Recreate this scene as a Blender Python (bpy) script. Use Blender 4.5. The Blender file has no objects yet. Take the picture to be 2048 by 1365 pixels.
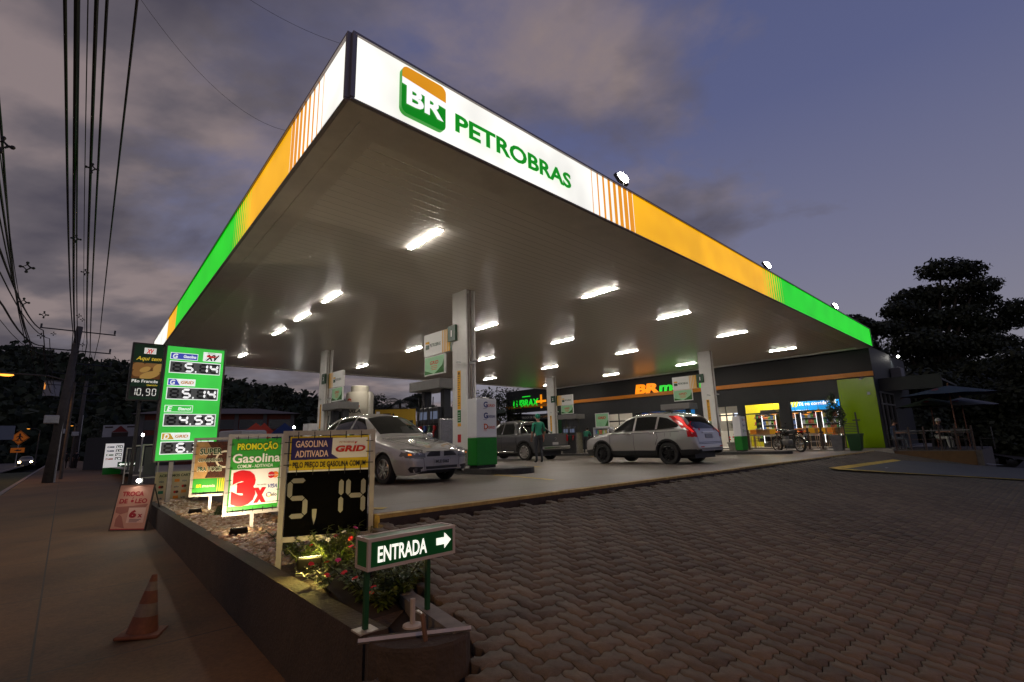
import bpy, bmesh, math, random
import numpy as np
from mathutils import Vector, Matrix
from mathutils.bvhtree import BVHTree
R = math.radians
SC = bpy.context.scene
COL = SC.collection
rnd = random.Random(7)

# ------------------------------------------------------------------ camera
FPX = 967.0                                   # focal length in pixels of a 2048 px wide frame
PITCH, ROLL, CAMZ = R(11.481), R(-1.581), 0.7
CF = Vector((0, math.cos(PITCH), math.sin(PITCH)))
_u0 = Vector((0, -math.sin(PITCH), math.cos(PITCH)))
_x0 = Vector((1, 0, 0))
CX = math.cos(ROLL) * _x0 + math.sin(ROLL) * _u0
CU = -math.sin(ROLL) * _x0 + math.cos(ROLL) * _u0
CAM = Vector((0, 0, CAMZ))
cd = bpy.data.cameras.new('camera')
cd.sensor_width = 36; cd.sensor_fit = 'HORIZONTAL'; cd.lens = FPX / 2048 * 36
cd.clip_start = .05; cd.clip_end = 3000
cam = bpy.data.objects.new('camera', cd); COL.objects.link(cam)
m = Matrix((CX, CU, -CF)).transposed().to_4x4(); m.translation = CAM
cam.matrix_world = m
SC.camera = cam

# ------------------------------------------------------------------ dusk sky, exposure
W = bpy.data.worlds.new('World'); SC.world = W; W.use_nodes = True
nt = W.node_tree; nt.nodes.clear()
def nn(t, **k):
    n = nt.nodes.new(t)
    for a, b in k.items(): setattr(n, a, b)
    return n
def ramp(n, stops):
    e = n.color_ramp.elements
    while len(e) > len(stops): e.remove(e[-1])
    while len(e) < len(stops): e.new(1)
    for el, (p, c) in zip(e, stops): el.position = p; el.color = (*c, 1)
tc = nn('ShaderNodeTexCoord')
sep = nn('ShaderNodeSeparateXYZ'); nt.links.new(tc.outputs['Generated'], sep.inputs[0])
base = nn('ShaderNodeValToRGB')
ramp(base, [(0.0, (.200, .192, .218)), (.10, (.240, .230, .272)), (.28, (.180, .182, .268)), (.55, (.104, .118, .235)), (1, (.058, .074, .185))])
nt.links.new(sep.outputs[2], base.inputs[0])
# clouds lie on a flat layer: direction / height gives their perspective
zz = nn('ShaderNodeMath', operation='MAXIMUM'); nt.links.new(sep.outputs[2], zz.inputs[0]); zz.inputs[1].default_value = 0
za = nn('ShaderNodeMath', operation='ADD'); nt.links.new(zz.outputs[0], za.inputs[0]); za.inputs[1].default_value = .16
dv = nn('ShaderNodeVectorMath', operation='DIVIDE'); nt.links.new(tc.outputs['Generated'], dv.inputs[0])
cb = nn('ShaderNodeCombineXYZ')
for i in range(3): nt.links.new(za.outputs[0], cb.inputs[i])
nt.links.new(cb.outputs[0], dv.inputs[1])
mp = nn('ShaderNodeMapping'); mp.inputs['Location'].default_value = (3.1, 1.7, 0); mp.inputs['Scale'].default_value = (.75, 1.0, .0)
mp.inputs['Rotation'].default_value = (0, 0, R(25))
nt.links.new(dv.outputs[0], mp.inputs[0])
n1 = nn('ShaderNodeTexNoise'); n1.inputs['Scale'].default_value = 1.25; n1.inputs['Detail'].default_value = 8; n1.inputs['Roughness'].default_value = .56
n1.inputs['Distortion'].default_value = .3
nt.links.new(mp.outputs[0], n1.inputs['Vector'])
# more cloud to the left (-x) than to the right
bias = nn('ShaderNodeMath', operation='MULTIPLY_ADD'); nt.links.new(sep.outputs[0], bias.inputs[0]); bias.inputs[1].default_value = -.26; bias.inputs[2].default_value = .022
sm = nn('ShaderNodeMath', operation='ADD'); nt.links.new(n1.outputs[0], sm.inputs[0]); nt.links.new(bias.outputs[0], sm.inputs[1])
cm = nn('ShaderNodeValToRGB'); ramp(cm, [(.45, (0, 0, 0)), (.53, (.6, .6, .6)), (.62, (1, 1, 1))])
nt.links.new(sm.outputs[0], cm.inputs[0])
n2 = nn('ShaderNodeTexNoise'); n2.inputs['Scale'].default_value = 2.6; n2.inputs['Detail'].default_value = 6; n2.inputs['Roughness'].default_value = .5
nt.links.new(mp.outputs[0], n2.inputs['Vector'])
cc = nn('ShaderNodeValToRGB'); ramp(cc, [(.34, (.070, .060, .072)), (.48, (.128, .108, .116)), (.62, (.270, .210, .200))])
nt.links.new(n2.outputs[0], cc.inputs[0])
mx = nn('ShaderNodeMix', data_type='RGBA')
mf = nn('ShaderNodeMath', operation='MULTIPLY'); nt.links.new(cm.outputs[0], mf.inputs[0]); mf.inputs[1].default_value = .88
nt.links.new(mf.outputs[0], mx.inputs[0]); nt.links.new(base.outputs[0], mx.inputs[6]); nt.links.new(cc.outputs[0], mx.inputs[7])
bg = nn('ShaderNodeBackground'); bg.inputs[1].default_value = 1.0
nt.links.new(mx.outputs[2], bg.inputs[0])
out = nn('ShaderNodeOutputWorld'); nt.links.new(bg.outputs[0], out.inputs[0])
SC.view_settings.view_transform = 'Standard'; SC.view_settings.look = 'None'
SC.view_settings.exposure = 0; SC.view_settings.gamma = 1
SC.cycles.use_denoising = True
SC.cycles.max_bounces = 6; SC.cycles.diffuse_bounces = 3; SC.cycles.glossy_bounces = 3
SC.cycles.sample_clamp_indirect = 4.0
SC.cycles.caustics_reflective = False; SC.cycles.caustics_refractive = False

# ------------------------------------------------------------------ layout helpers (camera calibration -> ground points)
def ray(px, py): return CF + CX * ((px - 1024) / FPX) - CU * ((py - 682.5) / FPX)
def PL(px, py, p0, n):
    d = ray(px, py); n = Vector(n); return CAM + d * ((Vector(p0) - CAM).dot(n) / d.dot(n))
def zf(x, y): return -.018 * (y - 9)                          # forecourt
def zyp(x, y): return -.636 - .127 * x + .109 * y
def zy(x, y): return zyp(x, y) + .052 * np.exp(-np.maximum((x + 1.27) * .722 - (y - 4.53) * .692, 0) / 1.6)                # block paved yard
def zs(x, y): return -.72 - .006 * y                          # sidewalk and street
def ztop(x, y): return -.2 - .022 * (-.6 * (x + .75) + .8 * (y - 2.66))   # planter rim
def FG(px, py, dz=0): return PL(px, py, (0, 9, dz), (0, .018, 1))
def YG(px, py, dz=0): return PL(px, py, (0, 0, -.636 + dz), (.127, -.109, 1))
def SG(px, py, dz=0): return PL(px, py, (0, 0, -.72 + dz), (0, .006, 1))
def TG(px, py, dz=0): return PL(px, py, (-.75, 2.66, -.2 + dz), (-.0132, .0176, 1))
def HZ(px, py, z): return PL(px, py, (0, 0, z), (0, 0, 1))
def DP(px, py, y): return PL(px, py, (0, y, 0), (0, 1, 0))
BD = Vector((-.675, .738, 0)).normalized()    # along the street
AD = Vector((.738, .675, 0)).normalized()     # across it, towards the shop
def ST(s, t, z=None):
    p = BD * s + AD * t; p.z = zs(p.x, p.y) if z is None else z; return p

# ------------------------------------------------------------------ materials
def S(r, g, b): return tuple(((c / 255 + .055) / 1.055) ** 2.4 if c > 10 else c / 255 / 12.92 for c in (r, g, b))
MATS = {}
def mat(name, c=(.5, .5, .5), rough=.6, metal=0, es=0, ec=None, var=0, scale=8, bump=0, bscale=40, coat=0, stretch=None, spec=.5):
    if name in MATS: return MATS[name]
    M = bpy.data.materials.new(name); M.use_nodes = True; MATS[name] = M
    t = M.node_tree; b = t.nodes['Principled BSDF']
    b.inputs['Base Color'].default_value = (*c, 1); b.inputs['Roughness'].default_value = rough; b.inputs['Metallic'].default_value = metal
    b.inputs['Coat Weight'].default_value = coat; b.inputs['Coat Roughness'].default_value = .05; b.inputs['Specular IOR Level'].default_value = spec
    if es: b.inputs['Emission Color'].default_value = (*(ec or c), 1); b.inputs['Emission Strength'].default_value = es
    if var or bump:
        co = t.nodes.new('ShaderNodeTexCoord'); src = co.outputs['Object']
        if stretch:
            mpn = t.nodes.new('ShaderNodeMapping'); mpn.inputs['Scale'].default_value = stretch
            t.links.new(src, mpn.inputs[0]); src = mpn.outputs[0]
    if var:
        n = t.nodes.new('ShaderNodeTexNoise'); n.inputs['Scale'].default_value = scale; n.inputs['Detail'].default_value = 8; n.inputs['Roughness'].default_value = .65
        t.links.new(src, n.inputs['Vector'])
        rp = t.nodes.new('ShaderNodeValToRGB'); lo, hi = max(0, 1 - var), 1 + var
        e = rp.color_ramp.elements; e[0].position = .3; e[1].position = .7
        e[0].color = (*[x * lo for x in c], 1); e[1].color = (*[min(1, x * hi) for x in c], 1)
        t.links.new(n.outputs[0], rp.inputs[0]); t.links.new(rp.outputs[0], b.inputs['Base Color'])
    if bump:
        n = t.nodes.new('ShaderNodeTexNoise'); n.inputs['Scale'].default_value = bscale; n.inputs['Detail'].default_value = 6
        t.links.new(src, n.inputs['Vector'])
        bp = t.nodes.new('ShaderNodeBump'); bp.inputs['Strength'].default_value = bump; bp.inputs['Distance'].default_value = .02
        t.links.new(n.outputs[0], bp.inputs['Height']); t.links.new(bp.outputs[0], b.inputs['Normal'])
    return M
white_paint = mat('white_paint', (.72, .71, .69), .35, var=.06, scale=3)
black = mat('black', (.012, .012, .013), .5)
rubber = mat('rubber', (.016, .015, .014), .75, bump=.2)
dark_metal = mat('dark_metal', (.05, .05, .055), .4, .6)
steel = mat('steel', (.55, .54, .52), .35, .9, var=.1, scale=12)
galv = mat('galvanized', (.42, .41, .39), .45, .6, var=.15, scale=10)
glass_dark = mat('dark_glass', (.008, .010, .011), .04, 0, spec=.9)
concrete = mat('concrete', (.22, .20, .185), .85, var=.25, scale=6, bump=.25, bscale=60)
skin = mat('skin', (.36, .20, .14), .6)
hair = mat('hair', (.015, .011, .009), .6)

# ------------------------------------------------------------------ mesh builder
class MB:
    def __init__(s): s.v = []; s.f = []; s.m = []; s.M = Matrix()
    def add(s, vs, fs, mi=0):
        o = len(s.v); M = s.M
        s.v += [M @ Vector(p) for p in vs]; s.f += [tuple(i + o for i in f) for f in fs]; s.m += [mi] * len(fs); return s
    def box(s, c, d, mi=0, M=None):
        x, y, z = d[0] / 2, d[1] / 2, d[2] / 2
        vs = [Vector((a * x, b * y, e * z)) for e in (-1, 1) for b in (-1, 1) for a in (-1, 1)]
        if M: vs = [M @ p for p in vs]
        c = Vector(c)
        return s.add([p + c for p in vs], [(0, 2, 3, 1), (4, 5, 7, 6), (0, 1, 5, 4), (2, 6, 7, 3), (0, 4, 6, 2), (1, 3, 7, 5)], mi)
    def bb(s, x0, x1, y0, y1, z0, z1, mi=0): return s.box(((x0 + x1) / 2, (y0 + y1) / 2, (z0 + z1) / 2), (x1 - x0, y1 - y0, z1 - z0), mi)
    def rbox(s, x0, x1, y0, y1, z0, z1, r=.02, mi=0):       # box with bevelled edges
        bm = bmesh.new(); bmesh.ops.create_cube(bm, size=1)
        for v in bm.verts: v.co = Vector((x0 + (v.co.x + .5) * (x1 - x0), y0 + (v.co.y + .5) * (y1 - y0), z0 + (v.co.z + .5) * (z1 - z0)))
        bmesh.ops.bevel(bm, geom=bm.edges[:], offset=r, segments=2, affect='EDGES', profile=.5)
        return s.bm(bm, mi)
    def bm(s, bm, mi=0):
        bm.verts.index_update(); s.add([v.co.copy() for v in bm.verts], [tuple(v.index for v in f.verts) for f in bm.faces], mi); bm.free(); return s
    def poly(s, pts, mi=0): return s.add(pts, [tuple(range(len(pts)))], mi)
    def rect(s, x0, x1, z0, z1, y, mi=0): return s.poly([(x0, y, z0), (x1, y, z0), (x1, y, z1), (x0, y, z1)], mi)   # faces -y
    def prism(s, pts, h, mi=0):                              # pts: bottom loop (3D, ccw from the h side), extruded by vector h
        n = len(pts); h = Vector(h); P = [Vector(p) for p in pts]
        return s.add(P + [p + h for p in P], [tuple(range(n))[::-1], tuple(range(n, 2 * n))] + [(i, (i + 1) % n, n + (i + 1) % n, n + i) for i in range(n)], mi)
    def fprism(s, pts2, y, d, mi=0):                         # 2D outline (x,z) with its face at y towards -y, depth d
        return s.prism([(a, y + d, b) for a, b in pts2], (0, -d, 0), mi)
    def tube(s, pts, r, n=8, mi=0, caps=True):
        pts = [Vector(p) for p in pts]; k = len(pts); rr = r if isinstance(r, (list, tuple)) else [r] * k
        vs = []; up = None
        for i, p in enumerate(pts):
            d = (pts[min(i + 1, k - 1)] - pts[max(i - 1, 0)])
            d = d.normalized() if d.length > 1e-9 else Vector((0, 0, 1))
            if up is None: up = Vector((0, 0, 1)) if abs(d.z) < .9 else Vector((1, 0, 0))
            a = d.cross(up)
            if a.length < 1e-4: a = d.cross(Vector((1, 0, 0)) if abs(d.x) < .9 else Vector((0, 1, 0)))
            a.normalize(); b = a.cross(d); up = b
            vs += [p + (a * math.cos(2 * math.pi * j / n) + b * math.sin(2 * math.pi * j / n)) * rr[i] for j in range(n)]
        fs = [(i * n + j, i * n + (j + 1) % n, (i + 1) * n + (j + 1) % n, (i + 1) * n + j) for i in range(k - 1) for j in range(n)]
        if caps: fs += [tuple(range(n))[::-1], tuple(range((k - 1) * n, k * n))]
        return s.add(vs, fs, mi)
    def lathe(s, prof, n=16, axis='z', c=(0, 0, 0), mi=0, cap=True):   # prof: (radius, height)
        vs = []
        for r, h in prof:
            for j in range(n):
                a = 2 * math.pi * j / n; p = (r * math.cos(a), r * math.sin(a), h)
                if axis == 'y': p = (p[0], h, p[1])
                if axis == 'x': p = (h, p[0], p[1])
                vs.append(Vector(p) + Vector(c))
        k = len(prof)
        fs = [(i * n + j, i * n + (j + 1) % n, (i + 1) * n + (j + 1) % n, (i + 1) * n + j) for i in range(k - 1) for j in range(n)]
        if axis == 'y': fs = [f[::-1] for f in fs]
        if cap and prof[0][0] > 1e-6: fs.append(tuple(range(n)) if axis == 'y' else tuple(range(n))[::-1])
        if cap and prof[-1][0] > 1e-6: fs.append(tuple(range((k - 1) * n, k * n))[::-1] if axis == 'y' else tuple(range((k - 1) * n, k * n)))
        return s.add(vs, fs, mi)
    def ball(s, c, r, mi=0, n=10, sc=(1, 1, 1)):
        vs = []; k = n // 2 + 1
        for i in range(k + 1):
            t = math.pi * i / k
            for j in range(n):
                a = 2 * math.pi * j / n
                vs.append((c[0] + r * sc[0] * math.sin(t) * math.cos(a), c[1] + r * sc[1] * math.sin(t) * math.sin(a), c[2] - r * sc[2] * math.cos(t)))
        return s.add(vs, [(i * n + j, i * n + (j + 1) % n, (i + 1) * n + (j + 1) % n, (i + 1) * n + j) for i in range(k) for j in range(n)], mi)
    def text(s, st, x, z, size, y=0, mi=0, w=None, bold=0, shear=0, align='LEFT', sx=1, depth=0):
        """lettering on a sign face (x right, z up, read from -y); w fits the width"""
        cu = bpy.data.curves.new('t', 'FONT'); cu.body = st; cu.size = 1; cu.offset = bold; cu.shear = shear; cu.resolution_u = 3
        if depth: cu.extrude = depth / size
        ob = bpy.data.objects.new('t', cu); me = ob.to_mesh()
        P = np.array([tuple(v.co) for v in me.vertices]) if len(me.vertices) else np.zeros((1, 3))
        fs = [tuple(p.vertices) for p in me.polygons]
        ob.to_mesh_clear(); bpy.data.objects.remove(ob); bpy.data.curves.remove(cu)
        x0, x1 = P[:, 0].min(), P[:, 0].max(); P[:, 0] -= x0
        cap = .729                                          # cap height of the built-in font
        kz = size / cap; kx = kz * sx if w is None else w / max(x1 - x0, 1e-6)
        wid = (x1 - x0) * kx; ox = {'LEFT': 0, 'CENTER': -wid / 2, 'RIGHT': -wid}[align]
        s.add([(x + ox + p[0] * kx, y - p[2] * size, z + p[1] * kz) for p in P], fs, mi)
        return wid
    def seg(s, ch, x, z, w, h, y, on=0, off=None, t=.17, sl=0):
        """seven-segment digit; x,z = lower left"""
        T = w * t * 1.25; g = T * .12
        on_s = {'0': 'abcdef', '1': 'bc', '2': 'abged', '3': 'abgcd', '4': 'fgbc', '5': 'afgcd', '6': 'afgedc', '7': 'abc', '8': 'abcdefg', '9': 'abcdfg', ' ': '', 'A': 'abcefg'}[ch]
        def hs(zc): return [(T * .5 + g, zc), (T + g, zc - T / 2), (w - T - g, zc - T / 2), (w - T * .5 - g, zc), (w - T - g, zc + T / 2), (T + g, zc + T / 2)]
        def vsg(xc, a, b): return [(xc, a + g), (xc + T / 2, a + T / 2 + g), (xc + T / 2, b - T / 2 - g), (xc, b - g), (xc - T / 2, b - T / 2 - g), (xc - T / 2, a + T / 2 + g)]
        l, r_, mz = T / 2, w - T / 2, h / 2
        G = {'a': hs(h - T / 2), 'g': hs(mz), 'd': hs(T / 2), 'f': vsg(l, mz, h - T / 2), 'b': vsg(r_, mz, h - T / 2), 'e': vsg(l, T / 2, mz), 'c': vsg(r_, T / 2, mz)}
        for k, pl in G.items():
            mi = on if k in on_s else off
            if mi is None: continue
            s.poly([(x + a + b * sl, y, z + b) for a, b in pl], mi)
    def build(s, name, mats, parent=None, smooth=False, angle=None):
        me = bpy.data.meshes.new(name)
        me.from_pydata([tuple(v) for v in s.v], [], s.f)
        if not isinstance(mats, (list, tuple)): mats = [mats]
        for x in mats: me.materials.append(x)
        if len(mats) > 1: me.polygons.foreach_set('material_index', s.m)
        if smooth:
            me.polygons.foreach_set('use_smooth', [True] * len(me.polygons))
            if angle:
                try: me.set_sharp_from_angle(angle=R(angle))
                except Exception: pass
        me.update()
        o = bpy.data.objects.new(name, me); COL.objects.link(o)
        if parent: o.parent = parent
        return o
def tag(o, label=None, cat=None, group=None, kind=None):
    if label: o['label'] = label
    if cat: o['category'] = cat
    if group: o['group'] = group
    if kind: o['kind'] = kind
    return o
def thing(name, label, cat, loc=(0, 0, 0), rz=0, group=None):
    o = bpy.data.objects.new(name, None); COL.objects.link(o); o.empty_display_size = .1
    o.location = loc; o.rotation_euler = (0, 0, rz)
    return tag(o, label, cat, group)
def dup(root, loc, rz, label, group=None):
    """a copy of a thing with copies of its parts and sub-parts"""
    r = root.copy(); COL.objects.link(r); r.location = loc; r.rotation_euler = (0, 0, rz); tag(r, label, group=group)
    for ch in list(root.children):
        c = ch.copy(); COL.objects.link(c); c.parent = r
        for g in list(ch.children):
            d = g.copy(); COL.objects.link(d); d.parent = c
    return r
def mesh_np(name, V, F, mats, mi=None, smooth=False, parent=None):
    """fast mesh from numpy arrays: F is (n,k)"""
    me = bpy.data.meshes.new(name); n, k = F.shape
    me.vertices.add(len(V)); me.vertices.foreach_set('co', np.asarray(V, np.float32).ravel())
    me.loops.add(n * k); me.loops.foreach_set('vertex_index', F.astype(np.int32).ravel())
    me.polygons.add(n); me.polygons.foreach_set('loop_start', np.arange(0, n * k, k, dtype=np.int32))
    for x in (mats if isinstance(mats, (list, tuple)) else [mats]): me.materials.append(x)
    if mi is not None: me.polygons.foreach_set('material_index', np.asarray(mi, np.int32))
    if smooth: me.polygons.foreach_set('use_smooth', np.ones(n, bool))
    me.update(); me.validate()
    o = bpy.data.objects.new(name, me); COL.objects.link(o)
    if parent: o.parent = parent
    return o
def rz_of(d): return math.atan2(d.y, d.x)
# ================================================================== SETTING: ground, yard, forecourt, street
ground_m = mat('ground_earth', (.05, .045, .035), .95, var=.4, scale=.4)
mesh_np('ground', np.array([(-700, -60, -2.9), (700, -60, -2.9), (700, 1200, -2.9), (-700, 1200, -2.9)]), np.array([[0, 1, 2, 3]]), ground_m)['kind'] = 'structure'
def sheet(name, pts, m, zfun, dz=0, n=1, kind='structure'):
    o = MB().poly([(p[0], p[1], zfun(p[0], p[1]) + dz) for p in pts]).build(name, m); o['kind'] = kind; return o
Q0 = HZ(1736, 699, 4.6); bdir = ray(110, 909); bdir.z = 0; bdir.normalize(); bdir = -bdir; snv = Vector((bdir.y, -bdir.x, 0))   # shop corner, its front direction and outward normal
K0 = FG(746, 1031.5); K5 = FG(1742, 902.5)
kd = (K5 - K0); kd.z = 0; kd.normalize()
def floor_mat(name, c1, c2, rough, joints=0, ang=0.0):
    M = mat(name, c1, rough); t = M.node_tree; b = t.nodes['Principled BSDF']; L = t.links.new
    co = t.nodes.new('ShaderNodeTexCoord')
    def noise(sc, det=8, ro=.65, st=None):
        n = t.nodes.new('ShaderNodeTexNoise'); n.inputs['Scale'].default_value = sc; n.inputs['Detail'].default_value = det; n.inputs['Roughness'].default_value = ro
        if st:
            mpn = t.nodes.new('ShaderNodeMapping'); mpn.inputs['Scale'].default_value = st; mpn.inputs['Rotation'].default_value = (0, 0, ang); L(co.outputs['Object'], mpn.inputs[0]); L(mpn.outputs[0], n.inputs['Vector'])
        else: L(co.outputs['Object'], n.inputs['Vector'])
        return n
    a = noise(.7); f = noise(30, 6); s_ = noise(.5, 6, .6, (1, .18, 1))
    ad = t.nodes.new('ShaderNodeMath'); ad.operation = 'ADD'; L(a.outputs[0], ad.inputs[0]); L(s_.outputs[0], ad.inputs[1])
    ad2 = t.nodes.new('ShaderNodeMath'); ad2.operation = 'MULTIPLY_ADD'; L(f.outputs[0], ad2.inputs[0]); ad2.inputs[1].default_value = .55; L(ad.outputs[0], ad2.inputs[2])
    rp = t.nodes.new('ShaderNodeValToRGB'); e = rp.color_ramp.elements; e[0].position = .50; e[1].position = .80
    mr = t.nodes.new('ShaderNodeMath'); mr.operation = 'MULTIPLY'; mr.inputs[1].default_value = .5; L(ad2.outputs[0], mr.inputs[0])
    e[0].color = (*c2, 1); e[1].color = (*c1, 1); L(mr.outputs[0], rp.inputs[0]); col = rp.outputs[0]
    if joints:
        sp = t.nodes.new('ShaderNodeSeparateXYZ'); mpn = t.nodes.new('ShaderNodeMapping'); mpn.inputs['Rotation'].default_value = (0, 0, ang); L(co.outputs['Object'], mpn.inputs[0]); L(mpn.outputs[0], sp.inputs[0])
        prev = None
        for ax in (0, 1):
            dvd = t.nodes.new('ShaderNodeMath'); dvd.operation = 'DIVIDE'; L(sp.outputs[ax], dvd.inputs[0]); dvd.inputs[1].default_value = joints
            fr = t.nodes.new('ShaderNodeMath'); fr.operation = 'PINGPONG'; L(dvd.outputs[0], fr.inputs[0]); fr.inputs[1].default_value = .5
            lt = t.nodes.new('ShaderNodeMath'); lt.operation = 'LESS_THAN'; L(fr.outputs[0], lt.inputs[0]); lt.inputs[1].default_value = .008 / joints
            if prev is None: prev = lt
            else:
                mxm = t.nodes.new('ShaderNodeMath'); mxm.operation = 'MAXIMUM'; L(prev.outputs[0], mxm.inputs[0]); L(lt.outputs[0], mxm.inputs[1]); prev = mxm
        mxn = t.nodes.new('ShaderNodeMix'); mxn.data_type = 'RGBA'; L(prev.outputs[0], mxn.inputs[0]); L(col, mxn.inputs[6]); mxn.inputs[7].default_value = (.03, .028, .025, 1); col = mxn.outputs[2]
    L(col, b.inputs['Base Color'])
    rr = t.nodes.new('ShaderNodeMapRange'); rr.inputs['To Min'].default_value = rough - .15; rr.inputs['To Max'].default_value = rough + .15; L(a.outputs[0], rr.inputs[0]); L(rr.outputs[0], b.inputs['Roughness'])
    bp = t.nodes.new('ShaderNodeBump'); bp.inputs['Strength'].default_value = .25; bp.inputs['Distance'].default_value = .01; L(f.outputs[0], bp.inputs['Height']); L(bp.outputs[0], b.inputs['Normal'])
    return M
BR_ = math.atan2(BD.y, BD.x)
fore_m = floor_mat('forecourt_concrete', (.165, .134, .107), (.070, .056, .044), .44, 4.6, -math.atan2(kd.y, kd.x))
walk_m = floor_mat('sidewalk_concrete', (.165, .094, .044), (.040, .023, .012), .8, 2.4, -BR_)
asph_m = floor_mat('asphalt', (.060, .058, .060), (.036, .035, .037), .7)
def kpt(s): return K0 + kd * s
sheet('forecourt', [kpt(0), kpt(27), kpt(27) + BD * 34, K0 + BD * 42 + AD * .4, K0 + BD * 1.0 + AD * .4], fore_m, zf)
ky = mat('kerb_yellow_paint', (.36, .245, .07), .75, var=.45, scale=9); kr = mat('kerb_red_paint', (.20, .03, .035), .8, var=.4, scale=9)
kdark = mat('kerb_dark_face', (.035, .026, .022), .9, var=.4)
kn = Vector((kd.y, -kd.x, 0))                       # towards the yard
mb = MB()
for a, b, h0, h1, mi in ((0, .11, -.3, .012, 0), (-.045, 0, -.3, .008, 1)):
    p, q = kpt(0) + kn * a, kpt(24.3) + kn * a
    prof = [(p, h0), (p + kn * (b - a), h0), (p + kn * (b - a), h1), (p, h1)]
    A_ = [Vector((x.x, x.y, zf(x.x, x.y) + h)) for x, h in prof]
    mb.prism(A_, (q.x - p.x, q.y - p.y, zf(q.x, q.y) - zf(p.x, p.y)), mi)
# dark face of the kerb
p, q = kpt(0) + kn * .112, kpt(24.3) + kn * .112
mb.poly([(p.x, p.y, zf(p.x, p.y) - .3), (q.x, q.y, zf(q.x, q.y) - .3), (q.x, q.y, zf(q.x, q.y) - .02), (p.x, p.y, zf(p.x, p.y) - .02)], 2)
mb.build('forecourt_kerb', [ky, kr, kdark])['kind'] = 'structure'
ymark = mat('yellow_road_paint', (.50, .33, .035), .7, var=.4, scale=5)
def stripe(name, pxs, w, fn, zfn, m, dz=.008):
    P = [fn(*p) for p in pxs]; mb = MB()
    for a, b in zip(P, P[1:]):
        d = (b - a); d.z = 0; n = Vector((-d.y, d.x, 0)).normalized() * w / 2
        c = [a - n, b - n, b + n, a + n]
        mb.poly([(v.x, v.y, zfn(v.x, v.y) + dz) for v in c])
    o = mb.build(name, m); o['kind'] = 'structure'; return o
stripe('floor_marking', [(1000, 932.5), (1046, 932.5), (1080, 935)], .14, FG, zf, ymark)
stripe('floor_marking', [(990, 951), (1040, 955), (1105, 961)], .09, FG, zf, ymark)
stripe('floor_marking', [(1270, 916), (1330, 915)], .14, FG, zf, ymark)
stripe('floor_marking', [(1480, 911), (1560, 914), (1690, 916)], .10, FG, zf, mat('worn_floor_paint', (.36, .29, .17), .7, var=.3))
stripe('floor_marking', [(757, 1017), (745, 1020)], .2, FG, zf, ymark)

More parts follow.
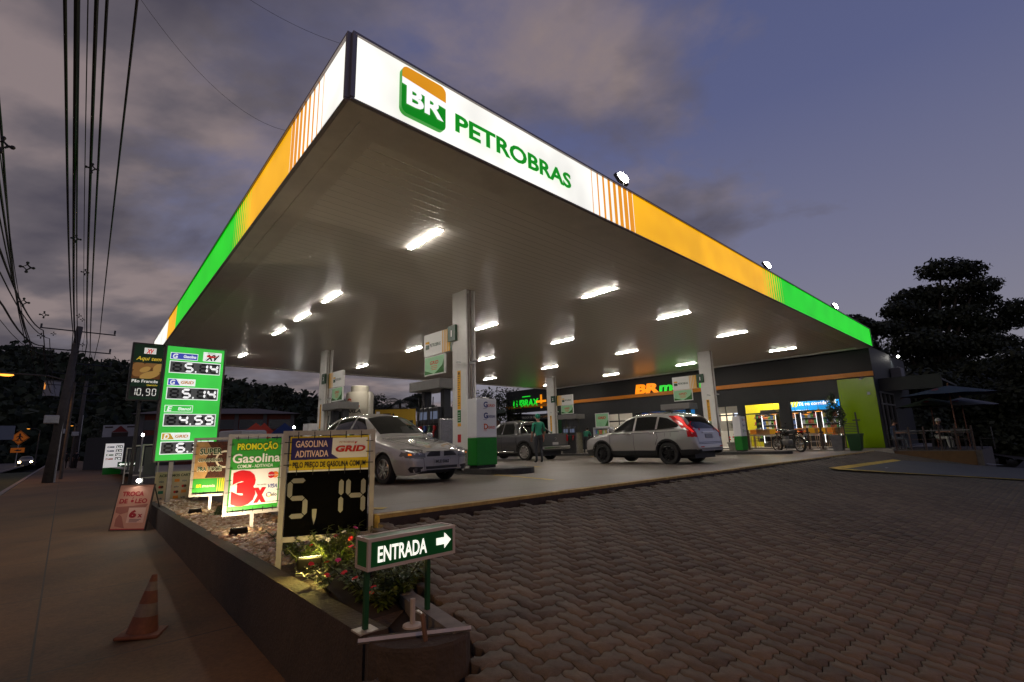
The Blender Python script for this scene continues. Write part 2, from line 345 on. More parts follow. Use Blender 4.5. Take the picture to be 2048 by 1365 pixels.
# ---- yard: interlocking wavy concrete blocks, every one modelled
BW_ = .102
def ypl(x, y): return (x, y, zy(x, y) - .065)
QF = Vector((Q0.x, Q0.y, 0)) + snv * 1.7
yd = [K0 + BD * -16 + AD * -.75, K0 + AD * 75 + BD * -16, K0 + AD * 75 + BD * 14, QF + bdir * 4.2 - snv * 13, QF + bdir * 4.2, QF + bdir * .2, kpt(24.4) + kn * .05, K0 + kn * .05, K0 + AD * -.75 + BD * -.9]
sheet('yard_bedding', yd, mat('paver_joint_soil', (.018, .014, .011), .95, var=.4, scale=3), zyp, -.042)
def pavers():
    e1 = np.array([AD.x, AD.y]); e2 = np.array([BD.x, BD.y])
    U = BW_
    hz = [(0, 0), (.26, .085), (.36, .085), (.64, -.085), (.74, -.085)]           # wavy unit edge (closing point left to the next edge)
    def edge(a, d, flip):
        # a: start, d: unit dir ; curve oriented in +axis sense, mirrored when walked backwards
        P = [np.array(p) for p in hz]
        out = []
        if not flip:
            for p in P: out.append((a[0] + d[0] * p[0] - d[1] * p[1] * SGN(d), a[1] + d[1] * p[0] + d[0] * p[1] * SGN(d)))
        else:
            f = (-d[0], -d[1]); b0 = (a[0] + d[0], a[1] + d[1])
            Q = P + [np.array((1, 0))]
            for p in Q[::-1][:-1]:
                out.append((b0[0] + f[0] * p[0] - f[1] * p[1] * SGN(f), b0[1] + f[1] * p[0] + f[0] * p[1] * SGN(f)))
        return out
    def SGN(d): return 1 if abs(d[0]) > .5 else -1
    def outline(w, h):
        o = []
        for i in range(w): o += edge((i, 0), (1, 0), False)
        for j in range(h): o += edge((w, j), (0, 1), False)
        for i in range(w): o += edge((w - i, h), (-1, 0), True)
        for j in range(h): o += edge((0, h - j), (0, -1), True)
        return np.array(o)
    OH, OV = outline(2, 1), outline(1, 2)
    V = []; F4 = []; Ft = []; n0 = 0; rng = np.random.RandomState(3); cols = []
    s0 = K0.x * BD.x + K0.y * BD.y
    quads = []; tris = []
    kx, kyv = K0.x, K0.y
    PA = TG(735, 1277); PA.z = 0; PD = TG(296, 1005); PD.z = 0; PD = (PD - PA).normalized(); PN = Vector((PD.y, -PD.x, 0)); PB = TG(940, 1262); PB.z = 0; PC = (PA + PB) / 2; PR_ = (PB - PA).length / 2 + .06
    for i in range(-80, 260):
        for j in range(-100, 70):
            d = (i - j) % 4
            if d not in (0, 3): continue
            c = np.array([i + (1 if d == 0 else .5), j + (.5 if d == 0 else 1)]) * U
            w = e1 * c[0] + e2 * c[1]
            # region: near side of the kerb, right of the planter, in view
            rel = Vector((w[0] - kx, w[1] - kyv, 0))
            if rel.dot(kn) < .2: continue
            al = rel.dot(kd); dist = math.hypot(w[0], w[1])
            if dist > 30 or w[1] < .9: continue
            pv = Vector((w[0], w[1], 0)) - PA; ps, pw_ = pv.dot(PD), pv.dot(PN)
            if pw_ < -.1 or (ps > 0 and pw_ < .50 + .14 * ps) or (ps <= 0 and (Vector((w[0], w[1], 0)) - PC).length < PR_): continue
            if al < -.05 and ps > 1.7: continue
            qv = Vector((w[0], w[1], 0)) - QF
            if qv.dot(snv) < 0 and qv.dot(bdir) < 4.3: continue
            if w[0] > w[1] * 1.25 + .6 or w[0] < -w[1] * .75 - .4: continue
            O = OH if d == 0 else OV
            ctr = O.mean(0)
            gap = .026 if dist < 9 else .034
            P0 = O - ctr
            rot = rng.normal(0, .006)
            def ring(inset, z):
                k = 1 - inset / np.array([np.abs(P0[:, 0]).max(), np.abs(P0[:, 1]).max()])
                q = P0 * k
                q = q @ np.array([[math.cos(rot), math.sin(rot)], [-math.sin(rot), math.cos(rot)]]) + ctr
                q = (q + np.array([i, j])) * U
                xy = q[:, :1] * e1 + q[:, 1:] * e2
                return np.c_[xy, zy(xy[:, 0], xy[:, 1]) + z]
            h = rng.normal(0, .0012) + .012 * math.sin(w[0] * .9) * math.sin(w[1] * .7 + 1)
            n = len(O)
            rings = [ring(gap, h - .05), ring(gap + .006, h - .004), ring(gap + .022, h)] if dist < 12 else [ring(gap, h - .03), ring(gap + .02, h)]
            for R_ in rings: V.append(R_)
            for k in range(len(rings) - 1):
                a = n0 + k * n + np.arange(n); b = n0 + k * n + (np.arange(n) + 1) % n
                quads.append(np.c_[a, b, b + n, a + n])
            # cap: fan around a centre vertex
            cz = rings[-1].mean(0) + np.array([0, 0, .0012]); V.append(cz[None])
            ci = n0 + len(rings) * n
            a = n0 + (len(rings) - 1) * n + np.arange(n); b = n0 + (len(rings) - 1) * n + (np.arange(n) + 1) % n
            tris.append(np.c_[a, b, np.full(n, ci), np.full(n, ci)])
            n0 = ci + 1
    V = np.concatenate(V); Q = np.concatenate(quads); T_ = np.concatenate(tris)[:, :3]
    me = bpy.data.meshes.new('paver_yard'); nf = len(Q) + len(T_)
    me.vertices.add(len(V)); me.vertices.foreach_set('co', V.astype(np.float32).ravel())
    loops = np.concatenate([Q.ravel(), T_.ravel()]).astype(np.int32)
    me.loops.add(len(loops)); me.loops.foreach_set('vertex_index', loops)
    st = np.concatenate([np.arange(len(Q)) * 4, len(Q) * 4 + np.arange(len(T_)) * 3]).astype(np.int32)
    me.polygons.add(nf); me.polygons.foreach_set('loop_start', st)
    me.update(); me.validate()
    o = bpy.data.objects.new('paver_yard', me); COL.objects.link(o); o['kind'] = 'structure'
    M = mat('paver_block', (.15, .12, .10), .8); t = M.node_tree; b = t.nodes['Principled BSDF']; L = t.links.new
    g = t.nodes.new('ShaderNodeNewGeometry'); co = t.nodes.new('ShaderNodeTexCoord')
    n1 = t.nodes.new('ShaderNodeTexNoise'); n1.inputs['Scale'].default_value = 9; n1.inputs['Detail'].default_value = 10; n1.inputs['Roughness'].default_value = .75; L(co.outputs['Object'], n1.inputs['Vector'])
    n2 = t.nodes.new('ShaderNodeTexNoise'); n2.inputs['Scale'].default_value = .55; n2.inputs['Detail'].default_value = 4; L(co.outputs['Object'], n2.inputs['Vector'])
    n3 = t.nodes.new('ShaderNodeTexNoise'); n3.inputs['Scale'].default_value = 140; n3.inputs['Detail'].default_value = 4; L(co.outputs['Object'], n3.inputs['Vector'])
    a1 = t.nodes.new('ShaderNodeMath'); a1.operation = 'MULTIPLY_ADD'; L(g.outputs['Random Per Island'], a1.inputs[0]); a1.inputs[1].default_value = .32; L(n1.outputs[0], a1.inputs[2])
    a2 = t.nodes.new('ShaderNodeMath'); a2.operation = 'MULTIPLY_ADD'; L(n2.outputs[0], a2.inputs[0]); a2.inputs[1].default_value = .7; L(a1.outputs[0], a2.inputs[2])
    a3 = t.nodes.new('ShaderNodeMath'); a3.operation = 'MULTIPLY_ADD'; L(n3.outputs[0], a3.inputs[0]); a3.inputs[1].default_value = .35; L(a2.outputs[0], a3.inputs[2])
    hf = t.nodes.new('ShaderNodeMath'); hf.operation = 'MULTIPLY'; hf.inputs[1].default_value = .46; L(a3.outputs[0], hf.inputs[0])
    rp = t.nodes.new('ShaderNodeValToRGB'); e = rp.color_ramp.elements; e[0].position = .36; e[1].position = .78; e[0].color = (.028, .022, .0155, 1); e[1].color = (.148, .113, .076, 1)
    L(hf.outputs[0], rp.inputs[0]); L(rp.outputs[0], b.inputs['Base Color'])
    bp = t.nodes.new('ShaderNodeBump'); bp.inputs['Strength'].default_value = .5; bp.inputs['Distance'].default_value = .006
    ab = t.nodes.new('ShaderNodeMath'); ab.operation = 'ADD'; L(n3.outputs[0], ab.inputs[0]); L(n1.outputs[0], ab.inputs[1]); L(ab.outputs[0], bp.inputs['Height']); L(bp.outputs[0], b.inputs['Normal'])
    me.materials.append(M)
pavers()
# asphalt bay with yellow borders in the yard
a0, a1_, a2_, a3_ = YG(1668, 943), YG(2048, 962), YG(1795, 923.5), YG(2048, 928)
f1 = a0 + (a1_ - a0) * 3; f2 = a2_ + (a1_ - a0) * 3
sheet('asphalt_bay', [a0, f1, f2, a2_], asph_m, zy, .03)
stripe('bay_marking', [(1668, 943), (1795, 923.5)], .22, YG, zy, ymark, .036)
stripe('bay_marking', [(1668, 943), (1860, 952.6), (2047, 962)], .13, YG, zy, ymark, .036)
wmark = mat('white_road_paint', (.55, .55, .55), .7, var=.3)
for a, b in (((1965, 929.5), (2004, 932)), ((1988, 946), (2042, 949.5)), ((1777, 941), (1785, 940.5))): stripe('bay_marking', [a, b], .16, YG, zy, wmark, .036)

# ---- street side
def stsheet(name, s0, s1, t0, t1, m, dz=0):
    o = MB().poly([ST(s0, t0) + Vector((0, 0, dz)), ST(s0, t1) + Vector((0, 0, dz)), ST(s1, t1) + Vector((0, 0, dz)), ST(s1, t0) + Vector((0, 0, dz))][::-1]).build(name, m); o['kind'] = 'structure'; return o
stsheet('sidewalk', -12, 160, -1.6, 3.0, walk_m)
stsheet('driveway', -12, 17.5, -4.2, -1.6, walk_m, -.004)
grass_m = mat('verge_grass', (.032, .042, .014), .95, var=.5, scale=5, bump=.6, bscale=30)
stsheet('verge', 17.5, 60, -4.2, -1.6, grass_m, .02)
stsheet('road', -20, 260, -13.5, -4.2, asph_m, -.10)
stsheet('far_verge', -20, 260, -60, -13.5, grass_m, .0)
stsheet('street_edge', 26, 160, 3.0, 30, grass_m, -.05)
mb = MB()
for s0, s1 in ((17.5, 160),):
    for t in (-4.2, -1.62): 
        p, q = ST(s0, t), ST(s1, t); mb.prism([p + AD * -.08 + Vector((0, 0, -.1)), p + AD * .08 + Vector((0, 0, -.1)), p + AD * .08 + Vector((0, 0, .035)), p + AD * -.08 + Vector((0, 0, .035))], q - p)
mb.build('road_kerb', concrete)['kind'] = 'structure'
stripe('road_line', [(0, 921), (85, 911)], .15, SG, lambda x, y: zs(x, y) - .1, wmark, .012)

# ================================================================== CANOPY
ZC = 4.6
C0 = HZ(695.6, 197.7, ZC); CRt = HZ(1745.1, 694.8, ZC)
d1 = (CRt - C0).normalized(); cl_ = HZ(330, 688, ZC) - C0; d2 = cl_.normalized()
L1, L2, FH = (CRt - C0).length, 22.0, .92
def CP(s, t, z=ZC):      # s, t: distances along the two fascias, measured square to each
    k = d1.dot(d2); s, t = (s - k * t) / (1 - k * k), (t - k * s) / (1 - k * k)
    return Vector((C0.x + d1.x * s + d2.x * t, C0.y + d1.y * s + d2.y * t, z))
rA, rB = rz_of(d1), rz_of(-d2)
def glow(name, c, es, var=.10): 
    M = mat(name, tuple(x * .6 for x in c), .35, es=es, ec=c); t = M.node_tree; b = t.nodes['Principled BSDF']
    co = t.nodes.new('ShaderNodeTexCoord'); n = t.nodes.new('ShaderNodeTexNoise'); n.inputs['Scale'].default_value = .9; n.inputs['Detail'].default_value = 2
    t.links.new(co.outputs['Object'], n.inputs['Vector']); r_ = t.nodes.new('ShaderNodeMapRange'); r_.inputs['From Min'].default_value = .3; r_.inputs['From Max'].default_value = .7
    r_.inputs['To Min'].default_value = es * (1 - var); r_.inputs['To Max'].default_value = es * (1 + var); t.links.new(n.outputs[0], r_.inputs[0]); t.links.new(r_.outputs[0], b.inputs['Emission Strength']); return M
gw = glow('backlit_white', (1.0, .98, .90), 1.05, .22)
gy = glow('backlit_yellow', S(240, 172, 8), 1.05, .15)
go_ = glow('backlit_orange', S(228, 145, 12), 1.0)
gg = glow('backlit_green', S(10, 205, 20), 1.0, .15)
gdg = mat('translucent_green', S(8, 140, 12), .3, es=.75, ec=S(10, 150, 14))
edge_m = mat('fascia_edge', (.30, .26, .26), .5, .4)
canopy = thing('canopy', 'large forecourt canopy with white, yellow and green lit fascia over the pumps', 'canopy', CP(0, 0, 0))
canopy_o = CP(0, 0, 0)
def cpart(mb, name, mats, rz=0, loc=(0, 0, 0), parent=None, **k):
    o = mb.build(name, mats, parent or canopy, **k); o.location = loc; o.rotation_euler = (0, 0, rz); return o
# soffit of planks and roof slab (local: x along d1, y along d2)
sof = mat('soffit_planks', (.62, .585, .55), .27, 0, spec=.5)
t = sof.node_tree; b = t.nodes['Principled BSDF']
co = t.nodes.new('ShaderNodeTexCoord'); sp = t.nodes.new('ShaderNodeSeparateXYZ'); t.links.new(co.outputs['Object'], sp.inputs[0])
pp = t.nodes.new('ShaderNodeMath'); pp.operation = 'PINGPONG'; pp.inputs[1].default_value = .1; t.links.new(sp.outputs[1], pp.inputs[0])
mr = t.nodes.new('ShaderNodeMapRange'); mr.inputs['From Max'].default_value = .012; t.links.new(pp.outputs[0], mr.inputs[0])
wv = t.nodes.new('ShaderNodeTexNoise'); wv.inputs['Scale'].default_value = 1.0; wv.inputs['Detail'].default_value = 3
mpn = t.nodes.new('ShaderNodeMapping'); mpn.inputs['Scale'].default_value = (.6, 9, 1); t.links.new(co.outputs['Object'], mpn.inputs[0]); t.links.new(mpn.outputs[0], wv.inputs['Vector'])
ad = t.nodes.new('ShaderNodeMath'); ad.operation = 'MULTIPLY_ADD'; t.links.new(wv.outputs[0], ad.inputs[0]); ad.inputs[1].default_value = .12; t.links.new(mr.outputs[0], ad.inputs[2])
bp = t.nodes.new('ShaderNodeBump'); bp.inputs['Strength'].default_value = .22; bp.inputs['Distance'].default_value = .012; t.links.new(ad.outputs[0], bp.inputs['Height']); t.links.new(bp.outputs[0], b.inputs['Normal'])
cr_ = t.nodes.new('ShaderNodeMix'); cr_.data_type = 'RGBA'; t.links.new(mr.outputs[0], cr_.inputs[0]); cr_.inputs[6].default_value = (.50, .47, .44, 1); cr_.inputs[7].default_value = (.86, .825, .78, 1)
t.links.new(cr_.outputs[2], b.inputs['Base Color'])
skew = d2.dot(d1)
def cl(s, t): return (s + t * skew, t * math.sqrt(1 - skew * skew))
def crect(mb, s0, s1, t0, t1, z0, z1, mi=0):
    P = [cl(s0, t0), cl(s1, t0), cl(s1, t1), cl(s0, t1)]; mb.prism([(x, y, z0) for x, y in P], (0, 0, z1 - z0), mi)
RW = .27
mb = MB(); crect(mb, RW + .33, L1 - .4, RW + .33, L2 - .3, ZC + .035, ZC + .10)
cpart(mb, 'soffit', sof, rA)
mb = MB()
crect(mb, .02, L1, .02, RW, ZC - .004, ZC + .12); crect(mb, .02, RW, RW, L2, ZC - .004, ZC + .12); crect(mb, L1 - .2, L1, RW, L2, ZC - .004, ZC + .12); crect(mb, RW, L1 - .2, L2 - .2, L2, ZC - .004, ZC + .12)
crect(mb, RW + .02, L1 - .2, RW + .02, RW + .33, ZC + .018, ZC + .10); crect(mb, RW + .02, RW + .33, RW + .33, L2 - .2, ZC + .018, ZC + .10)
cpart(mb, 'soffit_border', mat('soffit_border', (.74, .70, .66), .3, var=.1, scale=2), rA)
mb = MB(); crect(mb, .1, L1 - .1, .1, L2 - .1, ZC + FH - .12, ZC + FH - .05)
cpart(mb, 'roof_deck', galv, rA)
# fascias: faces at y = 0, readable from -y
def fascia(origin_len, bands, rz, off, name='fascia_panel'):
    mb = MB(); zb, zt = ZC + .035, ZC + FH - .035
    for x0, x1, mi in bands: mb.bb(x0, x1, 0, .05, zb, zt, mi)
    o = cpart(mb, name, [gw, gy, go_, gg], rz, off)
    e = MB(); x0, x1 = min(b_[0] for b_ in bands), max(b_[1] for b_ in bands)
    e.bb(x0 - .03, x1 + .03, -.03, .06, ZC + .004, ZC + .022); e.bb(x0 - .03, x1 + .03, -.03, .06, ZC + FH - .033, ZC + FH)
    e.bb(x0 - .035, x0 + .02, -.035, .05, ZC + .034, ZC + FH - .034); e.bb(x1 - .02, x1 + .03, -.03, .05, ZC + .034, ZC + FH - .034)
    cpart(e, 'fascia_edge', edge_m, rz, off)
    return o
def stripes(x0, x1, n, m_in, m_out, grow=True):
    """n bars of m_in on m_out whose width grows across"""
    P = (x1 - x0) / n; out_ = []; x = x0
    for i in range(n):
        w = P * (.12 + .80 * i / (n - 1)); out_ += [(x, x + w, m_in), (x + w, x + P, m_out)]; x += P
    return out_
y0, y1, g1 = 5.95, 12.85, 14.35
ba = [(.05, 4.6, 0)] + stripes(4.6, y0, 8, 2, 0) + [(y0, y1, 1)] + stripes(y1, g1, 8, 3, 1) + [(g1, L1 - .02, 3)]
fascia(L1, ba, rA, (0, 0, 0))
bl = [(.05, .85, 0)] + stripes(.85, 2.2, 8, 2, 0) + [(2.2, 4.6, 1)] + stripes(4.6, 5.95, 8, 3, 1) + [(5.95, 14.6, 3), (14.6, 16.9, 1), (16.9, L2, 0)]
fascia(L2, [(-b_, -a_, m_) for a_, b_, m_ in bl], rB, (0, 0, 0))
mb = MB(); mb.bb(-L1, 0, 0, .05, ZC + .03, ZC + FH - .03); cpart(mb, 'fascia_panel', galv, rA + math.pi, tuple(d2 * L2))
# writing and badge on the right fascia
mb = MB(); mb.text('PETROBRAS', 1.52, 4.88, .27, y=-.02, w=2.46, bold=.028, depth=.004)
cpart(mb, 'lettering', gdg, rA)
def rrect(x0, x1, z0, z1, r, n=5, corners=(1, 1, 1, 1)):
    P = []
    for (cx, cz, a0), on in zip(((x1 - r, z1 - r, 0), (x0 + r, z1 - r, 90), (x0 + r, z0 + r, 180), (x1 - r, z0 + r, 270)), corners):
        if on: P += [(cx + r * math.cos(R(a0 + 90 * i / n)), cz + r * math.sin(R(a0 + 90 * i / n))) for i in range(n + 1)]
        else: P.append((cx + (r if a0 in (0, 270) else -r), cz + (r if a0 in (0, 90) else -r)))
    return P
def badge(mb, x0, x1, z0, z1, y, d, gi, wi, oi, txt=True):
    """yellow over white over green emblem with two slanted letters"""
    w, h = x1 - x0, z1 - z0; r = w * .13
    mb.fprism(rrect(x0, x1, z0, z1, r), y, d, gi)
    def wave(zz): return [(x0 + w * f, zz + (h * .05 * (1 - abs(2 * f - 1)) if 0 else (-.03 * h if f < .04 else (.0)))) for f in (0, .06, .5, 1)]
    mb.poly([(a, y - .006, b_) for a, b_ in [(x0, z0 + h * .70), (x1, z0 + h * .64)] + [(p[0], p[1]) for p in rrect(x0, x1, z0, z1, r) if p[1] > z0 + h * .65]], oi)
    mb.poly([(x0, y - .007, z0 + h * .60), (x1, y - .007, z0 + h * .52), (x1, y - .007, z0 + h * .66), (x0, y - .007, z0 + h * .74)], wi)
    if txt: mb.text('BR', x0 + w * .10, z0 + h * .22, h * .40, y=y - .009, w=w * .84, bold=.035, shear=.0, mi=wi)
mb = MB(); badge(mb, .66, 1.33, 4.735, 5.40, -.06, .06, 0, 1, 2)
cpart(mb, 'badge', [glow('badge_green', S(5, 140, 10), .8), glow('badge_white', (1, .96, .97), 1.0, .02), glow('badge_orange', S(228, 150, 10), .9)], rA)

# ---- ceiling lamps
lampE = mat('led_lamp', (.9, .9, .9), .4, es=195, ec=(1.0, .915, .81))
lampB = mat('lamp_housing', (.5, .5, .5), .4)
def ceiling_lamp(s, t, label):
    o = thing('ceiling_lamp', label, 'lamp', CP(s, t, ZC + .022), rA + R(-1.5), 'strip lamps under the canopy')
    mb = MB(); mb.bb(-.036, .036, -.58, .58, -.008, .0); mb.build('diffuser', lampE, o)
    mb = MB(); mb.bb(-.05, .05, -.61, .61, .002, .035); mb.bb(-.02, .02, .6, .75, .0, .03); mb.build('housing', lampB, o)
    return o
rows = [('outermost', ((2.91, 2.99), (8.64, 3.26), (12.78, 3.45), (17.6, 3.72), (23.53, 4.0))), ('second', ((3.1, 7.88), (8.76, 8.28), (12.98, 8.57), (17.58, 8.71), (23.96, 9.27))),
        ('third', ((3.38, 12.98), (9.01, 13.44), (13.2, 13.74), (18.12, 14.2), (24.04, 14.48))), ('innermost', ((3.68, 18.59), (9.34, 18.97), (13.7, 19.4), (18.52, 19.87), (24.8, 20.62)))]
ordn = ['nearest the street', 'second from the street', 'in the middle', 'fourth from the street', 'nearest the shop']
for rn, ss in rows:
    for k, (s_, t_) in enumerate(ss):
        ceiling_lamp(s_, t_, 'lit strip lamp in the %s row from the lettered fascia, %s' % (rn, ordn[k]))
ceiling_lamp(3.25, 10.44, 'lit white strip lamp between the other lamps of the row along the street fascia')

# ---- floodlights on top of the canopy edge
flE = mat('flood_led', (1, 1, 1), .3, es=60, ec=(1, .96, .88))
def flood(px, py, label):
    q = PL(px, py, C0 + Vector((d1.y, -d1.x, 0)) * -.25, (d1.y, -d1.x, 0))
    o = thing('floodlight', label, 'floodlight', (q.x, q.y, ZC + FH - .08), rA, 'floodlights along the canopy edge'); h = q.z - o.location.z
    mb = MB(); mb.tube([(0, 0, 0), (0, 0, h - .08)], .02); mb.bb(-.09, .09, -.02, .02, h - .1, h - .06); mb.build('bracket', dark_metal, o)
    mb = MB(); mb.M = Matrix.Translation((0, 0, h)) @ Matrix.Rotation(R(-25), 4, 'X'); mb.rbox(-.16, .16, 0, .08, -.12, .12, .015); mb.build('housing', dark_metal, o)
    mb = MB(); mb.M = Matrix.Translation((0, 0, h)) @ Matrix.Rotation(R(-25), 4, 'X'); mb.ball((0, -.02, 0), .13, 0, 12, (1.15, .5, 1)); mb.build('lens', flE, o)
flood(1245, 357, 'bright floodlight on the canopy edge above the start of the yellow band, largest of three')
flood(1534, 531, 'bright floodlight on the canopy edge where yellow turns to green')
flood(1670, 613, 'small bright floodlight on the canopy edge above the green band')

# ================================================================== COLUMNS, ISLANDS, PUMPS
green_paint = mat('green_paint', S(0, 105, 22), .35); dgreen = mat('dark_green_paint', S(0, 62, 32), .4)
ylw = mat('yellow_print', S(232, 172, 20), .5); red_m = mat('red_print', S(190, 22, 28), .5); navy = mat('navy_print', S(30, 50, 120), .5)
orange_m = mat('orange_print', S(225, 95, 25), .5); white_pr = mat('white_print', (.78, .78, .76), .5); ink = mat('black_print', (.02, .02, .02), .5); grnp = mat('green_print', S(60, 160, 50), .5)
mint = mat('mint_print', S(150, 205, 160), .5, var=.12, scale=3); leafp = mat('leaf_print', S(35, 105, 30), .5, var=.4, scale=12)
FM = Matrix.Rotation(R(-90), 4, 'Z')               # sign face turned towards -x
stone = mat('granite_base', (.16, .15, .145), .6, var=.6, scale=60)
def column(s, t, num, side, label):
    g = CP(s, t); g.z = zf(g.x, g.y)
    o = thing('canopy_column', label, 'column', g, rA, 'canopy columns'); H = ZC + .03 - g.z
    mb = MB()
    mb.bb(-.15, -.11, -.3, .3, .55, H); mb.bb(.11, .15, -.3, .3, .55, H); mb.bb(-.109, .109, -.24, .3, .55, H)
    mb.build('shaft', white_paint, o)
    MB().bb(-.157, .157, -.307, .307, .10, .549).build('stone_base', stone, o)
    mb = MB(); mb.tube([(.02, -.27, .9), (.02, -.27, H)], .028, 8); mb.tube([(-.06, -.265, .9), (-.06, -.265, H - .1)], .014, 6); mb.build('drain_pipe', mat('drain_pipe', (.33, .28, .25), .5, var=.3, scale=4), o)
    mb = MB(); mb.M = Matrix.Translation((-.152, 0, 0)) @ FM
    mb.bb(-.02 - .07, .07 - .02, -.002, .001, 1.55, 2.55, 0); mb.bb(-.09, .05, -.002, .001, 1.22, 1.53, 1); mb.bb(-.09, .05, -.002, .001, 1.12, 1.20, 0); mb.bb(-.09, .05, -.002, .001, .72, .92, 2)
    for k in range(14): mb.rect(-.07, .03 - .03 * (k % 3), 2.40 - k * .058, 2.415 - k * .058, -.004, 3)
    for k in range(4): mb.rect(-.07, .02, 1.27 + k * .06, 1.285 + k * .06, -.004, 4)
    mb.lathe([(.0, -.005), (.04, -.004)], 12, 'y', (-.02, 0, 2.48), 3)
    mb.build('notice_strip', [ylw, green_paint, red_m, mat('brown_print', (.10, .05, .02), .5), white_pr], o)
    # number plate at the corner
    mb = MB(); y_ = .27 * side; mb.bb(-.215, -.155, y_ - .17, y_ + .17, 3.38, 3.80, 0)
    mb.M = Matrix.Translation((-.217, y_, 0)) @ FM; mb.text(num, 0, 3.5, .17, align='CENTER', bold=.02, mi=1)
    mb.build('number_plate', [dgreen, white_pr], o)
    # two security cameras on a small arm
    mb = MB(); mb.tube([(-.15, -.02, 2.75), (-.24, -.02, 2.80), (-.26, -.06, 2.76)], .012, 6); mb.tube([(-.24, -.02, 2.77), (-.27, -.17, 2.73)], .032, 8); mb.tube([(0, -.3, 2.76), (.05, -.38, 2.76)], .012, 6); mb.tube([(.0, -.36, 2.80), (.12, -.42, 2.78)], .034, 8); mb.bb(-.08, .08, -.33, -.303, 2.70, 2.76)
    mb.build('security_camera', mat('camera_shell', (.5, .5, .5), .4), o)
    # hanging banner sign
    y0_, y1_ = (.44, 1.80) if side > 0 else (-1.80, -.44)
    mb = MB(); cx = (y0_ + y1_) / 2; hw = (y1_ - y0_) / 2
    mb.M = Matrix.Translation((-.02, cx, 0)) @ FM
    fl = 1 if side > 0 else -1                       # white end lies away from the column
    mb.bb(-hw, hw, -.05, .05, 3.16, 3.80, 0)
    def bx(a, b_): return (a, b_) if fl > 0 else (-b_, -a)
    for k in range(6):
        a, b_ = bx(hw * .34 + k * hw * .11, hw * .34 + k * hw * .11 + hw * (.05 + .012 * k)); mb.rect(a, b_, 3.162, 3.798, -.053, 1)
    a, b_ = bx(hw * .88, hw); mb.rect(a, b_, 3.162, 3.798, -.054, 2)
    x_ = -hw * .88 if fl > 0 else -hw * .25
    badge(mb, x_, x_ + .19, 3.36, 3.58, -.056, .004, 2, 0, 1, False)
    mb.text('PETROBRAS', x_ + .23, 3.41, .095, y=-.056, w=.52, bold=.02, mi=2)
    mb.build('banner_sign', [white_pr, ylw, dgreen], o)
    mb = MB(); mb.M = Matrix.Translation((-.02, cx, 0)) @ FM
    a, b_ = bx(-hw, hw * .45)
    mb.bb(a, b_, -.03, .03, 2.60, 3.14, 0); mb.rect(a + .02, b_ - .02, 2.63, 3.12, -.033, 1)
    mb.poly([(b_ - .02, -.035, 2.63), (b_ - .02, -.035, 3.02), (b_ - .10, -.035, 2.84), (b_ - .34, -.035, 2.70), (b_ - .5, -.035, 2.63)][::-1], 2)
    mb.poly([(a + .02, -.035, 2.63), (a + .46, -.035, 2.63), (a + .2, -.035, 2.71), (a + .02, -.035, 2.75)], 2)
    mb.text('GRID', (a + b_) / 2, 2.90, .10, y=-.037, w=.42, bold=.03, shear=.15, mi=3, align='CENTER')
    for k, w_ in enumerate((.3, .34, .26)): mb.rect((a + b_) / 2 - w_ / 2, (a + b_) / 2 + w_ / 2, 2.84 - k * .05, 2.862 - k * .05, -.037, 4)
    mb.build('banner_poster', [white_pr, mint, leafp, mat('grid_red', S(200, 60, 30), .5), mat('faint_orange', S(205, 130, 90), .5)], o)
    return o
column(5.67, 5.44, '1', 1, 'white canopy column numbered 1 beside the silver hatchback')
column(20.74, 6.5, '1', 1, 'white canopy column behind the tailgate of the silver SUV')
column(6.2, 15.73, '3', -1, 'white canopy column numbered 3 beside the plastic tank')
column(21.76, 17.58, '2', -1, 'white canopy column between the dark pickup and the shop')
isl_m = mat('island_kerb', (.035, .032, .03), .7, var=.4, scale=6); isl_top = mat('island_top', (.16, .15, .14), .8, var=.3)
def island(s, t0, t1, label):
    g = CP(s, (t0 + t1) / 2); L = (t1 - t0) / 2; g.z = zf(g.x, g.y)
    o = thing('pump_island', label, 'pump island', g, rA, 'raised pump islands')
    P = rrect(-.62, .62, -L, L, .55, 6); a = math.atan(.018 * d2.y)
    mb = MB(); mb.prism([(x, y, -.05 - y * .0135) for x, y in P], (0, 0, .17)); mb.build('kerb', isl_m, o)
    mb = MB(); mb.prism([(x * .84, y * .95, .121 - y * .0135 * .95) for x, y in P], (0, 0, .012)); mb.build('deck', isl_top, o)
    return o
island(5.5, 3.1, 9.6, 'long dark pump island under column 1 and the striped pump cover')
island(20.9, 3.3, 10.8, 'dark pump island behind the silver SUV')
island(6.3, 12.5, 19.4, 'dark pump island under column 3 behind the silver hatchback')
island(21.6, 14.3, 22.0, 'dark pump island behind the dark pickup by the service bay')
pump_grey = mat('pump_grey', (.15, .145, .14), .4, var=.06); pump_blk = mat('pump_black', (.02, .02, .022), .3)
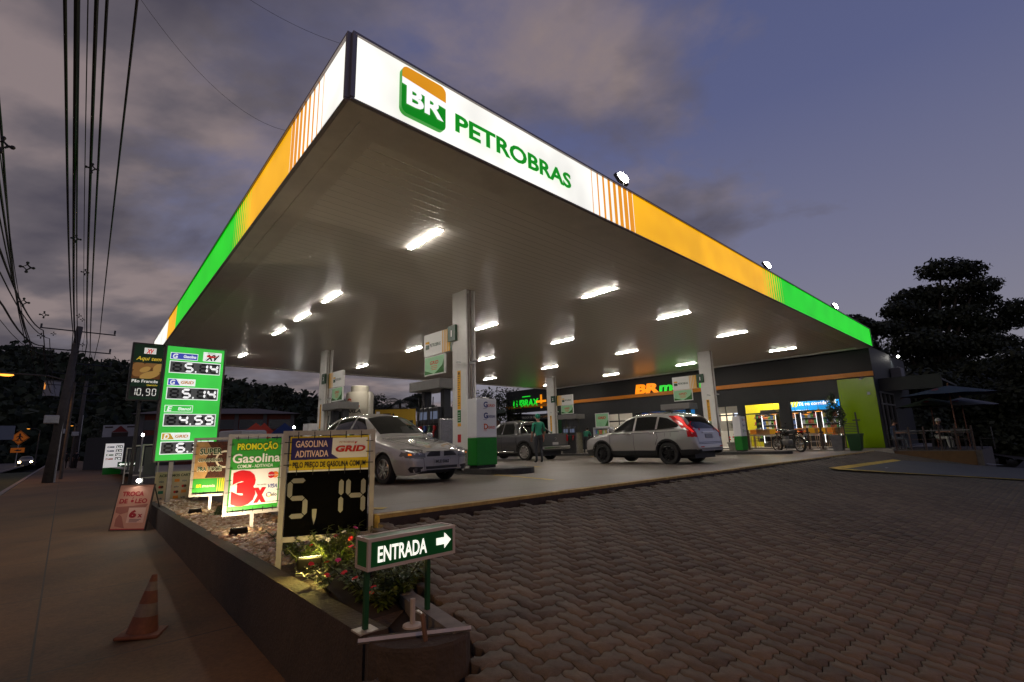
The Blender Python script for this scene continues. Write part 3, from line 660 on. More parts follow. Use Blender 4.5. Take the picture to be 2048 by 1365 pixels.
def pump(s, t, label):
    g = CP(s, t); g.z = zf(g.x, g.y) + .12
    o = thing('fuel_pump', label, 'fuel pump', g, rA, 'fuel pumps')
    mb = MB(); mb.rbox(-.26, .26, -.52, .52, 0, 1.12, .03); mb.build('cabinet', pump_blk, o)
    mb = MB(); mb.rbox(-.285, .285, -.60, -.53, .0, 1.28, .02); mb.rbox(-.285, .285, .53, .60, .0, 1.28, .02); mb.build('side_panel', mat('brushed_steel', (.30, .29, .28), .25, .85, var=.08), o)
    mb = MB(); mb.rbox(-.24, .24, -.50, .50, 1.13, 1.62, .03, 0)
    for y_ in (-.26, .26): mb.bb(-.252, -.242, y_ - .17, y_ + .17, 1.28, 1.50, 1)
    mb.build('display_head', [pump_blk, mat('pump_display', (.03, .035, .05), .2, es=.15, ec=(.5, .6, .9))], o)
    for y_ in (-.48, .48):
        mb = MB(); mb.rbox(-.12, .12, y_ - .09, y_ + .09, 1.3, 2.12, .02); mb.bb(-.125, -.121, y_ - .05, y_ - .01, 1.85, 2.05, 0); mb.build('post', pump_blk, o)
    mb = MB(); mb.rbox(-.42, .42, -.78, .78, 2.10, 2.38, .02); mb.build('header', pump_grey, o)
    for k, y_ in enumerate((-.36, -.12, .12, .36)):
        mb = MB(); mb.tube([(-.27, y_, 1.02), (-.33, y_, .92), (-.33, y_, .80)], [.035, .03, .02], 8, 0); mb.bb(-.31, -.26, y_ - .04, y_ + .04, .98, 1.1, 0)
        mb.build('nozzle', mat('nozzle_%d' % (k % 3), (S(150, 20, 20), S(20, 70, 40), S(30, 60, 130))[k % 3], .4), o)
        mb = MB(); yy = y_ + .05; mb.tube([(-.30, yy, 1.0), (-.40, yy, .7), (-.42, yy + .03, .35), (-.36, yy + .05, .3), (-.31, yy + .06, .8), (-.27, yy + .05, 1.9)], .014, 6, 0); mb.build('hose', rubber, o)
    return o
pump(5.95, 7.15, 'dark fuel pump with grey header behind the silver hatchback, beside column 1')
pump(20.9, 8.2, 'fuel pump with grey header rising behind the silver SUV roof')
pump(6.3, 14.4, 'dark fuel pump with red hoses between column 3 and the silver hatchback')
pump(21.6, 15.9, 'fuel pump with grey header behind the pickup tailgate')
def price_box(s, t, rows_, label, w=.34, h=1.55):
    g = CP(s, t); g.z = zf(g.x, g.y) + .13
    o = thing('pump_cover', label, 'pump cover', g, rA, 'white and green pump covers')
    MB().rbox(-.30, .30, -w / 2, w / 2, .06, h * .43, .012).build('lower_panel', mat('cover_green', S(0, 118, 20), .4, var=.08), o)
    mb = MB(); mb.rbox(-.30, .30, -w / 2, w / 2, h * .43 + .002, h, .012); mb.build('upper_panel', mat('cover_white', (.70, .70, .72), .4), o)
    mb = MB()
    for k, (a, b_, mi) in enumerate(rows_):
        mb.text(a, -.09, h - .20 - k * .25, .13, y=-w / 2 - .003, bold=.03, mi=0 if mi == 0 else mi)
        if b_: mb.text(b_, .03, h - .185 - k * .25, .06, y=-w / 2 - .003, w=.22, bold=.02, shear=.1 if b_ == 'GRID' else 0, mi=1 if b_ == 'GRID' else 0)
        mb.rect(-.10, -.0, h - .235 - k * .25, h - .228 - k * .25, -w / 2 - .003, 0 if mi == 0 else mi)
    mb.build('lettering', [navy, mat('grid_orange', S(215, 80, 40), .5), mat('diesel_orange', S(200, 85, 30), .5), grnp], o)
    mb = MB(); mb.bb(-.27, .27, -w / 2 + .03, w / 2 - .03, -.02, .058); mb.build('plinth', isl_m, o)
    mb = MB(); mb.ball((-.1, 0, h + .02), .03); mb.ball((.2, 0, h + .02), .025); mb.tube([(-.2, 0, h), (0, 0, h + .05), (.2, 0, h + .01)], .008, 5); mb.build('cap', galv, o)
    return o
price_box(5.2, 4.15, [('G', 'GRID', 0), ('G', 'GASOLINA', 0), ('D', 'GRID', 2)], 'white and green pump cover with price names next to column 1')
price_box(20.73, 5.25, [('G', 'GRID', 0), ('G', 'GASOLINA', 0), ('E', 'ETANOL', 3)], 'white and green pump cover in front of the shop door, right of the SUV')
# ================================================================== CARS
def pchip(xs, ys, q):
    xs, ys = np.array(xs, float), np.array(ys, float); h = np.diff(xs); d = np.diff(ys) / h; m_ = np.zeros(len(xs))
    for i in range(1, len(xs) - 1):
        if d[i - 1] * d[i] > 0:
            w1, w2 = 2 * h[i] + h[i - 1], h[i] + 2 * h[i - 1]; m_[i] = (w1 + w2) / (w1 / d[i - 1] + w2 / d[i])
    m_[0], m_[-1] = d[0], d[-1]
    i = np.clip(np.searchsorted(xs, q) - 1, 0, len(h) - 1); t = (q - xs[i]) / h[i]; H = h[i]
    return (2 * t**3 - 3 * t**2 + 1) * ys[i] + (t**3 - 2 * t**2 + t) * H * m_[i] + (-2 * t**3 + 3 * t**2) * ys[i + 1] + (t**3 - t**2) * H * m_[i + 1]
def smoothpoly(P, n):
    """Catmull-Rom through section points"""
    P = np.array(P, float); E_ = np.vstack([2 * P[0] - P[1], P, 2 * P[-1] - P[-2]]); out_ = []
    for i in range(1, len(E_) - 2):
        for k in range(n):
            t = k / n; a, b, c, d = E_[i - 1:i + 3]
            out_.append(.5 * (2 * b + (c - a) * t + (2 * a - 5 * b + 4 * c - d) * t * t + (3 * b - a - 3 * c + d) * t**3))
    out_.append(P[-1]); return np.array(out_)
class Car:
    def __init__(s, name, label, cat, loc, rz, st, wheels, arch, paint, clad=None, clad_z=0, group=None, crown=.035):
        """st rows: x, z low, z shoulder, z top, half width at shoulder, half width at roof edge"""
        s.root = thing(name, label, cat, loc, rz, group); st = sorted(st); s.st = st
        xs = [r[0] for r in st]; q = np.unique(np.concatenate([np.linspace(xs[0], xs[-1], 84), xs] + [np.array([w + arch * math.cos(a) for a in np.linspace(0.02, math.pi - .02, 16)]) for w in wheels]))
        zl, zb, zt, wb, wt = [pchip(xs, [r[k] for r in st], q) for k in range(1, 6)]
        s.wheels = wheels
        rings = []
        for i, x in enumerate(q):
            lo = zl[i]
            for w in wheels:
                if abs(x - w) < arch: lo = max(lo, s_wz + math.sqrt(max(arch**2 - (x - w)**2, 0)))
            b, t, B_, T_ = zb[i], zt[i], wb[i], wt[i]; lo = min(lo, b - .05)
            g = max(t - b, 0); e = min(.07, g * .35); hgt = b - zl[i]
            def sidew(z):
                u = (z - zl[i]) / max(hgt, .1); return B_ * (.93 + .085 * u * 2 if u < .5 else 1.015 - .03 * (u - .5))
            P = [(sidew(lo) - .015, lo), (sidew(lo + (b - lo) * .12), lo + (b - lo) * .12), (sidew(lo + (b - lo) * .5), lo + (b - lo) * .5), (sidew(b - .07) if b - .07 > lo + (b - lo) * .5 else B_, max(b - .07, lo + (b - lo) * .6)), (B_ - .025, b)]
            if g > .02: P += [(B_ - .035 - (B_ - .035 - T_) * .5 + .012, b + (t - e - b) * .5), (T_, t - e), (T_ - .10, t - e * .25)]
            else: P += [(B_ - .08, b + g * .5), (T_, t - .004), (T_ - .1, t)]
            P += [((T_ - .10) * .5, t + crown * .75 * min(1, g * 5 + .25)), (0, t + crown * min(1, g * 5 + .25))]
            c = smoothpoly(P, 3); rings.append([(x, p[0], p[1]) for p in c])
        n = len(rings[0]); V = []; F = []
        for r in rings: V += r + [(p[0], -p[1], p[2]) for p in r[-2::-1]]
        k = 2 * n - 1
        for i in range(len(rings) - 1):
            for j in range(k - 1): F.append((i * k + j, i * k + j + 1, (i + 1) * k + j + 1, (i + 1) * k + j))
        F.append(tuple(range(k))[::-1]); F.append(tuple(range((len(rings) - 1) * k, len(rings) * k)))
        s.bvh = BVHTree.FromPolygons([Vector(v) for v in V], F)
        up = MB(); lowm = MB()
        for f in F:
            zc = sum(V[i][2] for i in f) / len(f)
            (lowm if clad and zc < clad_z and len(f) == 4 else up).add([V[i] for i in f], [tuple(range(len(f)))])
        def weld(mb, nm, mt):
            bm = bmesh.new()
            vs = [bm.verts.new(v) for v in mb.v]
            for f in mb.f:
                try: bm.faces.new([vs[i] for i in f])
                except Exception: pass
            bmesh.ops.remove_doubles(bm, verts=bm.verts, dist=1e-4)
            me = bpy.data.meshes.new(nm); bm.to_mesh(me); bm.free(); me.materials.append(mt)
            me.polygons.foreach_set('use_smooth', [True] * len(me.polygons))
            try: me.set_sharp_from_angle(angle=R(38))
            except Exception: pass
            o = bpy.data.objects.new(nm, me); COL.objects.link(o); o.parent = s.root; return o
        s.body = weld(up, 'body', paint)
        if clad: weld(lowm, 'sill_cladding', clad)
        x0, x1 = xs[0], xs[-1]; wmax = max(r[4] for r in st)
        mb = MB(); mb.bb(x0 + .25, x1 - .3, -(wmax - .28), wmax - .28, .20, .62)
        for w in wheels: mb.bb(w - arch - .03, w + arch + .03, -(wmax - .3), wmax - .3, .35, s_wz + arch + .08)
        mb.build('underbody', black, s.root)
    def dec(s, name, pts, ax, sg, mt, off=.006, sub=3, parent=None, mi_poly=None):
        """patch with outline pts, pressed on the body from direction sg*ax; pts: side (x,z), front/back (y,z), top (x,y)"""
        bm = bmesh.new(); 
        for pl in (pts if isinstance(pts[0][0], (tuple, list)) else [pts]): bm.faces.new([bm.verts.new((a, b, 0)) for a, b in pl])
        bmesh.ops.triangulate(bm, faces=bm.faces[:])
        for _ in range(5):
            es = [e for e in bm.edges if e.calc_length() > .11]
            if not es: break
            bmesh.ops.subdivide_edges(bm, edges=es, cuts=1); bmesh.ops.triangulate(bm, faces=[f for f in bm.faces if len(f.verts) > 3])
        d = {'x': Vector((-sg, 0, 0)), 'y': Vector((0, -sg, 0)), 'z': Vector((0, 0, -1))}[ax]
        vs = []
        for v in bm.verts:
            a, b = v.co.x, v.co.y
            o = {'x': Vector((6 * sg, a, b)), 'y': Vector((a, 3 * sg, b)), 'z': Vector((a, b, 4))}[ax]
            h, nrm, _, _ = s.bvh.ray_cast(o, d)
            if h is None:
                h, nrm, _, _ = s.bvh.find_nearest(o + d * (3.9 if ax == 'x' else 2.1 if ax == 'y' else 2.6)); h = h.copy()
            if nrm.dot(d) > 0: nrm = -nrm
            vs.append(h + nrm * off)
        bm.verts.index_update(); mb = MB()
        for f in bm.faces:
            ii = [v.index for v in f.verts]; nr = (vs[ii[1]] - vs[ii[0]]).cross(vs[ii[2]] - vs[ii[0]])
            if nr.dot(d) > 0: ii = ii[::-1]
            mb.f.append(tuple(ii)); mb.m.append(0)
        mb.v = vs; bm.free()
        return mb.build(name, mt, parent or s.root, smooth=True)
    def wheel(s, x, y, r, w, rimm, spokes, twin=False, rr=.66):
        sg = 1 if y > 0 else -1
        o = MB(); y0 = -w / 2
        o.lathe([(r * rr, -w / 2 + .02), (r * .80, -w / 2), (r * .94, -w / 2 + .01), (r, -w / 2 + .04), (r, w / 2 - .04), (r * .94, w / 2 - .01), (r * .80, w / 2), (r * rr, w / 2 - .02)], 36, 'y', cap=False)
        wh = o.build('wheel', rubber, s.root, smooth=True, angle=40); wh.location = (x, y, r)
        q = MB(); Rr = r * rr; face = sg * (w / 2 - .015)
        q.lathe([(Rr * 1.02, face - sg * .0), (Rr * .94, face + sg * .012), (Rr * .90, face - sg * .02), (Rr * .88, face - sg * .12)], 36, 'y', cap=False)
        q.lathe([(.01, face + sg * .005), (Rr * .2, face + sg * .005), (Rr * .24, face - sg * .03), (Rr * .24, face - sg * .06)], 20, 'y')
        for k in range(spokes):
            for da in ((-.13, .13) if twin else (0,)):
                a = 2 * math.pi * k / spokes + .2; c, s_ = math.cos(a), math.sin(a); wd = Rr * (.085 if twin else .13)
                def pt(rad, off, yy): return (c * rad - s_ * off, yy, s_ * rad + c * off)
                i0, o0 = da * Rr * .7, da * Rr * 1.25
                yy = face - sg * .006; yb = face - sg * .05
                P = [pt(Rr * .15, i0 - wd * .8, yy), pt(Rr * .93, o0 - wd, yy), pt(Rr * .93, o0 + wd, yy), pt(Rr * .15, i0 + wd * .8, yy)]
                Qb = [(p[0], yb, p[2]) for p in P]
                q.add(P + Qb, [(0, 1, 2, 3), (7, 6, 5, 4), (0, 4, 5, 1), (1, 5, 6, 2), (2, 6, 7, 3), (3, 7, 4, 0)])
        rm = q.build('rim', rimm, wh, smooth=True, angle=30)
        d = MB(); d.lathe([(.0, sg * .01), (Rr * .86, sg * .01)], 24, 'y', (0, face - sg * .13, 0)); d.build('brake_disc', mat('brake_dark', (.03, .028, .026), .5, .5), wh)
s_wz = .31
def carpaint(name, c, metal=.75, rough=.32):
    M = mat(name, c, rough, metal, coat=.9); t = M.node_tree; b = t.nodes['Principled BSDF']
    co = t.nodes.new('ShaderNodeTexCoord'); n = t.nodes.new('ShaderNodeTexNoise'); n.inputs['Scale'].default_value = 3; n.inputs['Detail'].default_value = 6; t.links.new(co.outputs['Object'], n.inputs['Vector'])
    r_ = t.nodes.new('ShaderNodeMapRange'); r_.inputs['To Min'].default_value = rough - .02; r_.inputs['To Max'].default_value = rough + .03; t.links.new(n.outputs[0], r_.inputs[0]); t.links.new(r_.outputs[0], b.inputs['Roughness']); return M
silver = carpaint('silver_paint', (.54, .525, .505), .5, .20); greyp = carpaint('graphite_paint', (.085, .085, .088), .6)
lampglass = mat('headlamp_glass', (.10, .10, .095), .06, 0, spec=1); chrome = mat('chrome', (.7, .7, .7), .12, 1)
amber = mat('amber_lens', S(230, 120, 20), .3, es=.5); gap_m = mat('panel_gap', (.012, .012, .012), .8)
plate_m = mat('plate_grey', (.36, .36, .36), .4); redlens = mat('red_lens', S(150, 8, 10), .15, es=.12); redlit = mat('red_lit', S(230, 20, 20), .3, es=.5, ec=(1, .04, .03))
alloy = mat('alloy', (.42, .40, .37), .35, .8); blackalloy = mat('black_alloy', (.03, .03, .03), .3, .5)
def strip(a, b, w):
    a, b = Vector((*a, 0)), Vector((*b, 0)); n = (b - a); n = Vector((-n.y, n.x, 0)).normalized() * w / 2
    return [tuple((p)[:2]) for p in (a - n, b - n, b + n, a + n)]
def text_patch(c, txt, cx, cz, w, h, sg, mt, off=.012):
    """writing pressed on the nose or tail"""
    mb = MB(); mb.text(txt, 0, 0, h, w=w, bold=.02, align='CENTER')
    M_ = MB()
    vs = []
    for v in mb.v:
        y_ = cx + (v.x if sg > 0 else -v.x) * (1 if sg > 0 else 1); z_ = cz + v.z
        h_, n_, _, _ = c.bvh.ray_cast(Vector((6 * sg, y_, z_)), Vector((-sg, 0, 0)))
        vs.append((h_ if h_ else Vector((2 * sg, y_, z_))) + Vector((sg * off, 0, 0)))
    M_.v = vs; M_.f = mb.f; M_.m = mb.m; return M_.build('lettering', mt, c.root)
# ---------------- silver hatchback
s_wz = .30
w1 = FG(774, 967.5); hd = -BD; ang = rz_of(hd) + R(5); KH = .855
hv = Vector((math.cos(ang), math.sin(ang), 0)); rv = Vector((hv.y, -hv.x, 0))
ctr = w1 - rv * .74 * KH - hv * 1.32 * KH
ctr.z = zf(ctr.x, ctr.y)
hb = Car('parked_car', 'silver hatchback facing the camera beside column 1 with its front lamps towards the yard', 'car', ctr, ang,
    [(2.16, .27, .60, .635, .55, .42), (2.11, .21, .63, .67, .67, .50), (1.98, .19, .665, .715, .80, .58), (1.75, .19, .715, .785, .855, .66), (1.35, .19, .79, .87, .87, .72), (.98, .19, .875, .945, .873, .72), (.86, .19, .895, 1.0, .873, .70),
     (.45, .19, .92, 1.26, .875, .62), (.05, .19, .935, 1.44, .876, .585), (-.35, .19, .95, 1.495, .876, .58), (-.9, .19, .965, 1.485, .875, .575), (-1.45, .20, .98, 1.40, .86, .56), (-1.72, .22, .985, 1.25, .84, .55), (-1.92, .25, .98, 1.02, .80, .56), (-2.04, .27, .90, .93, .70, .5), (-2.09, .32, .8, .83, .6, .45)],
    (1.32, -1.28), .345, silver)
hb.root.scale = (KH,) * 3
for x in (1.32, -1.28):
    for y in (.765, -.765): hb.wheel(x, y, .307, .19, alloy, 5, True)
hb.dec('windshield', [(.80, -.60), (.86, 0), (.80, .60), (.50, .575), (.16, .53), (.12, 0), (.16, -.53), (.50, -.575)], 'z', 1, glass_dark)
for sg in (1, -1):
    hb.dec('side_window', [[(.58, .95), (.60, .98), (.12, 1.365), (-.16, 1.415), (-.16, .965)], [(-.24, .97), (-.24, 1.42), (-.62, 1.42), (-.92, 1.385), (-.92, .985)], [(-1.0, .99), (-1.0, 1.37), (-1.28, 1.30), (-1.48, 1.05), (-1.44, 1.0)]], 'y', sg, glass_dark)
    hb.dec('headlight', [(sg * .42, .53), (sg * .44, .675), (sg * .60, .70), (sg * .80, .70), (sg * .845, .57), (sg * .78, .53)], 'x', 1, lampglass, .008)
    hb.dec('indicator', [(sg * .69, .58), (sg * .71, .61), (sg * .75, .61), (sg * .75, .575)], 'x', 1, mat('amber_glow', S(235, 120, 10), .3, es=1.0), .014)
    hb.dec('fog_intake', [(sg * .50, .245), (sg * .47, .35), (sg * .72, .365), (sg * .745, .32), (sg * .70, .25)], 'x', 1, black, .006)
    o = hb.dec('fog_lamp', [(sg * .62 + .035 * math.cos(a), .305 + .04 * math.sin(a)) for a in np.linspace(0, 5.6, 10)], 'x', 1, lampglass, .012)
    hb.dec('door_gap', [strip((.62, .25), (.58, .93), .012), strip((-.2, .24), (-.2, .95), .012), strip((-1.02, .62), (-.98, .97), .012), strip((.62, .245), (-.9, .245), .012)], 'y', sg, gap_m, .003)
    for x in (-.08, -.88):
        mb = MB(); mb.tube([(x - .09, sg * .895, .80), (x - .07, sg * .915, .805), (x + .07, sg * .915, .805), (x + .09, sg * .895, .80)], .014, 6); mb.build('door_handle', silver, hb.root, smooth=True)
    mb = MB(); mb.ball((.50, sg * .96, .99), .1, 0, 12, (.55, 1.0, .7)); mb.tube([(.56, sg * .84, .95), (.52, sg * .92, .97)], .03, 6); mb.build('mirror', silver, hb.root, smooth=True)
    hb.dec('bonnet_gap', [strip((2.05, sg * .40), (1.0, sg * .66), .012)], 'z', 1, gap_m, .003)
hb.dec('grille', [[(-.38, .545), (-.385, .645), (-.05, .645), (-.05, .545)], [(.05, .545), (.05, .645), (.385, .645), (.38, .545)]], 'x', 1, black)
hb.dec('bumper_intake', [[(-.40, .30), (-.41, .355), (.41, .355), (.40, .30)], [(-.39, .225), (-.40, .285), (.40, .285), (.39, .225)]], 'x', 1, black)
hb.dec('bumper_seam', [strip((-.82, .52), (-.46, .515), .008), strip((.46, .515), (.82, .52), .008), strip((-.46, .515), (-.42, .22), .008), strip((.46, .515), (.42, .22), .008)], 'x', 1, gap_m, .003)
hb.dec('number_plate', [(-.20, .385), (-.20, .505), (.20, .505), (.20, .385)], 'x', 1, plate_m, .014)
text_patch(hb, 'MLE·5062', 0, .415, .34, .06, 1, ink, .022)
mb = MB(); mb.bb(.42, .50, -.28, .10, 1.30, 1.335); mb.build('dashboard_glow', amber, hb.root).location = (-.14, .05, 0)
MB().lathe([(.0, 0), (.02, 0)], 10, 'y').build('badge', chrome, hb.root).location = (2.15, 0, .60)
# ---------------- silver SUV
s_wz = .36
r1, f1_ = FG(1343, 928.5), FG(1206, 926); hv = Vector((math.sin(R(-41)), math.cos(R(-41)), 0)); q_ = ray(1211, 926); wbm = (q_.x * r1.y - q_.y * r1.x) / (hv.x * q_.y - hv.y * q_.x); rv = Vector((hv.y, -hv.x, 0))
print('SUV wheelbase measured', wbm)
k_ = wbm / 2.62
ctr = r1 + hv * wbm / 2 + rv * .76 * k_; ctr.z = zf(ctr.x, ctr.y)
s_wz = .355
sv = Car('parked_car', 'silver SUV seen from its rear left side with black wheels and red tail light', 'car', ctr, rz_of(hv),
    [(2.22, .35, .70, .74, .55, .45), (2.17, .28, .76, .80, .70, .52), (2.02, .26, .82, .87, .83, .60), (1.75, .26, .90, .97, .885, .70), (1.3, .26, .985, 1.05, .90, .74), (1.05, .26, 1.02, 1.11, .905, .73), (.7, .26, 1.045, 1.34, .908, .67), (.3, .26, 1.06, 1.55, .91, .63), (-.1, .26, 1.07, 1.635, .91, .625), (-.7, .26, 1.085, 1.645, .91, .62),
     (-1.3, .27, 1.10, 1.615, .905, .61), (-1.75, .28, 1.12, 1.55, .89, .60), (-1.98, .30, 1.10, 1.38, .87, .60), (-2.13, .32, 1.02, 1.18, .85, .62), (-2.22, .34, .95, 1.0, .80, .62), (-2.29, .38, .62, .66, .74, .6), (-2.32, .42, .58, .61, .66, .55)],
    (1.31, -1.31), .40, silver, mat('cladding', (.02, .02, .02), .6), .47)
sv.root.scale = (k_, k_, k_)
for x in (1.31, -1.31):
    for y in (.79, -.79): sv.wheel(x, y, .355, .23, blackalloy, 6, True)
for sg in (1, -1):
    sv.dec('side_window', [[(.78, 1.085), (.72, 1.16), (.36, 1.43), (.10, 1.515), (-.02, 1.525), (-.02, 1.09)], [(-.10, 1.095), (-.10, 1.53), (-.55, 1.535), (-.88, 1.52), (-.88, 1.11)], [(-.96, 1.115), (-.96, 1.51), (-1.25, 1.46), (-1.60, 1.29), (-1.70, 1.21), (-1.66, 1.16), (-1.55, 1.145)]], 'y', sg, glass_dark)
    sv.dec('window_trim', [strip((.86, 1.055), (-1.6, 1.12), .02)], 'y', sg, gap_m, .01)
    sv.dec('door_gap', [strip((.95, .48), (.93, 1.03), .012), strip((-.06, .3), (-.06, 1.05), .012), strip((-.98, .85), (-.93, 1.08), .012), strip((-.98, .85), (-.88, .62), .012), strip((1.0, .985), (-1.75, 1.03), .013)], 'y', sg, gap_m, .003)
    sv.dec('fuel_flap' if sg > 0 else 'seam', [strip((-1.25, .88), (-1.25, 1.0), .008), strip((-1.45, .88), (-1.45, 1.0), .008)], 'y', sg, gap_m, .003)
    sv.dec('wheel_arch_trim', [[(xw + (.40 if k == 0 else .46) * math.cos(a), .355 + (.40 if k == 0 else .46) * math.sin(a)) for k, rng_ in ((0, np.linspace(0, math.pi, 14)), (1, np.linspace(math.pi, 0, 14))) for a in rng_] for xw in (1.31, -1.31)], 'y', sg, mat('cladding'), .008)
    for x in (.12, -.80):
        mb = MB(); mb.tube([(x - .12, sg * .925, .985), (x - .09, sg * .95, .995), (x + .09, sg * .95, .998), (x + .12, sg * .925, .99)], .017, 6); mb.build('door_handle', chrome, sv.root, smooth=True)
    mb = MB(); mb.ball((.80, sg * 1.0, 1.13), .12, 0, 12, (.5, .9, .75)); mb.tube([(.86, sg * .86, 1.07), (.82, sg * .95, 1.10)], .035, 6); mb.build('mirror', silver, sv.root, smooth=True)
    mb = MB(); mb.tube([(.1, sg * .55, 1.625), (.05, sg * .55, 1.70), (-.6, sg * .54, 1.725), (-1.3, sg * .53, 1.695), (-1.36, sg * .53, 1.62)], .018, 6); mb.build('roof_rail', black, sv.root, smooth=True)
    sv.dec('tail_light', [[(sg * .60, 1.52), (sg * .63, 1.52), (sg * .80, 1.22), (sg * .86, 1.12), (sg * .86, .84), (sg * .70, .84), (sg * .71, 1.10), (sg * .74, 1.2)]], 'x', -1, redlens, .010)
    sv.dec('lit_lamp', [[(sg * .605, 1.51), (sg * .63, 1.50), (sg * .78, 1.22), (sg * .83, 1.11), (sg * .835, .98), (sg * .78, .98), (sg * .775, 1.12), (sg * .755, 1.2)]], 'x', -1, redlit, .018)
    sv.dec('tail_light', [[(-1.98, 1.40), (-2.04, 1.40), (-2.20, 1.05), (-2.20, .85), (-2.02, .85), (-1.98, 1.1), (-2.02, 1.2)]], 'y', sg, redlens, .008)
    sv.dec('reflector', [(sg * .48, .53), (sg * .48, .56), (sg * .68, .56), (sg * .68, .53)], 'x', -1, redlens, .008)
    sv.dec('headlight', [(sg * .48, .72), (sg * .50, .84), (sg * .80, .88), (sg * .84, .78)], 'x', 1, lampglass, .008)
for dx in (.0, -.95):
    mb = MB(); mb.tube([(dx, -.56, 1.70), (dx - .02, 0, 1.735), (dx, .56, 1.70)], .022, 6); mb.build('roof_bar', black, sv.root, smooth=True)
sv.dec('rear_window', [(-.58, 1.47), (.58, 1.47), (.68, 1.16), (.60, 1.10), (-.60, 1.10), (-.68, 1.16)], 'x', -1, glass_dark, .008)
sv.dec('windshield', [(1.02, -.66), (1.08, 0), (1.02, .66), (.42, .58), (.38, 0), (.42, -.58)], 'z', 1, glass_dark)
sv.dec('tailgate_gap', [strip((-.70, .68), (-.70, 1.08), .012), strip((.70, .68), (.70, 1.08), .012), strip((-.70, .68), (.70, .68), .012)], 'x', -1, gap_m, .003)
sv.dec('number_plate', [(-.22, .80), (-.22, .93), (.22, .93), (.22, .80)], 'x', -1, plate_m, .012)
sv.dec('plate_garnish', [strip((-.36, .985), (.36, .985), .035)], 'x', -1, chrome, .02)
sv.dec('bumper_seam', [strip((-.84, .64), (.84, .64), .012), strip((-.84, .50), (.84, .50), .01)], 'x', -1, gap_m, .003)
# ---------------- dark pickup
s_wz = .39
rr_ = FG(1053, 921); hv = BD.copy(); hv.rotate(Matrix.Rotation(R(3), 3, 'Z')); rv = Vector((hv.y, -hv.x, 0))
ctr = rr_ + hv * 1.57 + rv * .8; ctr.z = zf(ctr.x, ctr.y)
pk = Car('parked_car', 'dark grey double cab pickup seen from its tailgate with silver spoked wheels', 'car', ctr, rz_of(hv),
    [(2.55, .42, .85, .9, .6, .5), (2.48, .34, .92, .97, .78, .58), (2.25, .32, .98, 1.04, .90, .68), (1.8, .32, 1.05, 1.12, .945, .76), (1.25, .32, 1.10, 1.17, .955, .76), (1.0, .32, 1.11, 1.25, .955, .72), (.55, .32, 1.13, 1.6, .955, .67), (.2, .32, 1.14, 1.76, .955, .655), (-.3, .32, 1.15, 1.80, .955, .65), (-.85, .32, 1.15, 1.75, .955, .65), (-1.0, .33, 1.15, 1.55, .955, .68),
     (-1.10, .33, 1.15, 1.22, .955, .82), (-1.14, .33, 1.15, 1.165, .955, .86), (-1.3, .33, 1.15, 1.16, .955, .87), (-2.2, .36, 1.16, 1.165, .95, .87), (-2.56, .40, 1.16, 1.165, .94, .86), (-2.62, .42, 1.15, 1.155, .90, .82)],
    (1.55, -1.57), .445, greyp)
for x in (1.55, -1.57):
    for y in (.83, -.83): pk.wheel(x, y, .39, .25, alloy, 10, False, .70)
for sg in (1, -1):
    pk.dec('side_window', [[(.62, 1.17), (.52, 1.30), (.18, 1.63), (-.10, 1.66), (-.10, 1.18)], [(-.18, 1.18), (-.18, 1.67), (-.70, 1.66), (-.86, 1.5), (-.92, 1.2)]], 'y', sg, glass_dark)
    pk.dec('door_gap', [strip((.78, .5), (.72, 1.12), .014), strip((-.14, .40), (-.14, 1.15), .014), strip((-1.07, .8), (-1.04, 1.14), .014), strip((-1.12, .45), (-1.12, 1.14), .016)], 'y', sg, gap_m, .003)
    for x in (.02, -.88):
        mb = MB(); mb.tube([(x - .12, sg * .97, 1.04), (x - .09, sg * 1.0, 1.05), (x + .09, sg * 1.0, 1.05), (x + .12, sg * .97, 1.04)], .018, 6); mb.build('door_handle', greyp, pk.root)
    pk.dec('tail_light', [(sg * .80, .82), (sg * .80, 1.12), (sg * .93, 1.12), (sg * .93, .82)], 'x', -1, redlens, .01)
    pk.dec('wheel_arch_trim', [[(xw + (.45 if k == 0 else .52) * math.cos(a), .39 + (.45 if k == 0 else .52) * math.sin(a)) for k, rng_ in ((0, np.linspace(.0, math.pi, 14)), (1, np.linspace(math.pi, .0, 14))) for a in rng_] for xw in (1.55, -1.57)], 'y', sg, black, .006)
    mb = MB(); mb.tube([(1.0, sg * 1.0, .40), (-1.0, sg * 1.0, .40)], .035, 8); mb.build('side_step', chrome, pk.root, smooth=True)
    mb = MB(); mb.ball((.62, sg * 1.07, 1.22), .13, 0, 12, (.5, .9, .9)); mb.tube([(.66, sg * .92, 1.14), (.62, sg * 1.0, 1.17)], .04, 6); mb.build('mirror', greyp, pk.root, smooth=True)
    mb = MB(); mb.tube([(-1.16, sg * .80, 1.17), (-1.2, sg * .68, 1.66), (-1.22, sg * .4, 1.73), (-1.22, 0, 1.735)], .035, 8); mb.tube([(-1.22, sg * .66, 1.62), (-1.75, sg * .82, 1.17)], .03, 8); mb.build('sports_bar', chrome, pk.root, smooth=True)
pk.dec('rear_window', [(-.58, 1.22), (-.52, 1.62), (.52, 1.62), (.58, 1.22)], 'x', -1, glass_dark, .01)
pk.dec('tailgate_gap', [strip((-.78, .66), (-.78, 1.14), .014), strip((.78, .66), (.78, 1.14), .014), strip((-.78, .66), (.78, .66), .014)], 'x', -1, gap_m, .003)
pk.dec('badge', [(.075 * math.cos(a), .93 + .075 * math.sin(a)) for a in np.linspace(0, 5.9, 16)], 'x', -1, chrome, .016)
pk.dec('badge', [(.055 * math.cos(a), .93 + .055 * math.sin(a)) for a in np.linspace(0, 5.9, 16)], 'x', -1, greyp, .02)
text_patch(pk, 'W', 0, .90, .07, .05, -1, chrome, .026)
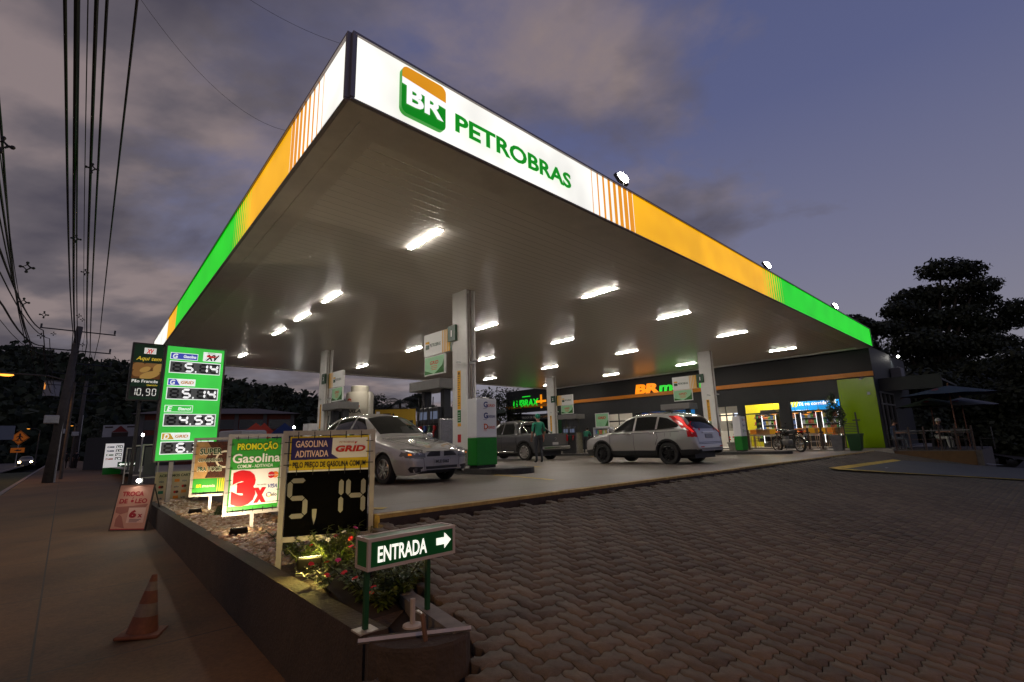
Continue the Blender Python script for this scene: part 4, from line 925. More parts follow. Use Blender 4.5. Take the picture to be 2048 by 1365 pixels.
mb = MB(); mb.rbox(-2.74, -2.58, -.93, .93, .48, .63, .04); mb.build('rear_bumper', chrome, pk.root)
pk.dec('number_plate', [(-.2, .68), (-.2, .79), (.2, .79), (.2, .68)], 'x', -1, plate_m, .014)
# ================================================================== MOTORCYCLE (x forward)
mr_, mf_ = FG(1607, 905.5), FG(1557, 903.5)
hv = mf_ - mr_; hv.z = 0; hv.normalize()
mid = (mr_ + mf_) / 2; sc_ = 1.0; mid.z = zf(mid.x, mid.y)
mo = thing('motorcycle', 'black motorcycle on its stand in front of the shop window', 'motorcycle', mid, rz_of(Vector((-.2, .98, 0)))); mo.scale = (1.16, 1.16, 1.16)
mblk = mat('moto_black', (.012, .012, .013), .25, coat=.6)
for x in (.66, -.62):
    mb = MB(); mb.lathe([(.245, -.035), (.285, -.05), (.31, -.03), (.315, 0), (.31, .03), (.285, .05), (.245, .035)], 30, 'y', cap=False); w_ = mb.build('wheel', rubber, mo, smooth=True); w_.location = (x, 0, .315)
    mb = MB(); mb.lathe([(.25, -.03), (.235, 0), (.25, .03)], 30, 'y', cap=False); mb.lathe([(.01, -.05), (.05, -.05), (.05, .05), (.01, .05)], 12, 'y')
    for k in range(16):
        a = k * math.pi / 8; mb.tube([(.04 * math.cos(a), .03 * (-1)**k, .04 * math.sin(a)), (.24 * math.cos(a + .15), 0, .24 * math.sin(a + .15))], .004, 4)
    mb.build('rim', alloy, w_)
mb = MB()
for y in (.08, -.08): mb.tube([(.66, y, .315), (.48, y, .78), (.42, y, .95)], .022, 8)
mb.build('fork', chrome, mo, smooth=True)
mb = MB(); mb.tube([(.36, -.38, 1.04), (.40, -.22, 1.03), (.42, 0, .98), (.40, .22, 1.03), (.36, .38, 1.04)], .014, 6); mb.tube([(.36, .38, 1.04), (.34, .42, 1.04)], .02, 6); mb.tube([(.38, -.25, 1.04), (.42, -.32, 1.18)], .008, 5); mb.tube([(.38, .25, 1.04), (.42, .32, 1.18)], .008, 5); mb.ball((.42, -.33, 1.20), .06, 0, 8, (.4, 1, .7)); mb.ball((.42, .33, 1.20), .06, 0, 8, (.4, 1, .7)); mb.build('handlebar', mblk, mo, smooth=True)
mb = MB(); mb.ball((.53, 0, .88), .10, 0, 12, (.8, 1, 1)); mb.build('headlight', lampglass, mo, smooth=True)
mb = MB(); mb.ball((.14, 0, .82), .2, 0, 14, (1.35, .62, .75)); mb.build('fuel_tank', mblk, mo, smooth=True)
mb = MB(); mb.rbox(-.62, -.02, -.13, .13, .77, .87, .04); mb.rbox(-.72, -.30, -.12, .12, .84, .92, .035); mb.build('seat', mat('seat_vinyl', (.02, .02, .02), .6), mo, smooth=True)
mb = MB(); mb.rbox(-.12, .22, -.14, .14, .28, .52, .05); mb.rbox(.04, .22, -.09, .09, .48, .68, .03); mb.build('engine', mat('engine_metal', (.25, .24, .23), .4, .8), mo, smooth=True)
mb = MB()
for y in (.09, -.09): mb.tube([(.42, y * .4, .92), (.1, y, .66), (-.35, y, .70), (-.75, y, .80)], .018, 6); mb.tube([(.40, y * .4, .80), (.25, y, .3), (-.15, y, .28), (-.62, y, .315)], .018, 6)
mb.build('frame', mblk, mo, smooth=True)
mb = MB(); mb.tube([(.2, -.12, .45), (.1, -.15, .27), (-.3, -.17, .29), (-.85, -.18, .40)], [.02, .022, .04, .045], 8); mb.build('exhaust', chrome, mo, smooth=True)
mb = MB(); mb.prism([(-.98 + .3 * 0, -.07, .62), (-.98, .07, .62), (-.70, .07, .80), (-.70, -.07, .80)], (0, 0, .02)); mb.tube([(-.70, 0, .82), (-.86, 0, .74), (-.97, 0, .55)], .03, 6); mb.build('rear_mudguard', mblk, mo)
mb = MB(); mb.lathe([(.35, -.05), (.36, 0), (.35, .05)], 40, 'y', (.66, 0, .315), cap=False); mb.v = [v if v.z > .52 else Vector((v.x, v.y, .52)) for v in mb.v]; mb.build('front_mudguard', mblk, mo, smooth=True)
MB().rbox(-.80, -.74, -.06, .06, .80, .86, .015).build('tail_light', redlens, mo)
mb = MB(); mb.box((-.95, 0, .66), (.012, .19, .16), 0, Matrix.Rotation(R(-25), 3, 'Y')); mb.build('number_plate', plate_m, mo)
mb = MB(); mb.tube([(-.05, .12, .3), (-.12, .28, .01)], .012, 6); mb.build('side_stand', dark_metal, mo)
for sx in (.44, -.78):
    for y in (.16, -.16):
        mb = MB(); mb.tube([(sx, 0, .84), (sx, y, .84)], .008, 5); mb.ball((sx, y, .84), .035, 0, 8); mb.build('indicator', amber, mo)
# ================================================================== PEOPLE
def person(label, loc, rz, J, shirt, pants, hairc=None, cap=None, shoes=None, sleeve=True):
    """J: joints in metres, x forward, y left: pelvis, chest, neck, head, and lists for arms (shoulder, elbow, wrist) and legs (hip, knee, ankle, toe)"""
    o = thing('person', label, 'person', loc, rz)
    V = []; E_ = []; Rr = []; reg = []
    def v(p, r, g, par=None):
        V.append(tuple(p)); Rr.append(r); reg.append(g)
        if par is not None: E_.append((par, len(V) - 1))
        return len(V) - 1
    P = {k: [Vector(q) for q in x] if isinstance(x, list) else Vector(x) for k, x in J.items()}
    pel = v(P['pelvis'], .135, 'p'); wa = v(P['pelvis'].lerp(P['chest'], .5), .125, 's', pel); ch = v(P['chest'], .145, 's', wa)
    ub = v(P['chest'].lerp(P['neck'], .65), .11, 's', ch); nk = v(P['neck'], .052, 'k', ub)
    hd_ = P['head'] - P['neck']; h1 = v(P['neck'] + hd_ * .45, .072, 'k', nk); h2 = v(P['head'], .098, 'k', h1); v(P['head'] + hd_.normalized() * .09, .075, 'k', h2)
    for a, sg in (('la', 1), ('ra', -1)):
        sh, el, wr = P[a]; i = v(sh, .058, 's', ub); i2 = v(sh.lerp(el, .5), .05, 's', i); e = v(el, .041, 's' if sleeve else 'k', i2); m_ = v(el.lerp(wr, .5), .036, 'k', e); w_ = v(wr, .026, 'k', m_)
        d = (wr - el).normalized(); pl = v(wr + d * .07, .030, 'k', w_)
        side = d.cross(Vector((0, 0, 1)) if abs(d.z) < .8 else Vector((1, 0, 0))).normalized(); dn = d.cross(side)
        for k in range(4):
            b = wr + d * .095 + side * (.027 - .018 * k); L = (.032, .037, .035, .026)[k]
            f1 = v(b, .0095, 'k', pl); f2 = v(b + d * L + dn * .008, .0085, 'k', f1); v(b + d * L * 1.7 + dn * .028, .0075, 'k', f2)
        t1 = v(wr + d * .04 + side * .04, .011, 'k', w_); v(wr + d * .075 + side * .058 + dn * .01, .009, 'k', t1)
    for a in ('ll', 'rl'):
        hp, kn_, an, to = P[a]; i = v(hp, .095, 'p', pel); i2 = v(hp.lerp(kn_, .5), .078, 'p', i); k_2 = v(kn_, .058, 'p', i2); c_ = v(kn_.lerp(an, .4), .055, 'p', k_2); an_ = v(an, .042, 'p', c_)
        ft = v(an + (to - an) * .5 + Vector((0, 0, -.015)), .042, 'f', an_); v(to, .032, 'f', ft)
    me = bpy.data.meshes.new('body'); me.from_pydata(V, E_, []); ob = bpy.data.objects.new('body', me); COL.objects.link(ob)
    sk = ob.modifiers.new('skin', 'SKIN'); 
    for i, r in enumerate(Rr): me.skin_vertices[0].data[i].radius = (r, r); me.skin_vertices[0].data[i].use_root = (i == 0)
    sb = ob.modifiers.new('sub', 'SUBSURF'); sb.levels = sb.render_levels = 1
    dg = bpy.context.evaluated_depsgraph_get(); m2 = bpy.data.meshes.new_from_object(ob.evaluated_get(dg)); m2.name = 'body'
    bpy.data.objects.remove(ob)
    m2.materials.clear()
    for x in (shirt, pants, skin, shoes or black): m2.materials.append(x)
    ix = {'s': 0, 'p': 1, 'k': 2, 'f': 3}; VA = np.array(V)
    from_edges = [(np.array(V[a]), np.array(V[b]), reg[b]) for a, b in E_]
    for p in m2.polygons:
        c = np.array(p.center); best = min(from_edges, key=lambda e: (np.linalg.norm(c - (e[0] + (e[1] - e[0]) * np.clip(((c - e[0]) @ (e[1] - e[0])) / max((e[1] - e[0]) @ (e[1] - e[0]), 1e-9), 0, 1)))))
        p.material_index = ix[best[2]]; p.use_smooth = True
    b = bpy.data.objects.new('body', m2); COL.objects.link(b); b.parent = o
    hc = P['head'] + hd_.normalized() * .03; fw = Vector((1, 0, 0))
    mb = MB(); mb.ball(hc + Vector((-.018, 0, .022)), .112, 0, 14, (1, .92, 1)); mb.v = [q if q.z > hc.z - .03 or q.x < hc.x - .03 else Vector((q.x, q.y, hc.z - .03)) for q in mb.v]
    mb.build('cap' if cap else 'hair', cap or hair, o, smooth=True)
    mb = MB()
    for sg in (1, -1): mb.ball(P['head'] + Vector((.092, sg * .033, .012)), .011, 0, 6)
    mb.build('eyes', ink, o); 
    mb = MB(); mb.ball(P['head'] + Vector((.105, 0, -.015)), .018, 0, 8, (1, .8, 1.3))
    for sg in (1, -1): mb.ball(P['head'] + Vector((0, sg * .098, 0)), .026, 0, 8, (.7, .4, 1.1))
    mb.build('face', skin, o, smooth=True)
    return o
STAND = dict(pelvis=(0, 0, .95), chest=(.01, 0, 1.28), neck=(0, 0, 1.50), head=(.03, 0, 1.63), la=[(0, .19, 1.42), (-.03, .25, 1.13), (.10, .24, .90)], ra=[(0, -.19, 1.42), (-.03, -.25, 1.13), (.10, -.24, .90)],
    ll=[(0, .10, .90), (.02, .11, .49), (-.02, .11, .07), (.15, .13, .035)], rl=[(0, -.10, .90), (.06, -.11, .49), (.0, -.11, .07), (.17, -.13, .035)])
BEND = dict(pelvis=(0, 0, .93), chest=(.20, 0, 1.20), neck=(.36, 0, 1.36), head=(.44, 0, 1.45), la=[(.28, .19, 1.30), (.42, .22, 1.06), (.66, .12, 1.02)], ra=[(.28, -.19, 1.30), (.42, -.22, 1.06), (.66, -.12, 1.02)],
    ll=[(0, .10, .88), (.05, .11, .48), (-.05, .11, .07), (.12, .13, .035)], rl=[(0, -.10, .88), (.0, -.11, .48), (-.1, -.11, .07), (.07, -.13, .035)])
SIT = dict(pelvis=(0, 0, .52), chest=(.04, 0, .86), neck=(.07, 0, 1.08), head=(.12, 0, 1.21), la=[(.06, .19, 1.0), (.12, .25, .74), (.36, .16, .76)], ra=[(.06, -.19, 1.0), (.12, -.25, .74), (.36, -.16, .76)],
    ll=[(.04, .10, .50), (.46, .13, .51), (.44, .13, .07), (.60, .14, .035)], rl=[(.04, -.10, .50), (.46, -.13, .51), (.50, -.13, .07), (.66, -.14, .035)])
teal = mat('teal_shirt', S(30, 120, 95), .8, var=.12, scale=14); dkpants = mat('dark_trousers', (.03, .032, .04), .85)
p_ = FG(1079, 925.5); p_.z = zf(p_.x, p_.y)
person('person in green work shirt and dark shorts standing behind the pickup tailgate', p_, rz_of(CAM - p_) + R(200), STAND, teal, dkpants, cap=teal)
p_ = CP(22.9, 15.9); p_.z = zf(p_.x, p_.y) + .13
person('person in green shirt bending over beside the far pump by the service bay', p_, rA + R(20), BEND, teal, dkpants)
# ================================================================== PLANTER AND ITS SIGNS
def sign_thing(name, label, cat, pa, pb, z0=None, group=None):
    """empty at ground point under pa, local x towards pb"""
    d = pb - pa; d.z = 0
    return thing(name, label, cat, pa, rz_of(d), group), d.length
O1, O2, O3, O4 = TG(735, 1277), TG(560, 1165), TG(433, 1094), TG(296, 1005)
oa = Vector((O1.x, O1.y, 0)); ob_ = Vector((O4.x, O4.y, 0)); od = (ob_ - oa); OL = od.length; od.normalize(); on = Vector((od.y, -od.x, 0))   # on: into the bed (towards the yard)
def rim(s, w, dz=0):
    p = oa + od * s + on * w; p.z = ztop(p.x, p.y) + dz; return p
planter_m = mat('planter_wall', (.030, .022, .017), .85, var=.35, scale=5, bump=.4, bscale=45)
planter = thing('planter', 'long low concrete planter wall filled with gravel, signs and flowers', 'planter', Vector((oa.x, oa.y, zs(oa.x, oa.y))))
po = planter.location.copy()
def pl_part(mb, name, m, **k):
    o = mb.build(name, m, planter, **k); o.location = -po; return o
IN0, IN1 = TG(940, 1262), TG(830, 1190)
wi = .13
def wallrun(pts, w, name, drop=.9, m=planter_m):
    """coping-topped wall along pts (outer line), width w inwards to the left of travel"""
    n_ = len(pts); mb = MB(); L_ = []; 
    for i in range(n_):
        a, b = pts[max(i - 1, 0)], pts[min(i + 1, n_ - 1)]; d = (b - a); d.z = 0; d.normalize(); nn_ = Vector((-d.y, d.x, 0)); L_.append(pts[i] + nn_ * w)
    for i in range(n_ - 1):
        a, b, c, d = pts[i], pts[i + 1], L_[i + 1], L_[i]
        top = [Vector((p.x, p.y, ztop(p.x, p.y))) for p in (a, b, c, d)]; bot = [Vector((p.x, p.y, ztop(p.x, p.y) - drop)) for p in (a, b, c, d)]
        e = .018
        mid = (top[0] + top[1] + top[2] + top[3]) / 4
        t2 = [p + (Vector((mid.x, mid.y, p.z)) - p) * 0 for p in top]
        mb.add(bot + top, [(4, 5, 6, 7), (0, 1, 5, 4), (2, 3, 7, 6)] + ([(3, 0, 4, 7)] if i == 0 else []) + ([(1, 2, 6, 5)] if i == n_ - 2 else []))
    return mb
FL = lambda p: Vector((p.x, p.y, 0))
tipL, tipR = FL(rim(0, 0)), FL(IN0)
tdir = (tipR - tipL); tc_ = (tipL + tipR) / 2; rad = tdir.length / 2
fw = Vector((tdir.y, -tdir.x, 0)).normalized()
arc = [tc_ - tdir.normalized() * rad * math.cos(a) + fw * rad * math.sin(a) * .75 for a in np.linspace(0, math.pi, 9)]
outer = [FL(rim(s, 0)) for s in np.linspace(OL, .05, 12)]
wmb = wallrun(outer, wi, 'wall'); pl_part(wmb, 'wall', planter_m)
# rounded end block of solid concrete
def slab(pts, drop, dz=0):
    mb = MB(); n_ = len(pts); T_ = [Vector((p.x, p.y, ztop(p.x, p.y) + dz)) for p in pts]; B_ = [Vector((p.x, p.y, ztop(p.x, p.y) - drop)) for p in pts]
    ins = sum(T_, Vector()) / n_
    T2 = [p + (ins - p) * .035 for p in T_]; T1 = [Vector((p.x, p.y, p.z - .015)) for p in T_]
    mb.add(B_ + T1 + T2, [tuple(range(2 * n_, 3 * n_))] + [(i, (i + 1) % n_, n_ + (i + 1) % n_, n_ + i) for i in range(n_)] + [(n_ + i, n_ + (i + 1) % n_, 2 * n_ + (i + 1) % n_, 2 * n_ + i) for i in range(n_)])
    return mb
back = [tipR + od * .10, tipL + od * .02]
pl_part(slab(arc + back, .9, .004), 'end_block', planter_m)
# inner kerb: from the tip along the yard, then beside the forecourt
ik = [FL(IN0), FL(IN1), FL(TG(752, 1082)), FL(K0 + kn * .1 - kd * .1)]
mb = MB()
for a, b in zip(ik, ik[1:]):
    d = (b - a).normalized(); n_ = Vector((-d.y, d.x, 0)) * .09
    q = [a, b, b + n_, a + n_]; T_ = [Vector((p.x, p.y, ztop(p.x, p.y) + .012)) for p in q]; B_ = [p - Vector((0, 0, .4)) for p in T_]
    mb.add(B_ + T_, [(4, 5, 6, 7), (0, 1, 5, 4), (1, 2, 6, 5), (2, 3, 7, 6), (3, 0, 4, 7)])
pl_part(mb, 'inner_kerb', mat('inner_kerb', (.13, .125, .12), .8, var=.3, scale=6))
# forecourt retaining face beside the bed
fe = K0 + BD * 22
mb = MB(); W3 = [K0, K0 + BD * 1.0 + AD * .4, K0 + BD * 24 + AD * .4]
for a, b in zip(W3, W3[1:]):
    d_ = (b - a); d_.z = 0; d_.normalize(); w_ = Vector((d_.y, -d_.x, 0)) * -.12
    mb.prism([(a.x + w_.x, a.y + w_.y, -1.0), (a.x, a.y, -1.0), (a.x, a.y, zf(a.x, a.y) + .02), (a.x + w_.x, a.y + w_.y, zf(a.x, a.y) + .02)], (b.x - a.x, b.y - a.y, zf(b.x, b.y) - zf(a.x, a.y)))
pl_part(mb, 'retaining_wall', mat('retaining_grey', (.13, .13, .135), .8, var=.2, scale=4))
# back end wall
e1_, e2_ = FL(rim(OL, 0)), FL(rim(OL, 0)) + AD * .95
pl_part(wallrun([e2_, e1_], -.13, 'wall'), 'end_wall', planter_m)
# soil and gravel bed
bed = [rim(.1, .1), IN1 + on * -.04, TG(748, 1082), Vector((K0.x - AD.x * .1, K0.y - AD.y * .1, 0)), FL(K0 + BD * 1.0 + AD * .35), FL(K0 + BD * (OL - 3.0)) + AD * .35, rim(OL, .1)]
soil = MB().poly([(p.x, p.y, ztop(p.x, p.y) - .05) for p in bed]).build('planter_soil', mat('garden_soil', (.035, .022, .014), .95, var=.5, scale=14, bump=.8, bscale=50)); soil['kind'] = 'structure'
def bedpt(s, w, dz=-.05):
    p = oa + od * s + on * w; p.z = ztop(p.x, p.y) + dz; return p
GS0 = (TG(560, 1120) - oa).dot(od)            # gravel begins here
def gravel():
    bm = bmesh.new(); bmesh.ops.create_icosphere(bm, subdivisions=1, radius=1); bv = np.array([v.co[:] for v in bm.verts]); bf = np.array([[v.index for v in f.verts] for f in bm.faces]); bm.free()
    rng = np.random.RandomState(5); V = []; F = []; M_ = []; n = 0
    for layer in range(2):
        for k in range(6400):
            s = GS0 + rng.rand() * (OL - GS0 - .1); wmax = 1.25 if s > 3.4 else .85
            w = .13 + rng.rand() * (wmax - .1)
            if rng.rand() > (1.0 if s < 5 else .75): continue
            r = rng.uniform(.016, .034) * (1 if s < 4 else 1.25)
            p = oa + od * s + on * w
            z = ztop(p.x, p.y) - .045 + layer * .018 + .03 * math.sin(s * 1.9) * math.sin(w * 5) + .05 * max(0, w - .3)
            q = bv * (1 + rng.normal(0, .12, (len(bv), 1))) * r * np.array([1.25, .95, .62])
            a = rng.rand(3) * 6.28; ca, sa = math.cos(a[0]), math.sin(a[0]); cb_, sb = math.cos(a[1] * .12), math.sin(a[1] * .12)
            q = q @ np.array([[ca, sa, 0], [-sa, ca, 0], [0, 0, 1]]) @ np.array([[1, 0, 0], [0, cb_, sb], [0, -sb, cb_]])
            V.append(q + np.array([p.x, p.y, z + r * .3])); F.append(bf + n); n += len(bv)
    o = mesh_np('gravel', np.concatenate(V), np.concatenate(F), None or gravel_m, smooth=True); o['kind'] = 'stuff'; o['label'] = 'pale tan river pebbles covering the planter bed'; o['category'] = 'gravel'
gravel_m = mat('river_pebble', (.4, .3, .2), .6); t = gravel_m.node_tree; b = t.nodes['Principled BSDF']
g = t.nodes.new('ShaderNodeNewGeometry'); rp = t.nodes.new('ShaderNodeValToRGB')
e = rp.color_ramp.elements; e[0].position = 0; e[0].color = (.30, .16, .075, 1); e[1].position = 1; e[1].color = (.72, .60, .46, 1); x = e.new(.5); x.color = (.55, .36, .19, 1)
t.links.new(g.outputs['Random Per Island'], rp.inputs[0]); n = t.nodes.new('ShaderNodeTexNoise'); n.inputs['Scale'].default_value = 60
mxn = t.nodes.new('ShaderNodeMix'); mxn.data_type = 'RGBA'; mxn.blend_type = 'MULTIPLY'; mxn.inputs[0].default_value = .5; t.links.new(rp.outputs[0], mxn.inputs[6]); t.links.new(n.outputs[1], mxn.inputs[7]); t.links.new(mxn.outputs[2], b.inputs['Base Color'])
gravel()
def spot(o, name, loc, tgt, power, col, angle=70, blend=.6, size=.03):
    L = bpy.data.lights.new(name, 'SPOT'); L.energy = power; L.color = col; L.spot_size = R(angle); L.spot_blend = blend; L.shadow_soft_size = size
    ob = bpy.data.objects.new(name, L); COL.objects.link(ob); ob.parent = o; ob.location = loc
    ob.rotation_euler = (Vector(tgt) - Vector(loc)).to_track_quat('-Z', 'Y').to_euler(); return ob
def pointlamp(o, name, loc, power, col, size=.05):
    L = bpy.data.lights.new(name, 'POINT'); L.energy = power; L.color = col; L.shadow_soft_size = size
    ob = bpy.data.objects.new(name, L); COL.objects.link(ob); ob.parent = o; ob.location = loc; return ob
warm = (1, .80, .50)
def ground_flood(px, py, label, aim, power, col=warm, dz=-.03):
    p = TG(px, py, dz)
    d = p - CAM; d.z = 0; o = thing('ground_floodlight', label, 'floodlight', p, rz_of(d), 'small floodlights in the planter bed')
    M_ = Matrix.Translation((0, 0, .09)) @ Matrix.Rotation(R(-38), 4, 'Y')
    mb = MB(); mb.M = M_; mb.rbox(-.022, .0, -.085, .085, -.06, .06, .01); mb.build('housing', black, o)
    mb = MB(); mb.M = M_; mb.bb(.001, .004, -.075, .075, -.05, .05); mb.build('lens', mat('warm_led', (1, .9, .7), .3, es=14, ec=(1, .84, .55)), o)
    mb = MB(); mb.tube([(0, -.09, .09), (0, -.09, .0), (0, .09, .0), (0, .09, .09)], .006, 5); mb.build('bracket', black, o)
    pointlamp(o, 'glow', (-.02, 0, .19), power * .05, col, .04)  # added fill light, stands in for bounce off the board onto the gravel
    tl = (Matrix.Rotation(-rz_of(d), 3, 'Z') @ (aim - p))
    spot(o, 'beam', (.03, 0, .11), tl, power, col, 150, .8)
    return o
tube_m = mat('sign_tube', (.40, .375, .35), .4, .2, var=.12, scale=7)
tie_m = mat('cable_tie', (.01, .01, .01), .6)
def frame_sign(name, label, L0, R0, ztop_, zbot, posts, y=0):
    """tube frame; returns thing, width. posts: list of (fraction, bottom z)"""
    o, Wd = sign_thing(name, label, 'sign', L0, R0)
    zb, zt = zbot - o.location.z, ztop_ - o.location.z
    mb = MB(); w = .04
    mb.bb(0, w, -.02, .02, zb, zt); mb.bb(Wd - w, Wd, -.02, .02, zb, zt); mb.bb(w + .001, Wd - w - .001, -.019, .019, zb, zb + w); mb.bb(w + .001, Wd - w - .001, -.019, .019, zt - w, zt)
    mb.build('frame', tube_m, o)
    for fr in posts:
        MB().bb(fr * Wd - .02, fr * Wd + .02, -.018, .018, -.06, zb - .001).build('post', tube_m, o)
    return o, Wd, zb, zt
def ties(o, x0, x1, z0, z1, n, m_, d=.035):
    mb = MB()
    for k in range(n):
        f = (k + .5) / n
        for (a, b_) in (((x0 + f * (x1 - x0), z1 - .02), (x0 + f * (x1 - x0), z1 + d)), ((x0 + f * (x1 - x0), z0 + .02), (x0 + f * (x1 - x0), z0 - d))): mb.tube([(a[0], -.012, a[1]), (b_[0], -.024, b_[1])], .0035, 4)
    for k in range(m_):
        f = (k + .5) / m_
        for (a, b_) in (((x0 + .02, z0 + f * (z1 - z0)), (x0 - d, z0 + f * (z1 - z0))), ((x1 - .02, z0 + f * (z1 - z0)), (x1 + d, z0 + f * (z1 - z0)))): mb.tube([(a[0], -.012, a[1]), (b_[0], -.024, b_[1])], .0035, 4)
    mb.build('cable_ties', tie_m, o)
def zat(px, py, p):   # height of pixel above point p (same vertical plane facing the camera)
    d = ray(px, py); k = math.hypot(p.x, p.y) / math.hypot(d.x, d.y); return CAMZ + d.z * k
def at_dist(px, py, dist):
    d = ray(px, py); k = dist / math.hypot(d.x, d.y); return CAM + d * k
Y_ = lambda n, c, **k: mat('print_' + n, S(*c), .45, **k)
pw, pg, pr, py_, pk_, pb = Y_('white', (235, 235, 232)), Y_('green', (50, 150, 48)), Y_('red', (200, 20, 30)), Y_('yellow', (235, 205, 30)), Y_('dark', (22, 22, 20)), Y_('blue', (35, 70, 150))
po_, pdg, pkraft = Y_('orange', (235, 130, 40)), Y_('deep_green', (18, 70, 34)), Y_('kraft', (176, 140, 90), var=.35, scale=3)
coffee = Y_('coffee', (70, 34, 16), var=.9, scale=38)
# ---- tall promotion board with the large price
gp = TG(652, 1088); dG = math.hypot(gp.x, gp.y)
gl, gr = at_dist(559, 1000, dG * .86), at_dist(747.5, 1000, dG * .85); gp = gp * 1.0; gp.x *= .855; gp.y *= .855; gp.z = ztop(gp.x, gp.y) - .05; gl.z = gr.z = gp.z
zt_ = zat(655, 861, gp); zb_ = zat(650, 1078, gp)
o, Wd, zb, zt = frame_sign('promotion_board', 'tall price board with yellow and purple banner over large grey digits, nearest in the planter', gl, gr, zt_, zb_, (.03, .97))
H = zt - zb; X = lambda f: f * Wd; Z = lambda f: zb + f * H
MB().bb(X(.06), X(.93), -.004, .012, Z(.03), Z(.615)).build('digit_panel', mat('digit_panel', (.003, .003, .0035), .7, spec=0), o)
dw, dh = X(.215), H * .36; dgm = mat('digit_grey', (.22, .215, .21), .5, var=.1, scale=5)
for ch, xx in (('5', .075), ('1', .45), ('4', .69)): mb = MB(); mb.seg(ch, X(xx), Z(.20), dw, dh, -.008, 0, None, .19); mb.build('price_digit', dgm, o)
mb = MB(); mb.poly([(X(.345), -.008, Z(.20)), (X(.365), -.008, Z(.135)), (X(.385), -.008, Z(.20)), (X(.39), -.008, Z(.275)), (X(.34), -.008, Z(.275))], 0)
mb.build('price_comma', dgm, o)
MB().bb(X(.075), X(.925), -.006, .010, Z(.632), Z(.945)).build('banner', Y_('banner_yellow', (222, 196, 20), var=.05, scale=4), o)
mb = MB()
mb.rect(X(.095), X(.912), Z(.735), Z(.925), -.009, 0)
mb.poly([(X(.09), -.011, Z(.728)), (X(.60), -.011, Z(.728)), (X(.52), -.011, Z(.775)), (X(.525), -.011, Z(.93)), (X(.09), -.011, Z(.93))], 1)
mb.text('GASOLINA', X(.135), Z(.845), H * .062, y=-.014, w=X(.34), bold=.018, mi=2); mb.text('ADITIVADA', X(.135), Z(.753), H * .062, y=-.014, w=X(.35), bold=.018, mi=2)
mb.text('GRID', X(.56), Z(.795), H * .055, y=-.014, w=X(.33), bold=.045, shear=.18, mi=3); mb.text('PETROBRAS', X(.60), Z(.875), H * .018, y=-.014, w=X(.16), mi=4)
mb.poly([(X(.77), -.014, Z(.862)), (X(.80), -.014, Z(.885)), (X(.77), -.014, Z(.885))], 3)
mb.text('PELO PREÇO DE GASOLINA COMUM', X(.115), Z(.657), H * .050, y=-.014, w=X(.78), bold=.022, mi=5)
mb.rect(X(.075), X(.925), Z(.617), Z(.631), -.008, 0)
mb.build('lettering', [pw, Y_('purple', (38, 30, 100)), Y_('peach', (238, 205, 190)), Y_('grid_red', (190, 40, 22)), Y_('rust', (180, 110, 80)), pk_], o)
ties(o, X(.075), X(.925), Z(.632), Z(.945), 5, 3, .04)
board_aim = (gl + gr) / 2; board_aim.z = zb_ + .3
# ---- 3x promotion
q = TG(503, 1058); dq = math.hypot(q.x, q.y)
l_, r_ = at_dist(446, 1000, dq * .985), at_dist(562, 1000, dq); l_.z = r_.z = q.z
o, Wd, zb, zt = frame_sign('promotion_board', 'white and green promotion board with a big red 3x, middle of the planter signs', l_, r_, zat(500, 869, q), zat(500, 1027, q), (.50,))
H = zt - zb; X = lambda f: f * Wd; Z = lambda f: zb + f * H
MB().bb(X(.07), X(.94), -.006, .010, Z(.06), Z(.94)).build('banner', pg, o)
mb = MB(); mb.rect(X(.095), X(.92), Z(.11), Z(.555), -.009, 0)
mb.text('PROMOÇÃO', X(.16), Z(.80), H * .085, y=-.009, w=X(.72), bold=.07, mi=4); mb.text('PROMOÇÃO', X(.165), Z(.803), H * .08, y=-.012, w=X(.71), bold=.03, mi=1)
mb.text('Gasolina', X(.10), Z(.64), H * .115, y=-.010, w=X(.83), bold=.02, mi=0); mb.text('COMUM - ADITIVADA', X(.19), Z(.575), H * .042, y=-.010, w=X(.62), bold=.012, mi=0)
mb.text('3', X(.12), Z(.15), H * .37, y=-.012, w=X(.41), bold=.085, mi=2); mb.text('x', X(.50), Z(.15), H * .24, y=-.013, w=X(.22), bold=.06, mi=2)
mb.text('Em até', X(.10), Z(.365), H * .026, y=-.012, w=X(.14), mi=3); mb.text('No cartão', X(.55), Z(.345), H * .022, y=-.012, w=X(.16), mi=3)
mb.lathe([(0, -.012), (X(.062), -.0121)], 18, 'y', (X(.79), 0, Z(.47)), 2); mb.lathe([(0, -.011), (X(.062), -.0111)], 18, 'y', (X(.86), 0, Z(.47)), 5)
mb.text('MasterCard', X(.725), Z(.46), H * .018, y=-.014, w=X(.19), bold=.01, mi=0)
mb.text('VISA', X(.74), Z(.305), H * .05, y=-.012, w=X(.17), bold=.02, shear=.2, mi=6); mb.text('elo', X(.81), Z(.20), H * .045, y=-.012, w=X(.10), bold=.01, mi=3)
for a0, mi in ((20, 6), (140, 2), (260, 7)): mb.tube([(X(.765) + .026 * math.cos(R(a0 + k * 15)), -.013, Z(.222) + .026 * math.sin(R(a0 + k * 15))) for k in range(8)], .005, 4, mi)
mb.text('PARA CARTÃO DE CRÉDITO', X(.68), Z(.125), H * .012, y=-.012, w=X(.22), mi=3)
mb.build('lettering', [pw, Y_('lime_yellow', (225, 225, 30)), pr, pk_, pdg, po_, pb, py_], o)
ties(o, X(.08), X(.93), Z(.06), Z(.94), 5, 6)
aim3 = (l_ + r_) / 2; aim3.z = zat(500, 960, q)
